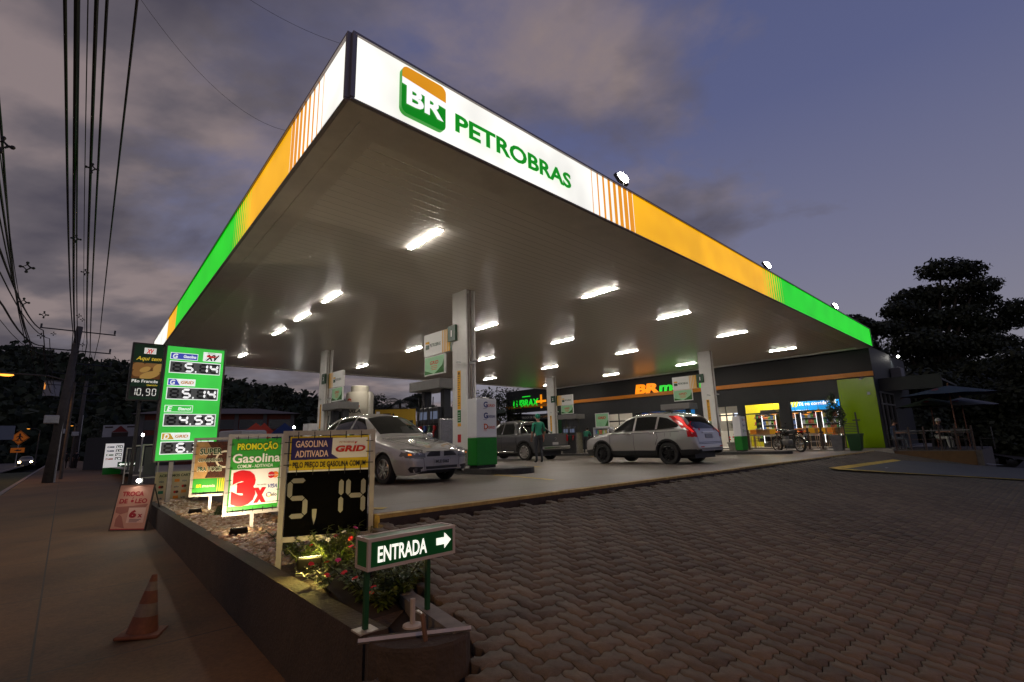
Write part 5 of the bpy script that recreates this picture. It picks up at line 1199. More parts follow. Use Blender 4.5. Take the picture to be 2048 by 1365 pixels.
# ---- coffee board
q = TG(418, 1022); dq = math.hypot(q.x, q.y)
l_, r_ = at_dist(377, 1000, dq * 1.0), at_dist(460, 1000, dq * .985); l_.z = r_.z = q.z
o, Wd, zb, zt = frame_sign('promotion_board', 'brown coffee bean promotion board with green base, farthest of the three planter signs', l_, r_, zat(418, 876, q), zat(418, 992, q), (.52,))
H = zt - zb; X = lambda f: f * Wd; Z = lambda f: zb + f * H
MB().bb(X(.06), X(.96), -.006, .010, Z(.07), Z(.93)).build('banner', pkraft, o)
mb = MB(); mb.rect(X(.06), X(.955), Z(.07), Z(.30), -.009, 0)
mb.poly([(X(.34), -.009, Z(.31)), (X(.95), -.009, Z(.31)), (X(.95), -.009, Z(.93)), (X(.34), -.009, Z(.93)), (X(.45), -.009, Z(.80)), (X(.30), -.009, Z(.62)), (X(.42), -.009, Z(.45))], 1)
mb.lathe([(0, -.0105), (X(.24), -.0106)], 26, 'y', (X(1.0) - .02 - X(.24) * .72, 0, Z(.62)), 2); mb.lathe([(0, -.0115), (X(.19), -.0116)], 26, 'y', (X(1.0) - .02 - X(.24) * .72, 0, Z(.62)), 1)
for st, z, h, w in (('SUPER', .71, .11, .56), ('CONVENIÊNCIA', .585, .055, .60), ('PRA VOCÊ!', .425, .075, .60)):
    mb.text(st, X(.44), Z(z), H * h, y=-.013, w=X(w), bold=.075, mi=2, align='CENTER'); mb.text(st, X(.44), Z(z + .004), H * h * .94, y=-.016, w=X(w * .97), bold=.03, mi=3, align='CENTER')
mb.text('BR', X(.15), Z(.155), H * .05, y=-.013, w=X(.13), bold=.03, shear=.15, mi=4); mb.text('mania', X(.30), Z(.155), H * .05, y=-.013, w=X(.30), bold=.01, shear=.1, mi=2)
for k in range(5): mb.rect(X(.655 + k * .05), X(.655 + k * .05 + .012 + .008 * k), Z(.075), Z(.295), -.012, 4)
mb.build('lettering', [pg, coffee, Y_('cream', (235, 228, 205)), pdg, py_], o)
ties(o, X(.08), X(.94), Z(.07), Z(.93), 5, 6)
aim2 = (l_ + r_) / 2; aim2.z = zat(418, 930, q)
ground_flood(476, 1079, 'small black floodlight on the gravel below the red 3x board', aim3, 40)
ground_flood(389, 1034, 'small black floodlight on the gravel below the coffee board', aim2, 40)
fl_ = ground_flood(618, 1150, 'glowing yellow floodlight hidden among the flowers', TG(700, 1150, .05), 8, (1, .74, .16), .0)
pointlamp(fl_, 'glow', (-.10, 0, .17), 8.0, (1, .76, .18), .03)
# ---- box shrubs on the gravel
def leaf_cloud(name, blobs, n, size, mats, seed, parent=None, up=.3, shell=.55, aspect=1.8):
    """many leaf-sized faces spread through ellipsoids: (cx,cy,cz,rx,ry,rz)"""
    rng = np.random.RandomState(seed); B_ = np.array(blobs, float); vol = B_[:, 3] * B_[:, 4] * B_[:, 5]; pk2 = rng.choice(len(B_), n, p=vol**.75 / (vol**.75).sum())
    d = rng.normal(size=(n, 3)); d /= np.linalg.norm(d, axis=1)[:, None]; rr = (shell + (1 - shell) * rng.rand(n)) ** .7 * rng.uniform(.85, 1.08, n)
    c = B_[pk2, :3] + d * B_[pk2, 3:] * rr[:, None]
    nr = d + rng.normal(0, .7, (n, 3)) + np.array([0, 0, up]); nr /= np.linalg.norm(nr, axis=1)[:, None]
    a = np.cross(nr, rng.normal(size=(n, 3))); a /= np.linalg.norm(a, axis=1)[:, None]; b_ = np.cross(nr, a)
    s_ = size * rng.uniform(.6, 1.4, n)[:, None]
    V = np.stack([c - a * s_ * aspect * .5, c + b_ * s_ * .5 - nr * s_ * .08, c + a * s_ * aspect * .5, c - b_ * s_ * .5 - nr * s_ * .08], 1).reshape(-1, 3)
    F = np.arange(n * 4).reshape(n, 4)
    return mesh_np(name, V, F, mats, rng.randint(0, len(mats), n) if isinstance(mats, (list, tuple)) else None, parent=parent)
lf = [mat('leaf_%d' % k, c, .55) for k, c in enumerate(((.045, .085, .018), (.028, .058, .014), (.07, .115, .025)))]
for px, py, r, lb in ((382, 996, .20, 'low round clipped shrub on the gravel below the coffee board'), (462, 1032, .19, 'low round clipped shrub on the gravel between the coffee and 3x boards')):
    p = TG(px, py, -.03); o = thing('shrub', lb, 'shrub', p, 0, 'clipped shrubs in the planter')
    leaf_cloud('foliage', [(0, 0, r * .35, r * 1.25, r * 1.1, r * .72)], 2600, .022, lf, int(px), o, .3, .8)
    mb = MB(); mb.tube([(0, 0, -.03), (0, 0, r * .5)], .02, 6); mb.build('stem', mat('bark', (.06, .045, .03), .9, var=.3), o)
# ---- flowering plants
pet = {'red': mat('petal_red', S(205, 25, 30), .6), 'white': mat('petal_white', (.75, .75, .72), .6), 'pink': mat('petal_pink', S(190, 40, 110), .6), 'orange': mat('petal_orange', S(225, 80, 20), .6)}
lfl = [mat('flower_leaf_%d' % k, c, .45) for k, c in enumerate(((.07, .115, .014), (.11, .145, .02), (.045, .07, .014)))]
def flower_plant(p, h, r, hue, seed, label):
    o = thing('flowering_plant', label, 'plant', p, 0, 'flowering plants in the planter')
    rng = np.random.RandomState(seed); mb = MB(); tips = []
    for k in range(11):
        a = rng.rand() * 6.28; q = rng.uniform(.3, 1) * r; hh = h * rng.uniform(.6, 1.05); t_ = Vector((q * math.cos(a), q * math.sin(a), hh)); tips.append(t_)
        mb.tube([(0, 0, -.02), (t_.x * .4, t_.y * .4, hh * .55), t_], [.005, .004, .003], 4)
    mb.build('stems', mat('flower_stem', (.06, .07, .03), .7), o)
    V = []; F = []; M_ = []
    for t_ in tips:
        for k in range(38):
            f = rng.uniform(.25, 1); base = Vector((t_.x * f * (.5 + .5 * f), t_.y * f * (.5 + .5 * f), t_.z * f)); a = rng.rand() * 6.28; L_ = rng.uniform(.035, .065); el = rng.uniform(-.3, .7)
            d = Vector((math.cos(a) * math.cos(el), math.sin(a) * math.cos(el), math.sin(el))); s_ = Vector((-math.sin(a), math.cos(a), 0)) * L_ * .2; dr = Vector((0, 0, -L_ * .22))
            n = len(V); V += [base, base + d * L_ * .5 + s_ + dr * .2, base + d * L_ + dr, base + d * L_ * .5 - s_ + dr * .2]; F.append((n, n + 1, n + 2, n + 3)); M_.append(rng.randint(3))
    mb = MB(); mb.v = V; mb.f = F; mb.m = M_; mb.build('foliage', lfl, o)
    for t_ in rng.permutation(len(tips))[:2]:
        c = tips[t_] + Vector((0, 0, .012)); fm = MB(); a0 = rng.rand() * 6; tilt = Vector((rng.normal(0, .4), rng.normal(0, .4) - .4, 1)).normalized(); u = tilt.cross(Vector((1, 0, 0))).normalized(); w = tilt.cross(u)
        for k in range(5):
            a = a0 + k * 1.2566; e = u * math.cos(a) + w * math.sin(a); f_ = u * math.cos(a + 1.57) + w * math.sin(a + 1.57); L_ = .021
            fm.poly([c, c + e * L_ * .6 + f_ * L_ * .5 + tilt * .004, c + e * L_ * .96 + f_ * L_ * .2, c + e * L_ - f_ * L_ * .2, c + e * L_ * .6 - f_ * L_ * .5 + tilt * .004])
        fm.build('flower', pet[hue[rng.randint(len(hue))]], o)
spots = [(575, 1115, .20, .16, ('white', 'pink'), 'beside the left post of the price board'), (640, 1118, .23, .18, ('red', 'orange'), 'below the price digits'), (700, 1112, .24, .17, ('pink', 'white'), 'below the right end of the price board'),
         (615, 1152, .17, .13, ('red',), 'at the wall by the yellow floodlight'), (668, 1150, .24, .17, ('white',), 'brightly lit by the yellow floodlight'), (718, 1150, .22, .17, ('pink',), 'behind the left end of the entrance sign'),
         (660, 1185, .16, .15, ('red',), 'in shade at the planter wall'), (712, 1195, .17, .15, ('red', 'pink'), 'left of the entrance sign post'), (770, 1180, .22, .15, ('white',), 'under the entrance sign'), (800, 1205, .20, .14, ('red',), 'between the entrance sign posts'), (825, 1188, .18, .12, ('red',), 'by the inner kerb near the right post'), (765, 1222, .14, .12, ('red',), 'near the planter tip'),
         (598, 1130, .22, .17, ('white',), 'left of the yellow floodlight'), (640, 1140, .25, .18, ('white', 'orange'), 'just behind the yellow floodlight'), (690, 1135, .26, .18, ('pink',), 'right of the yellow floodlight under the board'), (735, 1120, .24, .17, ('pink', 'white'), 'at the right post of the price board'), (690, 1175, .20, .16, ('red',), 'in the middle of the bed'), (745, 1165, .22, .16, ('red', 'white'), 'hidden behind the entrance sign'), (735, 1215, .17, .14, ('red',), 'beside the left foot of the entrance sign')]
for k, (px, py, h, r, hue, where) in enumerate(spots):
    flower_plant(TG(px, py, -.05), h * 1.25, r * 1.3, hue, 20 + k, 'leafy plant with %s flowers %s' % (' and '.join(hue), where))
# ---- entrance sign
e0, e1p = TG(742, 1268), TG(878, 1233)
eo = thing('entrance_sign', 'green illuminated entrance sign with white arrow at the planter tip', 'sign', e0, rA)
Le = (e1p - e0).dot(d1)
bxl, bxr = [(PL(a_, b_, e0, (d1.y, -d1.x, 0)) - e0).dot(d1) for a_, b_ in ((735, 1110), (909, 1079))]
def eh(px, py): q = PL(px, py, e0, (d1.y, -d1.x, 0)); return q.z - e0.z
zt, zb = eh(735, 1079), eh(735, 1143)
zt = (zt + eh(910, 1050)) / 2; zb = (zb + eh(908, 1108)) / 2
egm = mat('entrance_green', S(0, 78, 34), .35, es=.035, ec=S(0, 110, 40)); ega = mat('entrance_frame', (.44, .40, .38), .45, .3)
dp = .125
MB().bb(bxl + .004, bxr - .004, -.002, dp, zb + .004, zt - .004).build('box', egm, eo)
mb = MB(); w = .016
for y in (-.006, dp - w + .006):
    mb.bb(bxl, bxr, y, y + w, zt - w, zt); mb.bb(bxl, bxr, y, y + w, zb, zb + w); mb.bb(bxl, bxl + w, y, y + w, zb + w, zt - w); mb.bb(bxr - w, bxr, y, y + w, zb + w, zt - w)
for x in (bxl, bxr - w):
    for z in (zb, zt - w): mb.bb(x, x + w, -.006 + w, dp - w + .006, z, z + w)
mb.build('frame', ega, eo)
he = zt - zb; we = bxr - bxl
mb = MB(); mb.text('ENTRADA', bxl + we * .10, zb + he * .24, he * .50, y=-.006, w=we * .545, bold=.022)
ax = bxl + we * .76
mb.poly([(ax, -.006, zb + he * .40), (ax + we * .10, -.006, zb + he * .40), (ax + we * .10, -.006, zb + he * .25), (ax + we * .185, -.006, zb + he * .52), (ax + we * .10, -.006, zb + he * .80), (ax + we * .10, -.006, zb + he * .64), (ax, -.006, zb + he * .64)])
mb.build('lettering', mat('lit_letters', (.9, .9, .85), .4, es=.95, ec=(.95, 1, .88)), eo)
gpost = mat('post_green', S(0, 62, 28), .45)
for x in (0, Le):
    MB().bb(x - .011, x + .011, .05, .072, .006, zb - .001).build('post', gpost, eo)
    MB().bb(x - .05, x + .05, .012, .11, -.002, .005).build('base_plate', galv, eo)
# rail, stake and pipe at the tip
a, b = TG(716, 1284, .01), TG(942, 1257, .02)
mb = MB(); mb.tube([a, b], .012, 4); tag(mb.build('steel_rail', galv), 'thin steel bar lying across the planter tip', 'bar')
a = TG(853, 1284); mb = MB(); mb.tube([a + Vector((0, 0, -.02)), a + Vector((-.018, 0, .10)), a + Vector((-.022, 0, .115))], .011, 8); tag(mb.build('iron_stake', mat('rust', (.10, .055, .035), .8, var=.4)), 'rusty iron stake sticking up by the steel bar', 'stake')
a = TG(825, 1252); mb = MB(); mb.tube([a, a + Vector((0, 0, .125))], .013, 10); mb.lathe([(.05, 0), (.048, .008), (.02, .012)], 16, 'z', a - Vector((0, 0, .002))); tag(mb.build('conduit_pipe', mat('pipe_grey', (.30, .28, .26), .6)), 'short grey pipe standing on a round plate at the planter tip', 'pipe')
# ---- payment board at the far end of the bed
q = TG(340, 998); dq = math.hypot(q.x, q.y)
l_, r_ = at_dist(307.5, 980, dq * 1.0), at_dist(392, 980, dq * 1.0); l_.z = r_.z = q.z - .05
o, Wd = sign_thing('payment_board', 'low pale board of payment card marks at the far end of the planter', 'sign', l_, r_)
H = zat(340, 944, q) - l_.z; X = lambda f: f * Wd; Z = lambda f: f * H
MB().bb(0, Wd, 0, .025, 0, H).build('panel', Y_('pinkish', (205, 175, 155), var=.08, scale=4), o)
mb = MB(); mb.text('ACEITAMOS CARTÕES', X(.09), Z(.83), H * .085, y=-.003, w=X(.98) - X(.09), bold=.03, mi=0)
rng = np.random.RandomState(2)
for j in range(4):
    for i in range(5):
        x, z = X(.10 + .18 * i), Z(.64 - .19 * j); c = rng.randint(1, 6)
        if (i + j) % 3 == 0: mb.text(('VISA', 'elo', 'CIELO', 'VR')[j], x, z, H * .06, y=-.003, w=X(.11), bold=.02, shear=.15, mi=2)
        elif (i + j) % 3 == 1: mb.lathe([(0, -.003), (X(.038), -.0031)], 14, 'y', (x + X(.035), 0, z + H * .04), 3); mb.lathe([(0, -.004), (X(.038), -.0041)], 14, 'y', (x + X(.08), 0, z + H * .04), 4 if j == 0 else 1)
        else: mb.rect(x, x + X(.12), z, z + H * .10, -.003, c)
mb.build('lettering', [pk_, Y_('maroon', (90, 30, 30)), Y_('navy', (30, 40, 110)), pr, po_, Y_('teal', (40, 110, 90))], o)
# ---- oil change board on the sidewalk
l_, r_ = SG(219, 1063), SG(288, 1046); dd = math.hypot(l_.x, l_.y); r_ = at_dist(289.5, 1046, dd * .965); r_.z = zs(r_.x, r_.y)
ol = thing('oil_change_board', 'leaning pinkish oil change board on the sidewalk with a lamp on top', 'sign', l_, rz_of(Vector((r_.x - l_.x, r_.y - l_.y, 0))))
Wd = math.hypot(r_.x - l_.x, r_.y - l_.y); H = zat(226, 972, l_) - l_.z
X = lambda f: f * Wd; Z = lambda f: f * H
TM = Matrix.Rotation(R(-9), 4, 'X')
def tb(): m_ = MB(); m_.M = TM; return m_
tb().bb(0, Wd, 0, .012, .02, H).build('panel', Y_('oil_panel', (205, 160, 140), var=.06, scale=3), ol)
mb = tb(); fm_ = mat('board_frame', (.05, .04, .035), .6)
mb.bb(-.02, -.001, -.008, .02, 0, H + .02); mb.bb(Wd + .001, Wd + .02, -.008, .02, 0, H + .02); mb.bb(0, Wd, -.008, .02, -.0, .019); mb.bb(0, Wd, -.008, .02, H + .001, H + .02)
mb.M = Matrix(); mb.tube([(.02, .16, H * .97), (.02, .52, 0)], .012, 6); mb.tube([(Wd - .02, .16, H * .97), (Wd - .02, .52, 0)], .012, 6); mb.build('frame', fm_, ol)
mb = tb(); mb.text('TROCA', X(.12), Z(.76), H * .10, y=-.004, w=X(.64), bold=.035, mi=0); mb.text('DE ÓLEO', X(.08), Z(.60), H * .10, y=-.004, w=X(.82), bold=.035, mi=0)
mb.rect(X(.42), X(.92), Z(.17), Z(.50), -.004, 1); mb.text('6', X(.46), Z(.29), H * .15, y=-.007, w=X(.22), bold=.06, mi=0); mb.text('x', X(.72), Z(.29), H * .10, y=-.007, w=X(.14), bold=.04, mi=0)
mb.rect(X(.0), X(1), Z(.025), Z(.045), -.004, 0)
for k in range(3): mb.rect(X(.50), X(.84 - .05 * k), Z(.235 - .025 * k), Z(.246 - .025 * k), -.007, 2)
mb.poly([(X(.03), -.003, Z(.52)), (X(.5), -.003, Z(.54)), (X(.95), -.003, Z(.58)), (X(.9), -.003, Z(.50)), (X(.41), -.003, Z(.5)), (X(.4), -.003, Z(.40)), (X(.2), -.003, Z(.36)), (X(.04), -.003, Z(.40))], 3)
mb.poly([(X(.10), -.003, Z(.10)), (X(.40), -.003, Z(.06)), (X(.26), -.003, Z(.30)), (X(.17), -.003, Z(.36)), (X(.09), -.003, Z(.26))], 3)
mb.build('lettering', [Y_('crimson', (165, 25, 45)), Y_('rose', (225, 195, 180)), Y_('plum', (90, 40, 80)), Y_('dusty', (165, 110, 98))], ol)
mb = MB(); mb.rbox(Wd * .5 - .07, Wd * .5 + .07, .16, .20, H + .02, H + .12, .01); mb.build('lamp_housing', black, ol)
mb = MB(); mb.ball((Wd * .5, .14, H + .07), .035, 0, 10); mb.build('lamp', flE, ol)
spot(ol, 'beam', (Wd * .5, .10, H + .10), (Wd * .5, -1.2, -.3), 12, (1, .95, .85), 150, .8)
# ---- traffic cone
p = SG(283, 1270); co_ = thing('traffic_cone', 'worn orange and white traffic cone tilted on the sidewalk', 'traffic cone', p, R(20)); co_.rotation_euler = (R(-3), R(5), R(20)); co_.scale = (.86, .86, .88)
cO = mat('cone_orange', (.115, .036, .016), .75, var=.35, scale=9); cW = mat('cone_white', (.125, .092, .072), .75, var=.3, scale=9)
mb = MB(); mb.rbox(-.17, .17, -.17, .17, .0, .03, .012); mb.build('base', cO, co_)
mb = MB(); r0, r1, h0, h1 = .125, .022, .031, .50
lv = [(0, 0), (.28, 1), (.50, 0), (.72, 1), (.88, 0), (1, 0)]
for (f0, mi), (f1_, _) in zip(lv, lv[1:]):
    mb.lathe([(r0 + (r1 - r0) * f0, h0 + (h1 - h0) * f0), (r0 + (r1 - r0) * f1_, h0 + (h1 - h0) * f1_)], 24, 'z', (0, 0, 0), mi, cap=False)
mb.lathe([(r1, h1), (.01, h1 + .004)], 24, 'z', (0, 0, 0), 0)
mb.build('cone', [cO, cW], co_, smooth=True, angle=40)
# ================================================================== SHOP  (local x = 0 at the right corner, negative to the left; faces -y)
def at_xy(px, py, q): d = ray(px, py); k = (q.x * d.x + q.y * d.y) / (d.x**2 + d.y**2); return CAMZ + d.z * k
zb0 = at_xy(1762, 897, Q0)
SH = Vector((Q0.x, Q0.y, zb0)) - Vector((bdir.y, -bdir.x, 0)) * .15
srz = rz_of(bdir)
def BW(px, py):
    q = PL(px, py, SH, snv); return (q - SH).dot(bdir), q.z - SH.z
for nm, a in (('bandTR', (1738, 743)), ('bandBR', (1738, 752)), ('bandTL', (1115, 806)), ('greenTL', (1673, 760)), ('winR', (1680, 797)), ('w1l', (1575, 803)), ('w2r', (1558, 806)), ('w2l', (1484, 812)), ('w3r', (1475, 811)), ('w3l', (1430, 813)), ('BRl', (1272, 790)), ('lubL', (1015, 780)), ('lubband', (1013, 820)), ('blueL', (1219, 829)), ('blueR', (1300, 826)), ('base', (1590, 892)), ('left', (1020, 905))): print(nm, [round(x, 2) for x in BW(*a)])
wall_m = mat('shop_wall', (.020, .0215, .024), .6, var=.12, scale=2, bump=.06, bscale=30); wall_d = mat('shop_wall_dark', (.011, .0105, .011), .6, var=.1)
oband = mat('band_orange', S(205, 125, 12), .45); lime = mat('lime_panel', S(135, 170, 5), .18, var=.05, scale=2)
shop = thing('shop_building', 'dark grey convenience shop with orange band and lime green end panel under the canopy', 'building', SH, srz)
U = lambda px, py: BW(px, py)[0]
bz0, bz1 = 3.40, 3.63
bz1 = BW(1738, 743)[1]; bz0 = BW(1738, 752.5)[1]
xG = U(1673, 760); xw1l = U(1577, 803); xw2r, xw2l = U(1558, 806), U(1486, 812); xw3r, xw3l = U(1474, 811), U(1425, 813)
wtop = (BW(1680, 797)[1] + BW(1575, 803)[1]) / 2
XL = -20.6; XLL = U(1013, 800)
topz = 5.35
mb = MB()
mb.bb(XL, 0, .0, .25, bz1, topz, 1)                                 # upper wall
mb.bb(XL, xG, .02, .25, wtop, bz0 - .001, 0)                         # wall over the windows
mb.bb(xG, -.001, .02, .25, 0, bz0 - .001, 0)
for a, b in ((xw2r, xw1l), (xw3r, xw2l), (-9.4, xw3l), (-14.0, -13.4)): mb.bb(a, b, .021, .27, 0, wtop - .001, 0)
mb.bb(XL, -16.4, .021, .25, 0, wtop - .001, 0)
mb.bb(-.25, 0, .251, 9, 0, 4.9, 0)                                    # right side wall
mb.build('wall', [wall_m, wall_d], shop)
MB().bb(xG + .01, -.02, -.03, .019, .02, bz0 - .06).build('end_panel', lime, shop)
mb = MB(); mb.bb(XLL, .02, -.12, -.001, bz0, bz1); mb.build('orange_band', oband, shop)
MB().bb(XL, .0, .26, 9, 4.9, 5.0).build('roof', wall_d, shop)
MB().bb(XLL - .5, .6, -2.0, 9, -.35, 0).build('pavement', mat('shop_pavement', (.28, .255, .22), .7, var=.15, scale=3), shop)
# the service bay block at the left end
mb = MB(); mb.bb(XLL, XL - .001, -.04, .25, bz1 - .6, 5.05, 0); mb.bb(XLL, XL - .001, .0, 9, 4.85, 5.0, 1); mb.bb(XLL, XLL + .3, -.02, 9, 0, bz1 - .601, 1); mb.bb(XL - .45, XL - .001, -.03, .3, 0, bz1 - .601, 2); mb.bb(XLL + .3, XL - .45, 6.8, 7, 0, 4.8, 1)
mb.build('service_bay', [wall_m, wall_d, mat('bay_green', S(0, 58, 22), .5)], shop)
gE = mat('neon_green', S(40, 220, 60), .4, es=.75, ec=S(30, 225, 50)); oE = mat('neon_orange', S(255, 150, 20), .4, es=.85, ec=S(255, 150, 15)); wE = mat('lit_white', (.9, .9, .9), .4, es=.5)
mb = MB()
xa, za = BW(1028, 816); xb, zb_2 = BW(1086, 796)
mb.text('LUBRAX', xa, za, .62, y=-.09, w=U(1078, 800) - xa, bold=.015, shear=.12, depth=.03, mi=0); mb.build('lettering', [gE], shop)
mb = MB(); mb.bb(U(1046, 796), U(1062, 796), -.1, -.07, za + .80, za + .88, 0)
xp, zp = BW(1084, 803); mb.bb(xp - .55, xp + .55, -.11, -.08, zp - .09, zp + .09, 1); mb.bb(xp - .09, xp + .09, -.112, -.078, zp - .55, zp + .55, 1)
mb.build('lettering', [gE, oE], shop)
x0, z0 = BW(1272, 788); x1, z1 = BW(1319, 770)
w = mb = MB()
wB = U(1319, 784) - x0
mb.text('BR', x0, bz1 + .03, .60, y=-.09, w=wB, bold=.05, shear=.12, depth=.03, mi=0); mb.build('lettering', [oE], shop)
mb = MB(); mb.text('mania', x0 + wB + .05, bz1 + .04, .56, y=-.09, w=wB * 1.62, bold=.03, shear=.1, depth=.03, mi=0)
mb.build('lettering', [gE, oE], shop)
mb = MB(); xa, za = BW(1045, 836)
mb.text('TROCA DE ÓLEO', xa, za - .1, .17, y=-.06, w=2.0, bold=.02, mi=0); mb.text('+ LAVAÇÃO', xa + 2.2, za - .1, .17, y=-.06, w=1.8, bold=.02, mi=1); mb.bb(xa - .2, xa + 4.4, -.05, -.042, za - .25, za + .2, 2)
mb.build('lettering', [mat('faint_white', (.4, .4, .38), .5), mat('faint_orange2', (.35, .16, .03), .5), wall_m], shop)
# ---- glazing
frame_m = mat('window_frame', (.016, .016, .018), .4); glass_m = bpy.data.materials.new('clear_glass'); glass_m.use_nodes = True
t = glass_m.node_tree; t.nodes.clear(); o_ = t.nodes.new('ShaderNodeOutputMaterial'); mxs = t.nodes.new('ShaderNodeMixShader'); tr = t.nodes.new('ShaderNodeBsdfTransparent'); gl_ = t.nodes.new('ShaderNodeBsdfGlossy'); gl_.inputs['Roughness'].default_value = .03
fr = t.nodes.new('ShaderNodeFresnel'); fr.inputs['IOR'].default_value = 1.35; t.links.new(fr.outputs[0], mxs.inputs[0]); t.links.new(tr.outputs[0], mxs.inputs[1]); t.links.new(gl_.outputs[0], mxs.inputs[2]); t.links.new(mxs.outputs[0], o_.inputs[0])
def window(x0, x1, z0, z1, bars=(), tz=None):
    f = MB(); w = .05
    f.bb(x0, x0 + w, .08, .16, z0, z1); f.bb(x1 - w, x1, .08, .16, z0, z1); f.bb(x0 + w, x1 - w, .081, .159, z0, z0 + w); f.bb(x0 + w, x1 - w, .081, .159, z1 - w, z1)
    if tz: f.bb(x0 + w, x1 - w, .08, .16, tz - .04, tz + .04)
    for b in bars: f.bb(b - .025, b + .025, .082, .158, z0 + w, z1 - w)
    fo = f.build('window', frame_m, shop)
    MB().rect(x0 + w, x1 - w, z0 + w, z1 - w, .12).build('pane', glass_m, fo)
tz = BW(1620, 822)[1]
window(xw1l, xG - .01, .0, wtop, (), tz); window(xw2l, xw2r, 0, wtop, (), tz); window(xw3l, xw3r, 0, wtop, ((xw3l + xw3r) / 2,), tz); window(-13.4, -9.4, 0, wtop, (-11.4,), tz)
window(-16.4, -14.0, 0, wtop, (-15.2,), tz)
# ---- interior
mb = MB(); mb.bb(-16.4, -.26, .27, 7.4, -.01, .004, 0); mb.bb(-16.4, -.26, 7.4, 7.6, 0, 4.2, 1); mb.bb(-16.6, -16.4, .3, 7.6, 0, 4.2, 1); mb.bb(-16.4, -.26, .3, 7.4, 3.1, 3.2, 2)
mb.build('interior', [mat('shop_floor', (.45, .42, .38), .3), mat('shop_inner_wall', (.28, .26, .23), .7), mat('shop_ceiling', (.35, .33, .30), .8)], shop)
mb = MB()
for x in (-1.9, -4.2, -6.6, -9, -11.5, -14.5):
    for y in (1.8, 4.2): mb.bb(x - .6, x + .6, y - .12, y + .12, 3.05, 3.09)
mb.build('ceiling_light', mat('shop_lamp', (.9, .9, .9), .4, es=48, ec=(1, .92, .78)), shop)
IB = 5.4                                         # wall of fridges
mb = MB(); mb.bb(xw2l - 2.2, xw2r - .6, IB - .9, IB - .8, .0, 3.05, 0); mb.bb(xw2l - 1.05, xw2r - 1.0, IB - 1.0, IB - .91, .9, 1.95, 1)
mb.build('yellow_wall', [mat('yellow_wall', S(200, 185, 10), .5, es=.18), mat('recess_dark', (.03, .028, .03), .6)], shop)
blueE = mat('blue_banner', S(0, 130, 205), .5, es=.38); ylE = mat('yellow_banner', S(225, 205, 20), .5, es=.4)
DB = 2.3
def BI(px, py, dep=DB):
    q = PL(px, py, SH - snv * dep, snv); return (q - SH).dot(bdir), q.z - SH.z
bl0, bzl = BI(1574, 827); br0, bzr = BI(1684, 818); bzl = (bzl + bzr) / 2
mb = MB(); mb.bb(bl0 - .3, br0 + .6, DB, DB + .06, bzl, 3.08, 0)
for k in range(3): a = BI(1577 + k * 6, 812)[0]; mb.poly([(a, DB - .01, BI(1580, 815)[1]), (a + .11, DB - .01, BI(1580, 815)[1]), (a + .42, DB - .01, 3.07), (a + .31, DB - .01, 3.07)], 1)
tx, tzz = BI(1597, 812); mb.text('Tá na corrida?', tx, tzz, .20, y=DB - .015, w=BI(1657, 810)[0] - tx, bold=.02, mi=2); tx, tzz = BI(1578, 824); mb.text('energia, sabor e saúde', tx, tzz, .10, y=DB - .015, w=BI(1618, 822)[0] - tx, bold=.015, mi=2)
mb.poly([(BI(1622, 800)[0], DB - .012, 3.07), (BI(1672, 808)[0], DB - .012, BI(1672, 808)[1]), (BI(1672, 800)[0], DB - .012, 3.07)], 3)
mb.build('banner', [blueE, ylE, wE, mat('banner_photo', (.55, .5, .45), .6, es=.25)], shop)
mb = MB(); mb.bb(-13.35, -9.45, .20, .24, BW(1250, 838)[1], wtop - .06, 0); mb.bb(-12.0, -9.45, .18, .199, BW(1250, 838)[1] + .05, wtop - .1, 1)
mb.text('energia', -11.6, wtop - .30, .17, y=.175, w=1.1, bold=.02, mi=2); mb.text('pra acompanhar', -11.8, wtop - .56, .17, y=.175, w=1.8, bold=.02, mi=2)
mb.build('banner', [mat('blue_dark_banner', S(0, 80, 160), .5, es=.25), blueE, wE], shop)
# ---- drink fridges with bottles
def shop_pt(x, y, z=0): return SH + bdir * x - snv * y + Vector((0, 0, z))
# ---- things seen through the left windows
pc = thing('service_counter', 'white shop counter with lit menu screens behind the left window', 'counter', shop_pt(-9.6, 4.6), srz)
MB().rbox(-1.6, 1.6, -.3, .3, 0, 1.05, .02).build('counter', mat('counter_white', (.55, .52, .48), .4), pc)
for k, c in enumerate(((.8, .85, 1), (1, .8, .5), (.6, .7, 1))): MB().bb(-1.3 + k * .95, -.5 + k * .95, .2, .25, 1.75, 2.25).build('menu_screen', mat('screen_%d' % k, (.2, .2, .2), .3, es=1.1, ec=c), pc)
MB().bb(-.15, .15, -1.5, -1.3, 0, 2.6).build('pillar', mat('inner_pillar', (.06, .055, .05), .7), pc)
cols = [S(220, 190, 30), S(40, 170, 60), S(210, 60, 30), S(235, 235, 235), S(60, 110, 190), S(230, 130, 30), S(120, 200, 60)]
bot_m = [mat('bottle_%d' % k, tuple(.55 * q_ + .05 for q_ in c), .3, es=.10) for k, c in enumerate(cols)]
bmesh_ = []
for k, bm_ in enumerate(bot_m):
    mb = MB(); mb.lathe([(.03, 0), (.034, .02), (.034, .15), (.014, .19), (.014, .225)], 8); o = mb.build('drink_bottle', bm_); bmesh_.append(o.data); bpy.data.objects.remove(o)
led_m = mat('fridge_led', (1, 1, 1), .4, es=3.0); fr_m = mat('fridge_dark', (.02, .02, .022), .4)
rb = random.Random(4); NB = [0]
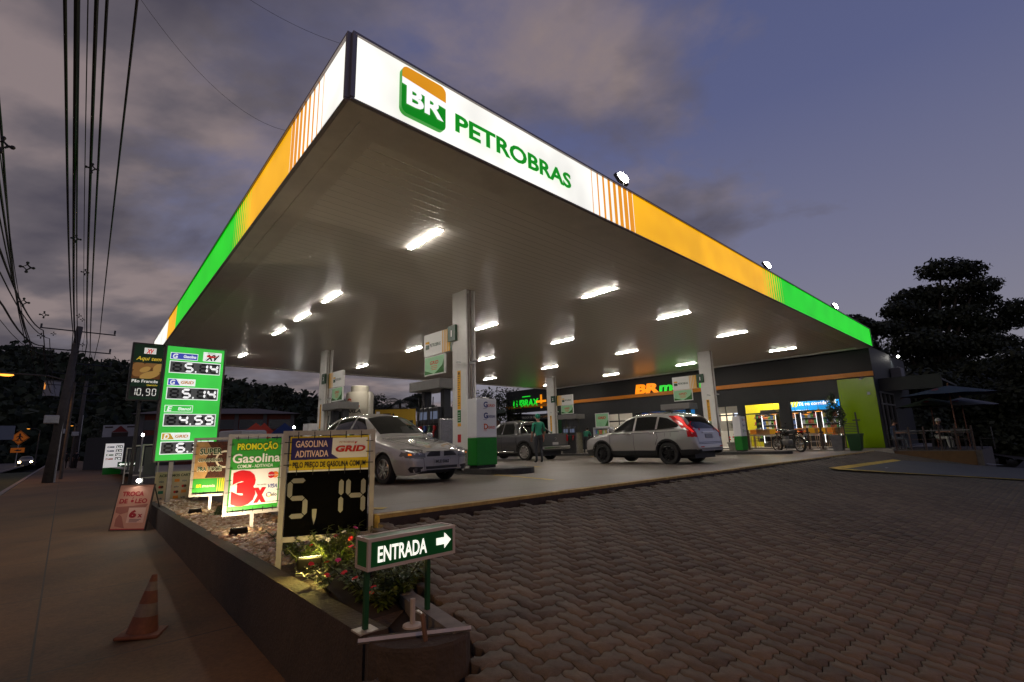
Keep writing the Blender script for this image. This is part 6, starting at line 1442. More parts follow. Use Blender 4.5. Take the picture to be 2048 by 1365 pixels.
def fridge(x, label, w=.92, y=IB - .9):
    o = thing('drink_fridge', label, 'fridge', shop_pt(x, y), srz, 'drink fridges along the shop wall'); h = 2.0
    mb = MB(); mb.bb(-w / 2, -w / 2 + .05, 0, .65, 0, h); mb.bb(w / 2 - .05, w / 2, 0, .65, 0, h); mb.bb(-w / 2 + .05, w / 2 - .05, .6, .65, 0, h); mb.bb(-w / 2 + .05, w / 2 - .05, 0, .6, 0, .22); mb.bb(-w / 2, w / 2, 0, .65, h + .001, h + .25); mb.build('cabinet', fr_m, o)
    for sx in (-1, 1): MB().bb(sx * (w / 2 - .06) - .006, sx * (w / 2 - .06) + .006, .01, .05, .25, h - .03).build('led_strip', led_m, o)
    for k in range(5):
        z = .30 + k * .34
        MB().bb(-w / 2 + .051, w / 2 - .051, .06, .59, z, z + .015).build('shelf', mat('fridge_shelf', (.5, .5, .5), .4), o)
        if k < 1: continue
        c0_ = rb.randrange(7)
        for i in range(10):
            b_ = bpy.data.objects.new('drink_bottle', bmesh_[(c0_ + (i // 2) * 3) % 7]); COL.objects.link(b_); b_.location = shop_pt(x - w / 2 + .12 + i * .076, y + .10, z + .017); b_.scale = (1.0, 1.0, 1.1)
            tag(b_, 'coloured drink bottle standing on a lit fridge shelf in the shop', 'bottle', 'drink bottles in the fridges')
for k, (x, lb) in enumerate(((-1.75, 'rightmost lit drink fridge behind the hanging shop lamps'), (-2.85, 'second lit drink fridge from the lime panel'), (-3.95, 'third lit drink fridge from the lime panel'), (-5.05, 'fourth lit drink fridge from the lime panel'), (-6.15, 'lit drink fridge behind the window pillar'))):
    fridge(x, lb, y=2.9)
# ---- shelf unit of goods in the yellow recess
so = thing('goods_shelf', 'dark shelf unit of assorted goods in front of the yellow shop wall', 'shelf', shop_pt((xw2l + xw2r) / 2 - 1.0, IB - 1.35), srz)
mb = MB(); 
for z in (.5, .95, 1.35, 1.75): mb.bb(-1.0, 1.0, -.12, .25, z, z + .03)
mb.bb(-1.0, 1.0, .26, .30, .3, 2.05); mb.build('shelves', fr_m, so)
for z in (.53, .98, 1.38, 1.78):
    for i in range(15):
        h = rb.uniform(.10, .22); wd = rb.uniform(.05, .10); x = -.92 + i * .131
        b_ = MB().rbox(-wd / 2, wd / 2, -.05, .05, 0, h, .008).build('goods_box', bot_m[rb.randrange(7)]); b_.location = shop_pt((xw2l + xw2r) / 2 - 1.0 + x, IB - 1.40, z); b_.rotation_euler = (0, 0, srz)
        tag(b_, 'small packaged product on the dark shelf by the yellow wall', 'package', 'packaged goods on the shelf')
# ---- pendant lamps
def pendant(px, py, dep, label):
    d = ray(px, py); q = PL(px, py, SH - snv * dep, snv)
    o = thing('pendant_lamp', label, 'lamp', q, srz, 'pendant lamps in the shop')
    mb = MB(); mb.lathe([(.03, .14), (.06, .10), (.24, .0), (.235, -.005)], 20, 'z', cap=False); mb.build('shade', mat('lamp_shade', (.04, .03, .02), .5), o, smooth=True)
    MB().lathe([(.0, .0), (.22, .0)], 20, 'z', (0, 0, .002)).build('diffuser', mat('pendant_glow', (1, .7, .3), .4, es=1.6, ec=S(255, 190, 60)), o)
    MB().tube([(0, 0, .14), (0, 0, SH.z + 3.1 - q.z)], .008, 5).build('cord', black, o)
for a in ((1527, 832, 1.4, 'hanging lamp before the yellow wall, upper left'), (1532, 835, .9, 'hanging lamp before the yellow wall, lowest left'), (1548, 829, 1.4, 'hanging lamp before the yellow wall, right'),
          (1590, 827, 1.2, 'hanging lamp before the fridges, leftmost'), (1612, 829, .8, 'hanging lamp before the fridges, nearest the glass'), (1616, 825, 1.6, 'hanging lamp before the fridges, partly behind another'), (1637, 823, 1.2, 'hanging lamp before the fridges, rightmost')): pendant(*a)
# ---- counters and stools behind the glass
wood = mat('light_wood', S(185, 160, 125), .5, var=.2, scale=4)
def bar(x0, x1, label):
    o = thing('window_bar', label, 'table', shop_pt((x0 + x1) / 2, .62), srz, 'wooden counters behind the shop windows'); h = (x1 - x0) / 2
    MB().bb(-h, h, -.2, .2, 1.02, 1.07).build('top', wood, o); MB().bb(-h, h, .1, .14, .72, 1.015).build('panel', wood, o)
    for a in (-h + .1, h - .1): MB().bb(a - .04, a + .04, -.04, .04, 0, 1.019).build('leg', wood, o)
bar(xw1l + .1, xG - .1, 'wooden window counter under the blue banner'); bar(xw2l + .1, xw2r - .1, 'wooden window counter under the yellow wall')
def stool(x, label, m_, y=.30):
    o = thing('bar_stool', label, 'stool', shop_pt(x, y), srz, 'bar stools at the shop counters')
    MB().rbox(-.18, .18, -.18, .18, .72, .78, .02).build('seat', m_, o); MB().rbox(-.18, .18, -.20, -.17, .80, 1.05, .01).build('backrest', m_, o)
    for a in (-.15, .15):
        for b in (-.15, .15): MB().tube([(a, b, .719), (a * 1.25, b * 1.2, 0)], .014, 6).build('leg', wood if m_ is not black else black, o)
yel = mat('stool_yellow', S(235, 175, 10), .5); ors = mat('stool_orange', S(235, 140, 20), .5)
for x, m_, lb in ((xw2l + .35, ors, 'orange stool at the left window counter'), (xw2r - .55, yel, 'yellow stool at the left window counter'), (xw1l + .25, ors, 'orange stool leftmost under the blue banner'), (xw1l + .85, yel, 'first yellow stool under the blue banner, beside the orange one'), (xw1l + 1.35, yel, 'second yellow stool under the blue banner, behind the motorcycle tail'), (xG - .62, ors, 'orange stool next to the bamboo pot')): stool(x, lb, m_)
# ---- side of the shop to the right of the corner
mb = MB(); mb.bb(.0, 2.4, .9, .98, 2.75, 3.4, 0); mb.bb(.001, 2.4, .981, 7, 3.1, 3.2, 0); mb.build('side_awning', wall_m, shop)
mb = MB()
for y in (.6, 1.6, 2.6, 3.6): mb.bb(.02, .08, y, y + .07, 0, 2.7)
mb.bb(.02, .08, .5, 3.7, 2.1, 2.17); mb.bb(.02, .08, .5, 3.7, 2.68, 2.75); fo = mb.build('window', mat('alu_frame', (.22, .22, .23), .4, .5), shop)
MB().poly([(.03, .5, 0), (.03, 3.7, 0), (.03, 3.7, 2.7), (.03, .5, 2.7)]).build('pane', glass_dark, fo)
MB().rbox(.02, .5, 4.2, 5.1, 3.5, 4.2, .03).build('air_conditioner', mat('ac_grey', (.16, .16, .17), .5), shop)
q = PL(1794, 714, SH + bdir * .3, bdir)
wl = thing('wall_floodlight', 'bright floodlight on the dark side wall of the shop', 'floodlight', q, srz)
MB().rbox(-.30, .0, -.08, .08, -.03, .09, .015).build('housing', dark_metal, wl); MB().ball((.05, -.05, .0), .06, 0, 10).build('lamp', flE, wl)
spot(wl, 'beam', (-.05, -.02, -.06), (-.32, .2, -1.0), 22, (.9, 1, .95), 110, .9, .04)
# security camera by the lime panel
mb = MB(); xk, zk = BW(1727, 757); mb.tube([(xk, 0, zk + .05), (xk, -.2, zk), (xk - .05, -.45, zk - .05)], [.02, .03, .05], 8); xk, zk = BW(1738, 787); mb.rbox(xk - .06, xk + .06, -.10, -.03, zk - .07, zk + .07, .02)
mb.build('security_camera', mat('camera_shell'), shop)
# ---- railing in front of the shop windows
rail_m = mat('railing_dark', (.045, .022, .018), .5)
def railing(label, xs, y, loc=None):
    o = thing('railing', label, 'railing', shop_pt(xs[0], y), srz)
    for x in xs: 
        mb = MB(); mb.bb(x - xs[0] - .04, x - xs[0] + .04, -.04, .04, 0, 1.05); mb.bb(x - xs[0] - .10, x - xs[0] + .10, -.02, .02, .80, .86); mb.bb(x - xs[0] - .12, x - xs[0] + .12, -.10, .10, 0, .03); mb.build('post', rail_m, o)
    mb = MB(); L = xs[-1] - xs[0]
    mb.bb(0, L, -.012, .012, .72, .78); mb.build('top_rail', mat('rail_pale', (.40, .34, .30), .5), o)
    MB().bb(0, L, -.01, .01, .45, .47).build('lower_rail', rail_m, o)
railing('dark railing posts with pale rail in front of the shop windows', [U(1500, 900), U(1525, 900), U(1582, 900), U(1642, 900), U(1668, 900)], -1.7)
# ---- pots and bin
def at_ground(px, py, dz=0): p = FG(px, py, dz); return p
def depth_fix(px, y_off):   # ground point on the pavement line seen in column px
    q = PL(px, 890, SH + snv * y_off, snv); q.z = zf(q.x, q.y); return q
p = depth_fix(1677, 1.9); po2 = thing('potted_plant', 'tall drooping bamboo in a grey square pot beside the green bin', 'potted plant', p, srz)
def taper(mb, w0, w1, h, t=.03): 
    a, b = w0 / 2, w1 / 2; mb.add([(-a, -a, 0), (a, -a, 0), (a, a, 0), (-a, a, 0), (-b, -b, h), (b, -b, h), (b, b, h), (-b, b, h)], [(0, 3, 2, 1), (4, 5, 6, 7), (0, 1, 5, 4), (1, 2, 6, 5), (2, 3, 7, 6), (3, 0, 4, 7)])
    c = b + .025; mb.bb(-c, c, -c, c, h - .06, h + .002); return mb
taper(MB(), .38, .50, .72).build('pot', mat('pot_grey', (.14, .14, .145), .8, var=.2, scale=5), po2)
mb = MB()
for a, h in ((.0, 2.6), (.9, 2.3), (2.0, 2.7), (3.3, 2.4), (4.4, 2.5), (5.3, 2.2)): mb.tube([(.1 * math.cos(a), .1 * math.sin(a), .7), (.18 * math.cos(a), .18 * math.sin(a), 1.5), (.45 * math.cos(a), .45 * math.sin(a), h)], [.012, .010, .004], 5)
mb.build('stems', mat('bamboo_stem', (.09, .08, .03), .6), po2)
leaf_cloud('foliage', [(0, 0, 2.1, .34, .34, .55), (-.15, -.1, 1.65, .24, .24, .5), (.25, .1, 1.6, .26, .26, .6), (.0, .0, 2.5, .2, .2, .3)], 1000, .045, [mat('bamboo_leaf', (.045, .060, .020), .6), lf[1]], 8, po2, -.4, .2, 3.2)
p = depth_fix(1712, 1.9); bo = thing('litter_bin', 'green litter bin with black slatted lid frame by the lime panel', 'bin', p, srz)
taper(MB(), .42, .56, .78).build('body', mat('bin_green', S(0, 60, 18), .5), bo)
mb = MB()
for k in range(6): mb.bb(-.27, .27, -.30, -.28, .86 + k * .075, .89 + k * .075)
mb.bb(.20, .26, -.31, -.27, .78, 1.75); mb.bb(.08, .38, -.30, -.275, 1.36, 1.42); mb.build('slat_frame', black, bo)
p = depth_fix(1478, 2.6); p = CP(21.1, 5.7); p.z = zf(p.x, p.y) + .12
do = thing('potted_plant', 'spiky plant with red flowers in a stone pot between column and pump cover', 'potted plant', p, srz)
taper(MB(), .40, .48, .42).build('pot', mat('pot_stone', (.20, .18, .16), .85, var=.3, scale=7), do)
mb = MB(); mb.tube([(0, 0, .4), (.03, 0, .8), (0, .02, 1.15)], [.03, .025, .02], 6); mb.build('stem', MATS['bark'] if 'bark' in MATS else mat('bark'), do)
mb = MB()
for k in range(46):
    a = k * 2.4; el = -.3 + 1.5 * ((k * 7) % 46) / 46; d = Vector((math.cos(a) * math.cos(el), math.sin(a) * math.cos(el), math.sin(el))); s_ = Vector((-math.sin(a), math.cos(a), 0)) * .016; b_ = Vector((0, .02, 1.15)); mb.poly([b_, b_ + d * .25 + s_, b_ + d * .5 + Vector((0, 0, -.06)), b_ + d * .25 - s_])
mb.build('foliage', lf[1], do)
mb = MB()
for k in range(9): mb.ball((.2 * math.cos(k * 1.7), .2 * math.sin(k * 1.7), .55 + .05 * (k % 3)), .04, 0, 6)
mb.build('flower', pet['red'], do)
# ---- display stand between pickup and SUV
p = CP(22.3, 14.0); p.z = zf(p.x, p.y) + .13
ds = thing('product_display', 'white lubricant display shelf with green base and mint poster on top', 'display', p, rA)
mb = MB(); mb.bb(-.35, -.31, -.55, .55, 0, 1.25); mb.bb(-.35, .35, -.55, -.5, 0, 1.25)
mb = MB(); mb.bb(-.3, .3, -.55, -.50, 0, 1.5); mb.bb(-.3, .3, .50, .55, 0, 1.5); mb.bb(-.3, .3, -.499, .499, 1.45, 1.5); mb.bb(-.3, .3, -.499, .499, .70, .74); mb.bb(.26, .3, -.499, .499, .1, 1.45); mb.bb(-.28, .3, -.499, .499, 1.08, 1.10); mb.build('cabinet', mat('cover_white'), ds)
MB().bb(-.30, -.27, -.499, .499, .05, .699).build('lower_panel', mat('display_green', S(60, 140, 10), .4), ds)
mb = MB(); mb.bb(-.1, -.06, -.5, .5, 1.52, 2.35, 0); mb.M = Matrix.Translation((-.102, 0, 0)) @ FM; mb.rect(-.45, .45, 1.56, 2.31, 0, 1); mb.text('GRID', 0, 2.0, .15, y=-.004, w=.6, bold=.04, shear=.15, mi=2, align='CENTER'); mb.poly([(.45, -.003, 1.56), (.45, -.003, 1.95), (.2, -.003, 1.56)][::-1], 3); mb.build('poster', [mat('cover_white'), mint, MATS['grid_red'], leafp], ds)
for z in (.74, 1.10):
    for i in range(8):
        b_ = MB().rbox(-.06, .06, -.05, .05, 0, .24, .01).build('oil_can', bot_m[(i * 3 + int(z * 10)) % 7]); b_.location = p + d1 * -.12 + d2 * (-.42 + i * .12) + Vector((0, 0, z + .002)); b_.rotation_euler = (0, 0, rA)
        tag(b_, 'coloured oil can on the white display shelf', 'can', 'oil cans on the display')
# ================================================================== TERRACE
tR, tB = YG(1965, 914), None
T0 = Vector((SH.x, SH.y, 0)) + bdir * .4 + snv * 1.8
tRf = PL(1965, 905, Vector((T0.x, T0.y, 0)), (snv.x, snv.y, 0)); TL_ = Vector((tRf.x - T0.x, tRf.y - T0.y, 0)).dot(bdir)
tz0 = at_xy(1965, 901, tRf); tzt = zb0 + .0
print('terrace length', TL_, 'floor', tz0, zb0)
terr = thing('terrace', 'raised terrace slab with ochre front beside the shop', 'terrace', Vector((T0.x, T0.y, 0)), srz)
mb = MB(); mb.prism([(0, 0, -1.2), (TL_, 0, -1.2), (TL_, 5.5, -1.2), (0, 5.5, -1.2)], (0, 0, tz0 + 1.2)); mb.build('slab', mat('terrace_floor', (.10, .085, .075), .8, var=.2), terr)
mb = MB(); mb.bb(-.2, TL_ - .2, -.03, -.002, -1.2, tz0 - .03); mb.build('front', mat('ochre_paint', (.12, .062, .022), .8, var=.3, scale=4), terr)
def terr_pt(x, y): p = T0 + bdir * x - snv * y; p.z = tz0; return p
ro = thing('railing', 'dark railing along the terrace edge', 'railing', terr_pt(0, .12), srz)
for x in np.linspace(.3, TL_ - .2, 6): MB().bb(x - .03, x + .03, -.03, .03, 0, 1.0).build('post', rail_m, ro)
MB().bb(.3, TL_ - .2, -.012, .012, .80, .85).build('top_rail', mat('rail_dull', (.12, .12, .12), .5), ro); MB().bb(.3, TL_ - .2, -.008, .008, .45, .47).build('lower_rail', rail_m, ro)
umb = {'navy': mat('umbrella_navy', S(30, 46, 64), .8, var=.15), 'green': mat('umbrella_green', S(44, 56, 38), .8, var=.2), 'white': mat('umbrella_white', (.12, .125, .125), .8, var=.2)}
def parasol(x, y, h, r, m_, label, rz=0):
    o = thing('parasol', label, 'parasol', terr_pt(x, y), srz + rz, 'parasols on the terrace')
    MB().tube([(0, 0, 0), (0, 0, h + .12)], .025, 8).build('pole', mat('parasol_wood', (.16, .06, .03), .6), o)
    n = 8; V = [(0, 0, h)]; F = []
    for j, (f, dz) in enumerate(((.5, .20), (1, .42))):
        for k in range(n * 2):
            a = k * math.pi / n; q = 1 if k % 2 == 0 else .955; V.append((r * f * q * math.cos(a), r * f * q * math.sin(a), h - dz - (0 if k % 2 == 0 else -.03 * f)))
    for k in range(n * 2): F.append((0, 1 + k, 1 + (k + 1) % (n * 2))); F.append((1 + k, 1 + n * 2 + k, 1 + n * 2 + (k + 1) % (n * 2), 1 + (k + 1) % (n * 2)))
    mb = MB(); mb.add(V, F, 0); c = mb.build('canopy', m_, o)
    mb = MB()
    for k in range(n): a = k * 2 * math.pi / n; mb.tube([(0, 0, h - .12), (r * math.cos(a), r * math.sin(a), h - .44)], .01, 4)
    mb.build('ribs', MATS['parasol_wood'], o)
    mb = MB(); mb.M = Matrix.Rotation(R(-20), 4, 'Z'); mb.M = mb.M @ Matrix.Translation((0, -r * .60, h - .24)) @ Matrix.Rotation(R(-68), 4, 'X'); mb.lathe([(0, 0), (.12, 0)], 14, 'y', (0, -.03, .05), 0); mb.text('CERVEJA', 0, -.15, .08, y=-.035, w=.5, align='CENTER', mi=1)
    mb.build('emblem', [mat('emblem_red', (.25, .03, .04), .6), umb['white']], o)
def terr_x(px): q = PL(px, 880, T0 - snv * 1.8, snv); return (q - T0).dot(bdir)
parasol(terr_x(1921), 1.2, 2.75, 1.75, umb['navy'], 'dark blue parasol, largest on the terrace')
parasol(terr_x(1865), 3.2, 2.35, 1.35, umb['green'], 'dull green and white parasol behind the blue one, towards the shop', .3)
parasol(terr_x(1930), 3.4, 2.3, 1.35, umb['white'], 'pale parasol behind the blue one, on the right', .2)
def cafe_table(x, y, label):
    o = thing('cafe_table', label, 'table', terr_pt(x, y), srz, 'terrace tables'); MB().rbox(-.4, .4, -.4, .4, .70, .74, .01).build('top', mat('cafe_top', (.10, .085, .075), .5), o)
    for a in (-.34, .34):
        for b in (-.34, .34): MB().tube([(a, b, .699), (a, b, 0)], .02, 6).build('leg', dark_metal, o)
def cafe_chair(x, y, rz, label):
    o = thing('cafe_chair', label, 'chair', terr_pt(x, y), srz + rz, 'terrace chairs'); cm = mat('cafe_chair', (.03, .028, .026), .5)
    MB().rbox(-.21, .21, -.21, .21, .43, .46, .01).build('seat', cm, o)
    mb = MB()
    for k in range(4): mb.bb(-.2, .2, .19, .21, .58 + k * .09, .63 + k * .09)
    mb.build('backrest', cm, o)
    for a in (-.19, .19):
        for b, h in ((-.19, .429), (.2, .92)): MB().tube([(a, b, 0), (a, b, h)], .013, 6).build('leg', cm, o)
xa, xb = terr_x(1812), terr_x(1895)
cafe_table(xa + .4, 1.2, 'terrace table nearest the shop corner'); cafe_table(xb + .5, 1.3, 'terrace table under the blue parasol')
for x, y, rz, lb in ((xa - .35, 1.2, R(90), 'terrace chair of the man leaning at the shop corner'), (xa + 1.2, 1.3, R(-90), 'empty terrace chair between the two tables'), (xb - .25, 1.4, R(90), 'terrace chair of the man in the cap'), (xb + 1.3, 1.2, R(-90), 'empty terrace chair at the right end'), (xb + .5, .55, R(180), 'empty terrace chair at the railing under the parasol')): cafe_chair(x, y, rz, lb)
person('man in dark blue shirt sitting at the terrace table by the shop corner', terr_pt(xa - .35, 1.2), srz, SIT, mat('shirt_blue', S(52, 66, 92), .85), mat('jeans', (.10, .12, .15), .85))
person('man in white cap and black shirt sitting under the blue parasol', terr_pt(xb - .25, 1.4), srz + R(-30), SIT, mat('shirt_black', (.02, .02, .022), .85), mat('shorts_white', (.4, .4, .38), .85), cap=mat('cap_white', (.4, .4, .4), .8))
for k in range(3):
    q = terr_pt(xb + .35 + k * .14, 1.2 + .05 * k); q.z += .742; mb = MB(); mb.lathe([(.03, 0), (.032, .13), (.013, .19), (.013, .26)], 10); b_ = mb.build('beer_bottle', mat('beer_glass', (.03, .05, .015), .15)); b_.location = q
    tag(b_, 'small bottle on the terrace table under the blue parasol', 'bottle', 'bottles on the terrace table')
# ================================================================== PRICE PYLON AND STREET SIDE
pyA = DP(309, 922.4, 10.5); pn = Vector((d1.y, -d1.x, 0))
def PY(px, py, off=0): q = PL(px, py, pyA - pn * off, pn); return (q - pyA).dot(d1), q.z
gz = zs(pyA.x, pyA.y) + .25
pyl = thing('price_pylon', 'tall green illuminated fuel price sign with four price rows', 'sign', (pyA.x, pyA.y, gz), rA)
L0, R0 = 0.0, (PY(450.1, 702.5)[0] + PY(432, 879.3)[0]) / 2
zb, zt = PY(309, 922.4)[1] - gz, (PY(334.5, 691.4)[1] + PY(450, 702.5)[1]) / 2 - gz
Wd, H = R0, zt - zb; X = lambda f: f * Wd; Z = lambda f: zt - f * H         # Z measured from the top
pgE = glow('pylon_green', S(60, 195, 70), .85, .3); plW = mat('pylon_white', (.8, .8, .8), .4, es=.75, ec=(.95, 1, .95)); plD = mat('pylon_grey', (.07, .073, .07), .4, es=.05, ec=(1, 1, 1)); segoff = mat('segment_off', (.008, .008, .008), .4); segW = mat('segment_white', (.9, .9, .9), .4, es=1.0)
plN = mat('pylon_blue', S(60, 70, 165), .4, es=.75, ec=S(62, 75, 175)); plG = mat('pylon_gold', S(190, 150, 50), .4, es=.75, ec=S(195, 155, 60)); plO = mat('pylon_orange', S(200, 130, 40), .4, es=.5); plK = mat('pylon_black', (.01, .01, .01), .4); plR = mat('pylon_red', S(200, 25, 30), .4, es=.6)
MB().bb(0, Wd, .0, .16, zb, zt).build('panel', pgE, pyl)
mb = MB(); mb.bb(-.04, -.001, -.02, .18, zb - .03, zt + .03); mb.bb(Wd + .001, Wd + .04, -.02, .18, zb - .03, zt + .03); mb.bb(0, Wd, -.02, .18, zt + .001, zt + .03); mb.bb(0, Wd, -.02, .18, zb - .03, zb - .001); mb.build('frame', mat('pylon_frame', (.13, .11, .10), .5, .5), pyl)
for f in (.28, .75): MB().bb(X(f) - .04, X(f) + .04, .05, .12, -.5, zb - .031).build('post', galv, pyl)
rows_ = [('G', 'Gasolina', plN, plN, ' 5.14', .055), ('G', 'GRID', plN, plW, ' 5.14', .29), ('E', 'Etanol', pgE, pgE, ' 4.59', .525), ('D', 'GRID', plG, plW, ' 6.39', .765)]
for k, (a, b_, m1, m2, pr_, f) in enumerate(rows_):
    mb = MB()
    mb.rect(X(.06), X(.53), Z(f + .062), Z(f), -.004, 0); mb.rect(X(.07), X(.52), Z(f + .057), Z(f + .005), -.007, 2); mb.poly([(X(.07), -.009, Z(f + .057)), (X(.27), -.009, Z(f + .057)), (X(.20), -.009, Z(f + .005)), (X(.07), -.009, Z(f + .005))], 1)
    mb.text(a, X(.10), Z(f + .052), H * .042, y=-.012, w=X(.085), bold=.03, shear=.15, mi=3); mb.text(b_, X(.28), Z(f + .043), H * .026, y=-.012, w=X(.22), bold=.035, shear=.15, mi=4 if b_ == 'GRID' else 3)
    mb.build('fuel_name', [plW, m1, m2, plW, plO], pyl)
    mb = MB(); z0_, z1_ = Z(f + .185), Z(f + .075); mb.rect(X(.06), X(.95), z0_, z1_, -.004, 0); mb.rect(X(.075), X(.935), z0_ + H * .007, z1_ - H * .007, -.008, 1)
    hh = (z1_ - z0_) * .78; zz_ = z0_ + (z1_ - z0_) * .11; dw = X(.155)
    for ch, xx in ((' ', .115), (pr_[1], .315), (pr_[3], .57), (pr_[4], .755)): mb.seg(ch, X(xx), zz_, dw, hh, -.012, 2, 3, .19, .0)
    mb.rect(X(.50), X(.525), zz_, zz_ + hh * .16, -.012, 2)
    mb.build('price_display', [plW, plD, segW, segoff], pyl)
mb = MB(); mb.rect(X(.62), X(.95), Z(.115), Z(.03), -.006, 0); mb.text('XV', X(.66), Z(.105), H * .055, y=-.010, w=X(.26), bold=.05, shear=.35, mi=1); mb.poly([(X(.68), -.013, Z(.075)), (X(.80), -.013, Z(.082)), (X(.90), -.013, Z(.06)), (X(.80), -.013, Z(.066)), (X(.69), -.013, Z(.055))], 2); mb.text('POSTO', X(.70), Z(.045), H * .012, y=-.010, w=X(.13), bold=.02, mi=1); mb.build('logo', [plW, plK, plR], pyl)
# bread sign
bx0, bx1 = (PY(266, 687, -.0)[0] + PY(258, 797)[0]) / 2, (PY(327, 692)[0] + PY(318, 803)[0]) / 2
bx1 = min(bx1, -.045); bzt, bzb = (PY(266, 687)[1]) - gz, PY(258, 798)[1] - gz
bo_ = thing('bread_sign', 'dark green sign with bread rolls and a price, left of the price pylon', 'sign', (pyA.x, pyA.y, gz), rA)
bw, bh = bx1 - bx0, bzt - bzb; X = lambda f: bx0 + f * bw; Z = lambda f: bzt - f * bh
MB().bb(bx0 + .02, bx1, .01, .12, bzb, bzt).build('panel', mat('bread_green', S(14, 52, 28), .4, es=.12, ec=S(14, 60, 30)), bo_)
mb = MB(); mb.bb(bx0 - .02, bx0 + .019, 0, .13, bzb - .03, bzt + .03); mb.bb(bx0 + .02, bx1 + .02, 0, .13, bzt + .001, bzt + .03); mb.bb(bx0 + .02, bx1 + .02, 0, .13, bzb - .03, bzb - .001); mb.bb(bx0 + .2, bx0 + .26, .14, .2, -.5, bzt); mb.build('frame', mat('bread_frame', (.02, .02, .02), .5), bo_)
mb = MB(); mb.rect(X(.35), X(.75), Z(.17), Z(.06), .006, 0); mb.text('XV', X(.42), Z(.16), bh * .08, y=.002, w=bw * .26, bold=.05, shear=.35, mi=3)
mb.text('Aqui tem', X(.12), Z(.29), bh * .07, y=.004, w=bw * .84, bold=.02, shear=.25, mi=1); mb.text('Pão Francês', X(.06), Z(.70), bh * .055, y=.004, w=bw * .86, bold=.02, mi=0); mb.text('Quentinho', X(.56), Z(.755), bh * .03, y=.004, w=bw * .36, bold=.02, shear=.2, mi=1)
mb.rect(X(.06), X(.92), Z(.955), Z(.775), .006, 2)
for ch, xx in (('1', .06), ('0', .235), ('9', .53), ('0', .73)): mb.seg(ch, X(xx + .03), Z(.935), bw * .14, bh * .13, .002, 0, None, .16)
mb.rect(X(.455), X(.48), Z(.945), Z(.915), .002, 0)
mb.build('lettering', [mat('bread_white', (.8, .8, .75), .4, es=.55), mat('bread_yellow', S(235, 205, 60), .4, es=.4), plK, plR], bo_)
mb = MB(); mb.rect(X(.02), X(.98), Z(.63), Z(.34), .007, 0)
for cx, cz, rx, rz_, mi in ((.2, .40, .2, .07, 1), (.6, .38, .25, .06, 1), (.9, .42, .2, .08, 2), (.3, .50, .26, .09, 1), (.62, .56, .33, .07, 2), (.45, .46, .18, .05, 2)):
    mb.poly([(min(max(X(cx) + rx * bw * math.cos(a), X(.02)), X(.98)), .005 - .001 * mi, min(max(Z(cz) + rz_ * bh * math.sin(a) + rx * bw * .3 * math.cos(a), Z(.63)), Z(.34))) for a in np.linspace(0, 5.9, 18)], mi)
mb.build('bread_picture', [mat('crust_dark', S(120, 75, 35), .5, es=.12, ec=S(140, 85, 40)), mat('crust', S(175, 125, 70), .5, es=.18, ec=S(180, 130, 70)), mat('crust_light', S(215, 170, 90), .5, es=.22, ec=S(215, 175, 95))], bo_)
# ---- blank framed boards beyond the pylon
def gpx(px, s): # ground point in pixel column at street distance s
    d = ray(px, 930); k = s / (d.x * BD.x + d.y * BD.y); p = CAM + d * k; p.z = zs(p.x, p.y); return p
for k, (xl, xr, yt_, yb, s_) in enumerate(((249, 264, 896, 948, 19.5), (264, 284, 891, 953, 18), (281, 318, 889, 958, 16.5))):
    a, b = gpx(xl, s_), gpx(xr, s_); o, Wd = sign_thing('blank_board', 'dark blank board in a pale tube frame, %s of three' % ('leftmost and smallest', 'middle', 'rightmost and widest')[k], 'sign', a, b, group='blank framed boards')
    zt, zb = zat(xl, yt_, a) - a.z, zat(xl, yb, a) - a.z; w = .035
    mb = MB(); mb.bb(0, w, -.02, .02, zb - .3, zt); mb.bb(Wd - w, Wd, -.02, .02, zb - .3, zt); mb.bb(w, Wd - w, -.019, .019, zb, zb + w); mb.bb(w, Wd - w, -.019, .019, zt - w, zt); mb.build('frame', tube_m, o)
    MB().bb(w + .03, Wd - w - .03, -.004, .004, zb + w + .04, zt - w - .04).build('panel', mat('board_back', (.055, .055, .06), .6), o)
# ---- second price pylon far down the street
a = SG(204, 950); b = a + d1 * 2
o = thing('price_pylon', 'white price pylon with green foot farther down the street', 'sign', a, rA)
fx = lambda px: PL(px, 900, a, pn); Wd = (fx(247) - a).dot(d1); zt = PL(207, 888, a, pn).z - a.z; zm = zt * .22
MB().bb(0, Wd, 0, .25, zm, zt).build('panel', mat('pylon_far_white', (.8, .8, .8), .4, es=.45), o); MB().bb(0, Wd, -.02, .25, .0, zm - .002).build('foot', mat('foot_green', S(5, 90, 25), .4, es=.10), o)
mb = MB()
for k, c in enumerate((0, 0, 1, 2)):
    z = zt - (.14 + .13 * k) * zt; mb.text('GGED'[k], Wd * .08, z, zt * .06, y=-.004, bold=.03, mi=c); mb.rect(Wd * .22, Wd * .48, z + .01, z + zt * .045, -.004, c); mb.rect(Wd * .58, Wd * .93, z - zt * .012, z + zt * .075, -.004, 3)
    mb.text(('5,14', '5,14', '4,59', '6,39')[k], Wd * .62, z, zt * .055, y=-.008, w=Wd * .27, bold=.03, mi=4)
mb.build('lettering', [navy, grnp, orange_m, ink, plW], o)
eo2 = thing('exit_sign', 'small dark arrow sign at the foot of the far white pylon', 'sign', a + d1 * Wd * .75 - d2 * .6, rA)
mb = MB(); mb.bb(0, 1.1, 0, .12, .50, .82); mb.build('box', egm, eo2); MB().tube([(.5, .06, 0), (.5, .06, .499)], .03, 6).build('post', gpost, eo2)
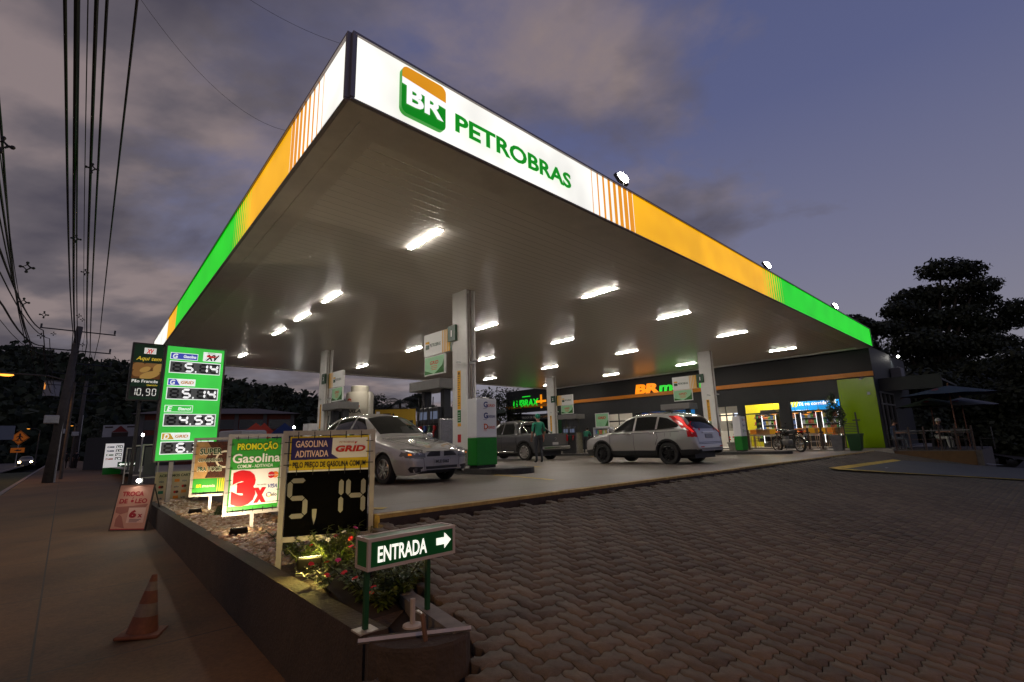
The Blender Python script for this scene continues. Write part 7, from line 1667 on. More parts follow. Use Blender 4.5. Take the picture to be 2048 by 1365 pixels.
mb = MB(); mb.text('SAÍDA', .42, .58, .15, y=-.006, w=.6, bold=.03); mb.poly([(.06, -.006, .66), (.2, -.006, .76), (.2, -.006, .70), (.38, -.006, .70), (.38, -.006, .62), (.2, -.006, .62), (.2, -.006, .56)][::-1]); mb.build('lettering', MATS['lit_letters'], eo2)
# ---- billboard and grey boundary wall
a, b = gpx(196, 66), gpx(263, 64); o, Wd = sign_thing('billboard', 'pale billboard with a red roof shape over a dark wall', 'sign', a, b)
zt, zb = zat(200, 851, a) - a.z, zat(200, 880, a) - a.z
MB().bb(0, Wd, 0, .12, zb, zt).build('panel', mat('billboard_white', (.42, .42, .43), .6, var=.1, scale=1), o)
mb = MB(); hh = zt - zb; mb.poly([(Wd * .28, -.01, zb + hh * .50), (Wd * .78, -.01, zb + hh * .50), (Wd * .53, -.01, zb + hh * .95)], 0); mb.rect(Wd * .28, Wd * .78, zb, zb + hh * .48, -.01, 1); mb.rect(Wd * .06, Wd * .3, zt - hh * .2, zt - hh * .1, -.01, 1); mb.rect(Wd * .72, Wd * .97, zt - hh * .2, zt - hh * .1, -.01, 1); mb.build('print', [mat('roof_red', S(120, 20, 22), .6), mat('dark_print', (.03, .015, .012), .6)], o)
for f in (.15, .85): MB().bb(Wd * f - .08, Wd * f + .08, .13, .25, 0, zt * .9).build('post', dark_metal, o)
a, b = gpx(166, 60), gpx(345, 50)
d = b - a; d.z = 0
o = thing('boundary_wall', 'dark grey boundary wall behind the far pylon and blank boards', 'wall', a, rz_of(d)); MB().bb(0, d.length, 0, .2, -.3, zat(200, 876, a) - a.z).build('wall', mat('boundary_grey', (.045, .046, .05), .8, var=.2), o)
# ---- little white lamps on short posts
def post_lamp(px, py, y, label, es=40):
    p = DP(px, py, y); zg = zs(p.x, p.y) if p.x < -3 - 0 * p.y else zf(p.x, p.y)
    o = thing('yard_lamp', label, 'lamp', (p.x, p.y, zg - .3), 0, 'white yard lamps beyond the forecourt'); h = p.z - zg + .3
    MB().tube([(0, 0, 0), (0, 0, h - .08)], .04, 6).build('post', galv, o); MB().ball((0, 0, h), .075, 0, 10).build('lamp', flE, o)
post_lamp(286, 870, 30, 'white glaring lamp in front of the grey boundary wall'); post_lamp(588, 855, 34, 'white glaring lamp on a post left of column 3')
# ---- utility poles, street lamps, cables
pole_m = mat('pole_concrete', (.085, .07, .058), .85, var=.3, scale=3)
def util_pole(s, t, h, label, lean=.0, arms=True, rz0=None):
    p = ST(s, t); o = thing('utility_pole', label, 'utility pole', p, rz_of(AD), 'utility poles along the street')
    MB().tube([(0, 0, -.3), (lean, 0, h)], [.24, .15], 10).build('pole', pole_m, o, smooth=True)
    if arms:
        for z, x0, x1 in ((h - .25, -1.6, 1.6), (h - 1.35, -1.9, 1.5), (h - 2.1, -.1, 1.6)):
            mb = MB(); mb.tube([(x0 + lean, 0, z), (x1 + lean, 0, z - .05)], .035, 6)
            for x in (x0 + lean + .05, x1 + lean - .05): mb.tube([(x, 0, z), (x, 0, z + .22)], .05, 6)
            mb.build('crossarm', dark_metal, o)
        MB().rbox(-.5, .1, -.45, -.15, h * .36, h * .36 + .45, .05).build('junction_box', galv, o); mb = MB(); mb.tube([(.28, -.1, 0), (.22, -.1, h * .6)], .05, 6); mb.build('conduit', galv, o)
    return o
PS, PT = 35.9, -.47
q = ST(PS, PT); Hp = zat(140, 652, q) - q.z
util_pole(PS, PT, Hp, 'leaning concrete utility pole nearest the camera with crossarms and boxes', .35)
for s_, t_, lb in ((62, -.2, 'second utility pole down the street'), (70, .9, 'thin utility pole near the two pedestrians'), (92, -.4, 'third utility pole down the street, partly hidden')): util_pole(s_, t_, 9.2, lb, .1)
cable_m = mat('cable_black', (.012, .012, .012), .6)
def cable(pts, r, label, sag=.0):
    mb = MB(); mb.tube(pts, r, 5); o = mb.build('power_cable', cable_m); tag(o, label, 'cable', 'overhead power cables'); return o
def run(px, py, hz_, ze, te, r, label, s2=92):
    """cable from behind the camera over (px,py) at height hz_ to the pole crossarm te, ze, and on"""
    q = HZ(px, py, hz_); s1, t1 = q.dot(BD), q.dot(AD); P = []
    sl = (te - t1) / (PS - s1); q2 = ST(PS, te); zp = q2.z + ze
    for s_ in np.linspace(-4, PS, 22):
        f = (s_ - s1) / (PS - s1); z = hz_ + (zp - hz_) * f - 1.6 * max(0, f) * (1 - f) * (1 if f > 0 else 0); P.append(ST(s_, t1 + sl * (s_ - s1), z))
    zq = ST(62, te).z + ze - .2
    for f in np.linspace(.1, 1, 10): P.append(ST(PS + (62 - PS) * f, te + .1 * f, zp + (zq - zp) * f - 2.4 * f * (1 - f)))
    return cable(P, r, label)
RB = [(130, 0, .022, .10), (153, 0, .030, .25), (158, 0, .016, .45), (176, 0, .008, .6), (193, 0, .026, .75), (214, 0, .020, .95), (274, 0, .018, 1.25)]
for k, (px, py, r, te) in enumerate(RB):
    run(px, py, 6.5 + .1 * (k % 3), Hp - .35 - .55 * (k % 3), PT + te, r, 'black overhead cable of the bundle passing above the camera to the right of the pole')
LB = [(0, 225, .020, -1.9), (0, 300, .010, -1.6), (0, 375, .022, -1.5), (0, 440, .016, -1.2), (0, 500, .026, -1.1), (0, 545, .018, -.8), (0, 600, .03, -1.0), (0, 640, .012, -.6)]
for k, (px, py, r, te) in enumerate(LB):
    run(px, py, 6.2 - .12 * k, Hp - .4 - .42 * (k % 4), PT + te, r, 'black overhead cable of the sagging bundle to the left of the pole')
def spacer(px, py, s_, label):
    d = ray(px, py); k = s_ / (d.x * BD.x + d.y * BD.y); p = CAM + d * k
    o = thing('cable_spacer', label, 'cable spacer', p, rz_of(AD), 'spacers on the overhead cables'); w = .085
    mb = MB(); pts = [(w, 0, 0), (0, 0, w), (-w, 0, 0), (0, 0, -w)]
    mb.tube([Vector(x) * .6 for x in pts] + [Vector(pts[0]) * .6], .014, 5)
    for x in pts: mb.tube([Vector(x) * .5, Vector(x) * 1.0], .016, 5); mb.ball(Vector(x), .026, 0, 6)
    mb.build('spacer', cable_m, o)
for px, py, s_ in ((184, 337, 11.5), (152, 478, 15.5), (170, 545, 20), (158, 632, 30), (165, 640, 33), (54, 535, 12), (47, 605, 15), (88, 630, 19), (107, 668, 33), (82, 672, 24), (100, 700, 33), (165, 690, 35), (4, 290, 7.5)):
    spacer(px, py, s_, 'diamond shaped spacer clamped on the overhead cables')
# thin wire from the canopy corner to the upper left
for a, b, s_ in (((268, 0), (585, 264), 'thin dark wire sagging from the upper left to the street fascia'), ((470, 0), (690, 90), 'thin dark wire meeting the canopy corner')):
    p0, p1 = at_dist(a[0], a[1] - 20, 9), at_dist(*b, 9 if b[0] > 600 else 12); P = [p0 + (p1 - p0) * f - Vector((0, 0, (.55 if b[0] < 600 else .12) * 4 * f * (1 - f))) for f in np.linspace(0, 1, 14)]
    tag(MB().tube(P, .004, 4).build('wire', cable_m), s_, 'wire')
sod = mat('sodium_lamp', (1, .5, .1), .4, es=2.6, ec=(1, .36, .04))
def street_lamp(p, hgt, label, arm, power, r=.16, post=True):
    o = thing('street_lamp', label, 'street lamp', p, rz_of(AD), 'sodium street lamps')
    mb = MB(); mb.tube([(-arm, 0, -.3), (-arm, 0, hgt - .3), (-arm * .6, 0, hgt + .05), (0, 0, hgt + .1)], [.09, .07, .05, .04], 8); mb.build('post', pole_m, o)
    MB().ball((0, 0, hgt + .06), .22, 0, 10, (1.5, .7, .35)).build('head', dark_metal, o); MB().ball((0, 0, hgt), r, 0, 10, (1.5, .7, .4)).build('lamp', sod, o)
    L = spot(o, 'glow', (0, 0, hgt - .14), (0, 0, 0), power, (1, .48, .14), 150, .4, .12)
    return o
def lamp_at(px, py, s_): 
    d = ray(px, py); k = s_ / (d.x * BD.x + d.y * BD.y); return CAM + d * k
q = lamp_at(12, 750, 40); g = Vector((q.x, q.y, zs(q.x, q.y))); street_lamp(g, q.z - g.z, 'glowing orange street lamp at the left edge, nearest', -3.0, 420, .22)
for px, py, s_, lb in ((57, 858, 120, 'small orange street lamp above the headlights'), (117, 843, 75, 'orange street lamp beside the pole, lower'), (144, 852, 130, 'tiny orange street lamp between the poles')):
    q = lamp_at(px, py, s_); g = Vector((q.x, q.y, zs(q.x, q.y))); street_lamp(g, max(q.z - g.z, 2), lb, -1.5, 40, .14)
# unseen lamps, added to light the pavers and the left sidewalk orange
g = Vector((6.5, -6.0, -1.2)); street_lamp(g, 7.2, 'unseen street lamp placed behind the viewer to light the pavers', -1.5, 1700)
g = ST(5.0, -11); street_lamp(g, 8.0, 'unseen street lamp added across the road to light the sidewalk', -1.5, 1300)
# ---- crossing sign
q = gpx(30, 84); o = thing('crossing_sign', 'orange lit diamond pedestrian crossing sign at the roadside', 'road sign', q, rz_of(AD))
zc = zat(30, 876, q) - q.z; w = .85; o.scale = (1, 1, 1)
so_ = mat('sign_orange', S(230, 120, 20), .5, es=.10, ec=S(230, 120, 20))
mb = MB(); mb.fprism([(w, zc), (0, zc + w), (-w, zc), (0, zc - w)], -.02, .04, 0)
mb.tube([(w * .9, -.03, zc), (0, -.03, zc + w * .9), (-w * .9, -.03, zc), (0, -.03, zc - w * .9), (w * .9, -.03, zc)], .03, 4, 1)
mb.ball((.0, -.04, zc + .42), .10, 1, 8, (1, .2, 1)); mb.tube([(0, -.04, zc + .32), (0, -.04, zc)], .10, 6, 1); mb.tube([(0, -.04, zc + .02), (-.22, -.04, zc - .4)], .06, 5, 1); mb.tube([(0, -.04, zc + .02), (.2, -.04, zc - .4)], .06, 5, 1); mb.tube([(0, -.04, zc + .25), (.28, -.04, zc + .02)], .045, 5, 1); mb.tube([(0, -.04, zc + .25), (-.28, -.04, zc + .05)], .045, 5, 1)
for k in range(3): mb.tube([(-.45 + k * .35, -.04, zc - .45), (-.30 + k * .3, -.04, zc - .3)], .03, 4, 1)
mb.build('panel', [so_, ink], o); mb = MB(); mb.bb(-.6, .6, -.02, .02, zc - 1.75, zc - 1.2, 0); mb.poly([(-.3, -.03, zc - 1.5), (.1, -.03, zc - 1.35), (.05, -.03, zc - 1.45), (.35, -.03, zc - 1.4), (.3, -.03, zc - 1.55), (.0, -.03, zc - 1.6)], 1); mb.build('plate', [so_, ink], o); MB().tube([(0, .05, 0), (0, .05, zc + .3)], .05, 6).build('post', galv, o)
# small blue road sign at the far left
q = gpx(2, 58); o = thing('roadside_board', 'pale roadside board cut off by the left picture edge', 'sign', q, rz_of(AD)); z1_, z0_ = zat(3, 852, q) - q.z, zat(3, 880, q) - q.z
MB().bb(-1.2, .45, 0, .05, z0_, z1_).build('panel', mat('board_blue', (.16, .18, .22), .6), o); MB().tube([(-.4, .08, 0), (-.4, .08, z1_)], .06, 6).build('post', galv, o)
# ---- car with headlights, pedestrians
s_wz = .31
q = gpx(51, 105); q.z -= .1
fc = Car('parked_car', 'distant car coming up the road with bright headlights', 'car', q, rz_of(-BD), [(2.1, .25, .65, .7, .6, .5), (1.9, .2, .72, .8, .8, .62), (1.0, .2, .88, .98, .85, .7), (.3, .2, .93, 1.42, .86, .58), (-.8, .2, .96, 1.45, .86, .57), (-1.6, .22, .98, 1.1, .82, .6), (-2.0, .3, .85, .9, .7, .5)], (1.3, -1.3), .35, greyp)
for x in (1.3, -1.3):
    for y in (.74, -.74): fc.wheel(x, y, .31, .19, alloy, 5)
hlE = mat('headlight_beam', (1, .8, .4), .3, es=60, ec=(1, .72, .32))
for sg in (1, -1): MB().ball((2.08, sg * .62, .62), .13, 0, 10, (.4, 1.3, .8)).build('headlight', hlE, fc.root)
dk = mat('dark_clothes', (.015, .014, .016), .9); dk2 = mat('dark_clothes_brown', (.03, .02, .016), .9)
for px, lb, m_, s_ in ((143, 'person in dark clothes walking away on the sidewalk, left of two', dk, 68), (130, 'person in dark clothes walking away on the sidewalk, right of two', dk2, 70)):
    q = gpx(px if px == 130 else 150, s_); 
    if px == 130: q = gpx(129, 70)
    person(lb.replace('left of', 'right of') if px == 143 else lb.replace('right of', 'left of'), q, rz_of(BD), STAND, m_, dk2)
# ---- ground beyond the station and things at the back
brick = mat('brick_wall', S(120, 62, 45), .85, var=.2, scale=3); roofm = mat('old_roof', (.10, .085, .082), .8, var=.2, scale=2)
def gback(px, y): d = ray(px, 900); p = CAM + d * (y / d.y); p.z = zs(p.x, p.y); return p
a, b = gback(272, 46), gback(585, 52); d = b - a; d.z = 0
o = thing('brick_building', 'long low brick building with grey hipped roof behind the price pylon', 'building', a, rz_of(d)); L = d.length
ze = zat(272, 829, a) - a.z; zr = zat(300, 811, a) - a.z
MB().bb(0, L, 0, 9, -1, ze).build('wall', brick, o)
mb = MB(); mb.add([(-.6, -.8, ze), (L + .6, -.8, ze), (L + .6, 9.8, ze), (-.6, 9.8, ze), (2.5, 4.5, zr), (L - 3.5, 4.5, zr)], [(0, 1, 5, 4), (1, 2, 5), (2, 3, 4, 5), (3, 0, 4), (3, 2, 1, 0)]); mb.build('roof', roofm, o)
for x in np.linspace(.2, L - .2, 6): MB().bb(x - .18, x + .18, -.12, -.002, -1, ze).build('pillar', mat('pillar_grey', (.13, .12, .115), .8), o)
for k in range(5):
    x = L / 5 * (k + .5); f = MB(); f.bb(x - 1.1, x + 1.1, -.05, -.003, ze - 1.5, ze - .55); fo = f.build('window', mat('window_grey', (.10, .10, .10), .5), o); MB().bb(x - 1.0, x + 1.0, -.07, -.051, ze - 1.42, ze - .63).build('pane', mat('dull_pane', (.035, .04, .045), .2), fo)
def tent(px, y, w, label, m_):
    p = gback(px, y); zt = zat(px, 846, p) - p.z; o = thing('tent_canopy', label, 'tent', p, .5, 'small pyramid tents'); h = zt * .72
    mb = MB(); a = w / 2; mb.add([(-a, -a, h), (a, -a, h), (a, a, h), (-a, a, h), (0, 0, zt), (-a, -a, h - .25), (a, -a, h - .25), (a, a, h - .25), (-a, a, h - .25)], [(0, 1, 4), (1, 2, 4), (2, 3, 4), (3, 0, 4), (5, 6, 1, 0), (6, 7, 2, 1), (7, 8, 3, 2), (8, 5, 0, 3)]); mb.build('canopy', m_, o)
    for x in (-a, a):
        for yy in (-a, a): MB().tube([(x * .98, yy * .98, -.5), (x * .98, yy * .98, h)], .04, 5).build('leg', galv, o)
tent(508, 38, 2.2, 'orange pyramid tent in front of the brick building', mat('tent_orange', S(190, 62, 22), .7)); tent(525, 40, 1.8, 'small orange pyramid tent behind the larger orange one', mat('tent_orange')); tent(566, 40, 2.2, 'blue pyramid tent in front of the brick building', mat('tent_blue', S(20, 45, 90), .7))
q = gback(478, 31); o = thing('van', 'white van roof showing between the pylon and the boards', 'van', q, R(150)); zt = zat(478, 862, q) - q.z
vanp = mat('van_white', (.42, .41, .38), .4, coat=.4)
mb = MB(); mb.rbox(-1.5, 1.0, -.85, .85, .45, zt, .14); mb.rbox(.99, 1.7, -.83, .83, .45, zt * .62, .12); mb.build('body', vanp, o, smooth=True, angle=40)
MB().box((1.22, 0, zt * .76), (.06, 1.4, zt * .38), 0, Matrix.Rotation(R(-38), 3, 'Y')).build('windshield', glass_dark, o)
for x in (-1.0, 1.1):
    for y in (-.8, .8): MB().lathe([(.2, -.1), (.31, -.09), (.31, .09), (.2, .1)], 20, 'y', (x, y, .31)).build('wheel', rubber, o)
# ---- plastic tank on the forecourt
def gf(px, y): d = ray(px, 900); p = CAM + d * (y / d.y); p.z = zf(p.x, p.y); return p
q = gf(716, 26); o = thing('storage_tank', 'beige cylindrical plastic tank with label 32 behind column 3', 'tank', q, 0)
rz_t = math.atan2(-q.y, -q.x); o.rotation_euler = (0, 0, rz_t + R(90)); r = 26.5 * 26 / FPX * 1.0; zt = zat(716, 786, q) - q.z; ztop_ = zat(716, 774, q) - q.z
tk = mat('tank_beige', (.40, .37, .30), .5, var=.06, scale=2)
mb = MB(); pr_ = [(r * .97, 0), (r, .05)]
for k in range(1, 4): z = zt * k / 4; pr_ += [(r, z - .05), (r * 1.02, z), (r, z + .05)]
pr_ += [(r, zt - .12), (r * .93, zt), (r * .66, zt + .02), (r * .66, ztop_), (r * .60, ztop_ + .02)]; mb.lathe(pr_, 40); mb.build('shell', tk, o, smooth=True, angle=50)
MB().tube([(r * .72, -r * .78, 0), (r * .72, -r * .78, zt)], .07, 8).build('pipe', mat('tank_pipe', (.45, .43, .38), .5), o)
def onshell(mb, rr):   # wrap a flat face on the cylinder
    vs = []
    for v in mb.v: a = v.x / rr; vs.append(Vector((rr * math.sin(a), -rr * math.cos(a), v.z)))
    mb.v = vs; return mb
mb = MB()
for k in range(12): mb.rect(-.75 + k * .12, -.63 + k * .12, zt * .42, zt * .60, 0, 0)
onshell(mb, r + .03)
m2 = MB(); m2.text('ARLA 32', -.70, zt * .48, zt * .075, w=1.35, bold=.03, mi=1); m2.text('ESTOQUE', -.66, zt * .43, zt * .03, w=1.2, bold=.03, mi=1); m2.text('ARLA', -.72, zt * .70, zt * .05, w=.8, bold=.04, shear=.2, mi=1)
for k, (w_, z_) in enumerate(((.7, .79), (.42, .835), (.25, .88))): 
    P = [(-.7 + w_ * i / 8, zt * (z_ + .012 * math.sin(i / 8 * 3.14))) for i in range(9)]
    for p0, p1 in zip(P, P[1:]): m2.poly([(p0[0], 0, p0[1] - .05), (p1[0], 0, p1[1] - .05), (p1[0], 0, p1[1] + .05), (p0[0], 0, p0[1] + .05)], 2)
onshell(m2, r + .04); mb.add(m2.v, []); o_n = len(mb.v) - len(m2.v); mb.f += [tuple(i + o_n for i in f) for f in m2.f]; mb.m += m2.m
mb.build('lettering', [white_pr, ink, mat('tank_red', S(175, 60, 25), .5)], o)
# ---- yellow banners and shed behind the hatchback
def wallsign(name, xl, xr, yt_, yb, y, label, cat, m_, prints=None):
    a, b = gf(xl, y), gf(xr, y); d = b - a; d.z = 0; o = thing(name, label, cat, a, rz_of(d)); w = d.length; zt, zb = zat(xl, yt_, a) - a.z, zat(xl, yb, a) - a.z
    MB().bb(0, w, 0, .06, zb, zt).build('panel', m_, o)
    for f in (.08, .92): MB().bb(w * f - .05, w * f + .05, .061, .12, -.2, zt).build('post', galv, o)
    if prints: mb = MB(); prints(mb, w, zb, zt); mb.build('lettering', [ink, white_pr, orange_m], o)
    return o
def pr1(mb, w, zb, zt):
    h = zt - zb; mb.rect(w * .03, w * .12, zb + h * .45, zb + h * .9, -.01, 1); mb.text('T', w * .05, zb + h * .5, h * .3, y=-.014, bold=.03)
    for k in range(6): mb.rect(w * (.2 + .13 * k), w * (.2 + .13 * k + .09), zb + h * .12, zb + h * .45, -.01, 0 if k % 2 else 2)
    mb.text('ETA', w * .2, zb + h * .55, h * .26, y=-.01, bold=.03)
wallsign('yellow_banner', 748, 830, 820, 862, 32, 'long yellow banner with dark print behind the hatchback roof', 'sign', mat('banner_yellow_dull', S(175, 140, 20), .6), pr1)
q = gf(905, 42); o = thing('shed', 'low shed with greenish roof behind the far pump', 'shed', q, 0); zt = zat(870, 815, q) - q.z
MB().bb(-5, 4, 0, 5, -1, zt * .7).build('wall', mat('shed_wall', (.10, .05, .035), .8), o); mb = MB(); mb.add([(-5.5, -.6, zt * .55), (4.5, -.6, zt * .85), (4.5, 5.5, zt * .85), (-5.5, 5.5, zt * .55), (-5.5, -.6, zt * .62), (4.5, -.6, zt * .92), (4.5, 5.5, zt * .92), (-5.5, 5.5, zt * .62)], [(0, 3, 2, 1), (4, 5, 6, 7), (0, 1, 5, 4), (1, 2, 6, 5), (2, 3, 7, 6), (3, 0, 4, 7)]); mb.build('roof', mat('shed_roof', (.06, .085, .075), .7), o)
q = gf(630, 21); o = thing('equipment_cabinet', 'white equipment cabinet beside column 3', 'cabinet', q, rA); zt = zat(630, 848, q) - q.z
MB().rbox(-.45, .45, -.3, .3, 0, zt, .02).build('body', mat('cover_white'), o); MB().bb(-.3, .1, -.31, -.302, zt * .6, zt * .85).build('display', plD, o)
# ================================================================== HILLS AND TREES
forest_m = mat('forest', (.016, .022, .010), .95, var=.7, scale=.12)
def hill(name, prof, dist, depth, m_, seed, rough=2.5):
    """ridge following the skyline px profile at a given distance"""
    rng = np.random.RandomState(seed); xs = np.linspace(prof[0][0], prof[-1][0], 150); ys = pchip([p[0] for p in prof], [p[1] for p in prof], xs); V = []; n = 14
    ph = rng.rand(6) * 6.28
    for i, (x, y) in enumerate(zip(xs, ys)):
        d = ray(x, y); k = dist / d.y; top = CAM + d * k
        for j in range(n):
            f = j / (n - 1); dd = top.y - depth * (1 - f); p = Vector((top.x * dd / top.y, dd, 0)); zl = -3
            z = zl + (top.z - zl) * (f ** .85) + (rng.normal(0, rough * .5) if j < n - 1 else rng.normal(0, rough * .25))
            V.append((p.x + rng.normal(0, .5), p.y, z))
    V += [(V[i * n + n - 1][0], V[i * n + n - 1][1] + 30, -5) for i in range(len(xs))]
    F = [(i * n + j, (i + 1) * n + j, (i + 1) * n + j + 1, i * n + j + 1) for i in range(len(xs) - 1) for j in range(n - 1)]; b0 = n * len(xs)
    F += [(i * n + n - 1, (i + 1) * n + n - 1, b0 + i + 1, b0 + i) for i in range(len(xs) - 1)]
    o = mesh_np(name, np.array([tuple(v) for v in V]), np.array(F), m_, smooth=True); o['kind'] = 'structure'
    return np.array([tuple(v) for v in V[:b0]]).reshape(len(xs), n, 3)
def woods(pts, n, size, seed, label, mats, jit):
    """leaf clumps over a hillside"""
    rng = np.random.RandomState(seed); P = pts.reshape(-1, 3); sel = P[rng.randint(0, len(P), n)] + rng.normal(0, 1, (n, 3)) * jit
    crown = sel[rng.randint(0, n, n * 7)] + rng.normal(0, 1, (n * 7, 3)) * np.array([size * 1.5, size * 1.5, size * .9])
    k = len(crown); nr = rng.normal(0, 1, (k, 3)) + np.array([0, -.6, .5]); nr /= np.linalg.norm(nr, axis=1)[:, None]; a = np.cross(nr, rng.normal(size=(k, 3))); a /= np.linalg.norm(a, axis=1)[:, None]; b_ = np.cross(nr, a); s_ = size * rng.uniform(.35, .9, (k, 1))
    V = np.stack([crown - a * s_, crown + b_ * s_, crown + a * s_, crown - b_ * s_], 1).reshape(-1, 3)
    o = mesh_np('woods', V, np.arange(k * 4).reshape(k, 4), mats, rng.randint(0, len(mats), k)); o['kind'] = 'stuff'; o['label'] = label; o['category'] = 'woods'
fl1 = [mat('forest_leaf_%d' % k, c, .9) for k, c in enumerate(((.020, .030, .012), (.012, .018, .008), (.030, .038, .015)))]
g1 = hill('hill', [(-160, 716), (0, 712), (40, 706), (100, 716), (150, 728), (190, 738), (225, 733), (262, 742), (330, 760), (440, 772), (480, 778), (510, 783), (545, 790), (600, 802), (640, 810), (690, 822)], 230, 120, forest_m, 1)
woods(g1, 5200, 1.7, 2, 'dark wooded hillside behind the street', fl1, np.array([1.5, 1.5, .8]))
bark_m = mat('bark', (.06, .045, .03), .9, var=.3)
def tree(label, base, h, cr, blobs, n, leaf, seed, mats=None, trunk_r=.3, limbs=7, name='broadleaf_tree', shell=.25, group='trees around the station'):
    o = thing(name, label, 'tree', base, 0, group); rng = random.Random(seed); mb = MB()
    mb.tube([(0, 0, -.5), (rng.uniform(-.3, .3), rng.uniform(-.3, .3), h * .35), (rng.uniform(-.5, .5), 0, h * .75)], [trunk_r, trunk_r * .75, trunk_r * .3], 8)
    for b_ in blobs[:limbs + 4]:
        s_ = h * rng.uniform(.25, .5); mid = Vector((b_[0] * .5, b_[1] * .5, (s_ + b_[2]) / 2 + h * .02)); mb.tube([(0, 0, s_), mid, (b_[0] * .95, b_[1] * .95, b_[2])], [trunk_r * .45, trunk_r * .28, trunk_r * .1], 6)
    mb.build('trunk', bark_m, o, smooth=True); leaf_cloud('crown', blobs, n, leaf, mats or tl, seed, o, .4, shell, 1.7); return o
tl = [mat('tree_leaf_%d' % k, c, .7) for k, c in enumerate(((.022, .030, .010), (.014, .020, .008), (.034, .042, .015)))]
def crown_from_px(base, y, pts, r):   # blobs given as (px,py,rel radius)
    out_ = []
    for px, py, k in pts:
        q = DP(px, py, y); out_.append((q.x - base.x, random.Random(px).uniform(-1.5, 1.5), q.z - base.z, k * 1.25, k, k * .55))
    return out_
ty = 44
bp_ = gback(1900, ty); bp_.z = -1.5
big = crown_from_px(bp_, ty, [(1872, 545, 1.9), (1905, 550, 1.6), (1840, 590, 1.7), (1885, 590, 2.2), (1935, 580, 1.7), (1965, 600, 1.5), (1800, 620, 1.5), (1850, 635, 2.4), (1920, 635, 2.4), (1975, 650, 1.8), (2010, 622, 1.6), (2035, 640, 1.5), (1770, 660, 1.6), (1815, 690, 2.4), (1880, 690, 2.6), (1945, 690, 2.4), (2000, 690, 1.6), (1760, 720, 1.8), (1840, 740, 2.6), (1910, 750, 2.6), (1975, 745, 2.0), (1782, 625, 1.0)], 1)
tree('tall spreading dark tree rising behind the terrace, largest of all', bp_, 15.5, 7, big, 30000, .21, 11, trunk_r=.5, limbs=16, shell=.35)
for k, (px, y, pts, lb) in enumerate(((1712, 40, [(1712, 640, 1.1), (1695, 660, 1.2), (1730, 662, 1.0), (1712, 690, 1.8), (1740, 710, 1.6)], 'tree just behind the right end of the canopy'),
    (1795, 36, [(1780, 800, 2.2), (1815, 770, 2.0), (1790, 850, 2.2), (1830, 830, 2.2)], 'dark leafy tree behind the side of the shop'),
    (1880, 37, [(1850, 892, 1.6), (1890, 895, 1.6), (1870, 790, 2.3), (1910, 810, 2.3), (1890, 860, 2.4), (1850, 850, 2.0)], 'dark leafy tree behind the parasols'),
    (1965, 36, [(1940, 892, 1.8), (1985, 892, 1.8), (2020, 895, 1.6), (1955, 780, 2.2), (1990, 800, 2.3), (1965, 850, 2.4), (2010, 850, 2.2)], 'dark leafy tree right of the parasols'),
    (2040, 34, [(2030, 895, 1.6), (2060, 895, 1.8), (2000, 880, 1.6), (2030, 720, 1.9), (2055, 740, 2.2), (2040, 790, 2.4), (2060, 850, 2.4), (2020, 860, 2.0), (2100, 790, 2.4)], 'dark leafy tree at the right picture edge'),
    (2000, 40, [(1995, 735, 1.6), (2015, 760, 1.9), (1960, 745, 1.6)], 'bushy tree between the tallest tree and the right edge'))):
    b_ = gback(px, y); b_.z = -1.8; tree(lb, b_, 7, 3, crown_from_px(b_, y, pts, 1), 8500, .22, 30 + k, trunk_r=.22, shell=.2)
for k, (px, y, pts, lb) in enumerate(((752, 48, [(752, 800, 1.1), (742, 815, 1.2), (763, 822, 1.1), (752, 840, 1.6), (775, 812, .6)], 'round dark tree right of the tank'), (672, 60, [(668, 800, 1.3), (680, 812, 1.3), (668, 830, 1.8)], 'dark tree left of the tank behind column 3'),
    (835, 46, [(826, 800, .7), (845, 797, .7), (836, 812, .9), (850, 815, .8)], 'thin loose tree beside the far pump header'), (545, 120, [(568, 783, 2.2), (560, 795, 2.4), (575, 800, 3)], 'lone tree standing above the ridge'), (985, 44, [(970, 800, 2), (1000, 792, 2), (985, 830, 2.4), (1020, 815, 2.0), (950, 815, 2)], 'dark tree mass behind column 1 and the service bay'))):
    b_ = gback(px, y); b_.z = -1.5; tree(lb, b_, 6 if y < 100 else 12, 3, crown_from_px(b_, y, pts, 1), 2600, .13 if y < 100 else .35, 60 + k, trunk_r=.2, shell=.3)
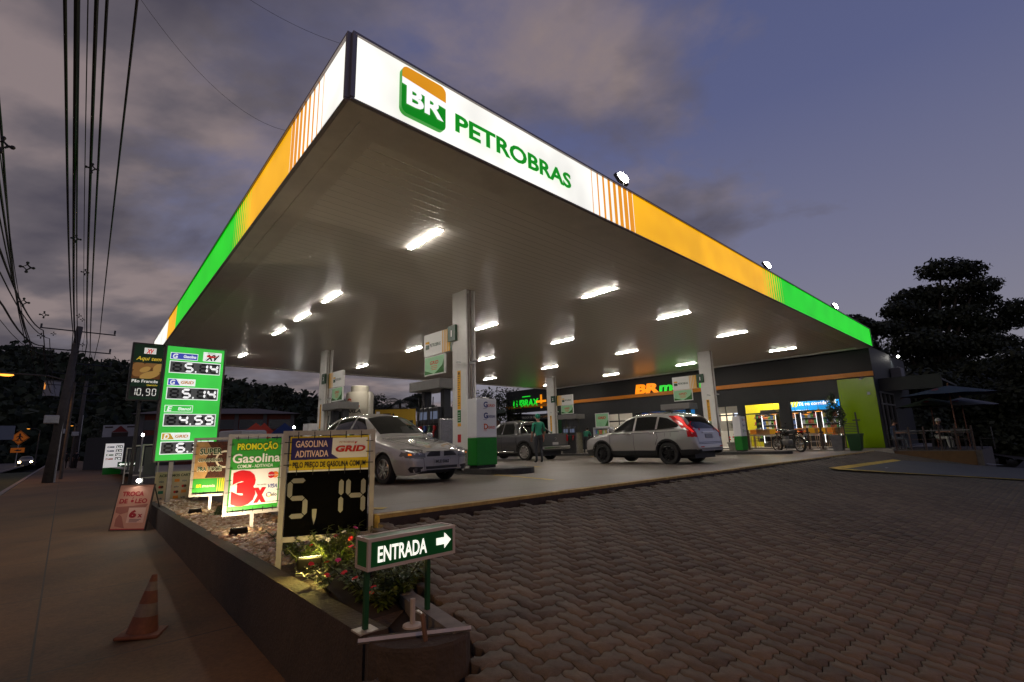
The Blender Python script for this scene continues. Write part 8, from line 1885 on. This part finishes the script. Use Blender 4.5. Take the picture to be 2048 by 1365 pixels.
def palm(px, py, y, r, label, seed):
    q = DP(px, py, y); b_ = Vector((q.x, q.y, -1.2)); h = q.z + 1.2; o = thing('palm_tree', label, 'palm tree', b_, 0, 'palms beyond the forecourt'); rng = random.Random(seed)
    MB().tube([(0, 0, 0), (.1, 0, h * .5), (0, 0, h)], [.16, .13, .10], 8).build('trunk', bark_m, o); V = []; F = []
    for k in range(15):
        a = k * 2.4 + rng.uniform(-.2, .2); el = rng.uniform(.1, 1.2); P = []
        for i in range(9):
            f = i / 8; P.append(Vector((math.cos(a) * r * f * math.cos(el * (1 - f * .6)), math.sin(a) * r * f * math.cos(el * (1 - f * .6)), h + r * (math.sin(el) * f - .75 * f * f))))
        for i in range(8):
            for u in (0, .5):
                p = P[i].lerp(P[i + 1], u); sd = Vector((-math.sin(a), math.cos(a), 0)); fw_ = (P[i + 1] - P[i]).normalized()
                for sg in (1, -1):
                    L_ = r * .30 * (1 - abs(i / 8 - .4)); n = len(V); t_ = p + sd * sg * L_ + fw_ * L_ * .5 + Vector((0, 0, -L_ * .45)); V += [p, p + fw_ * .09, t_]; F.append((n, n + 1, n + 2))
    mb = MB(); mb.v = V; mb.f = F; mb.m = [0] * len(F); mb.build('fronds', tl[0], o)
palm(800, 806, 42, 1.9, 'palm tree above the yellow banner, larger', 1); palm(782, 822, 44, 1.5, 'palm tree above the yellow banner, smaller and lower', 2); palm(815, 822, 40, 1.3, 'low palm between the banner and the far pump', 3)
# white house on the hill
q = lamp_at(96, 770, 150); o = thing('hillside_house', 'small pale house on the dark hillside left of the pole', 'house', Vector((q.x, q.y, q.z - 4)), 0)
hs = 150 / FPX
o.scale = (.42, .42, .42); o.location.z = q.z - 1.2
MB().bb(-2.2, 2.2, 0, 5, -3, 5).build('wall', mat('house_white', (.30, .28, .28), .8, var=.1), o); MB().bb(-2.6, 2.6, -.3, 5.3, 5.001, 5.4).build('roof', roofm, o); MB().bb(-1.9, -1.2, -.06, -.002, .5, 4).build('window', mat('lit_window', (1, .4, .1), .5, es=.8, ec=(1, .35, .05)), o)
# dark trees along the far side of the street
for k, (s_, t_, h) in enumerate(((60, -20, 7), (78, -19, 8), (100, -22, 9), (85, 14, 7), (115, 12, 9), (140, -18, 9), (150, 6, 10), (65, 18, 6))):
    p = ST(s_, t_); p.z -= .5; rr = random.Random(90 + k); bl_ = [(rr.uniform(-2.5, 2.5), rr.uniform(-2.5, 2.5), h * rr.uniform(.35, .95), rr.uniform(1.6, 2.6), rr.uniform(1.6, 2.6), rr.uniform(1.1, 1.8)) for _ in range(8)]
    tree('dark roadside tree %s' % ('left of the road before the hill', 'left of the road, second', 'left of the road beside the distant car', 'right of the sidewalk behind the billboard', 'right of the sidewalk far off', 'far left beside the road end', 'closing the end of the sidewalk', 'behind the boundary wall')[k], p, h, 3, bl_, 2200, .26, 90 + k, group='trees along the street')
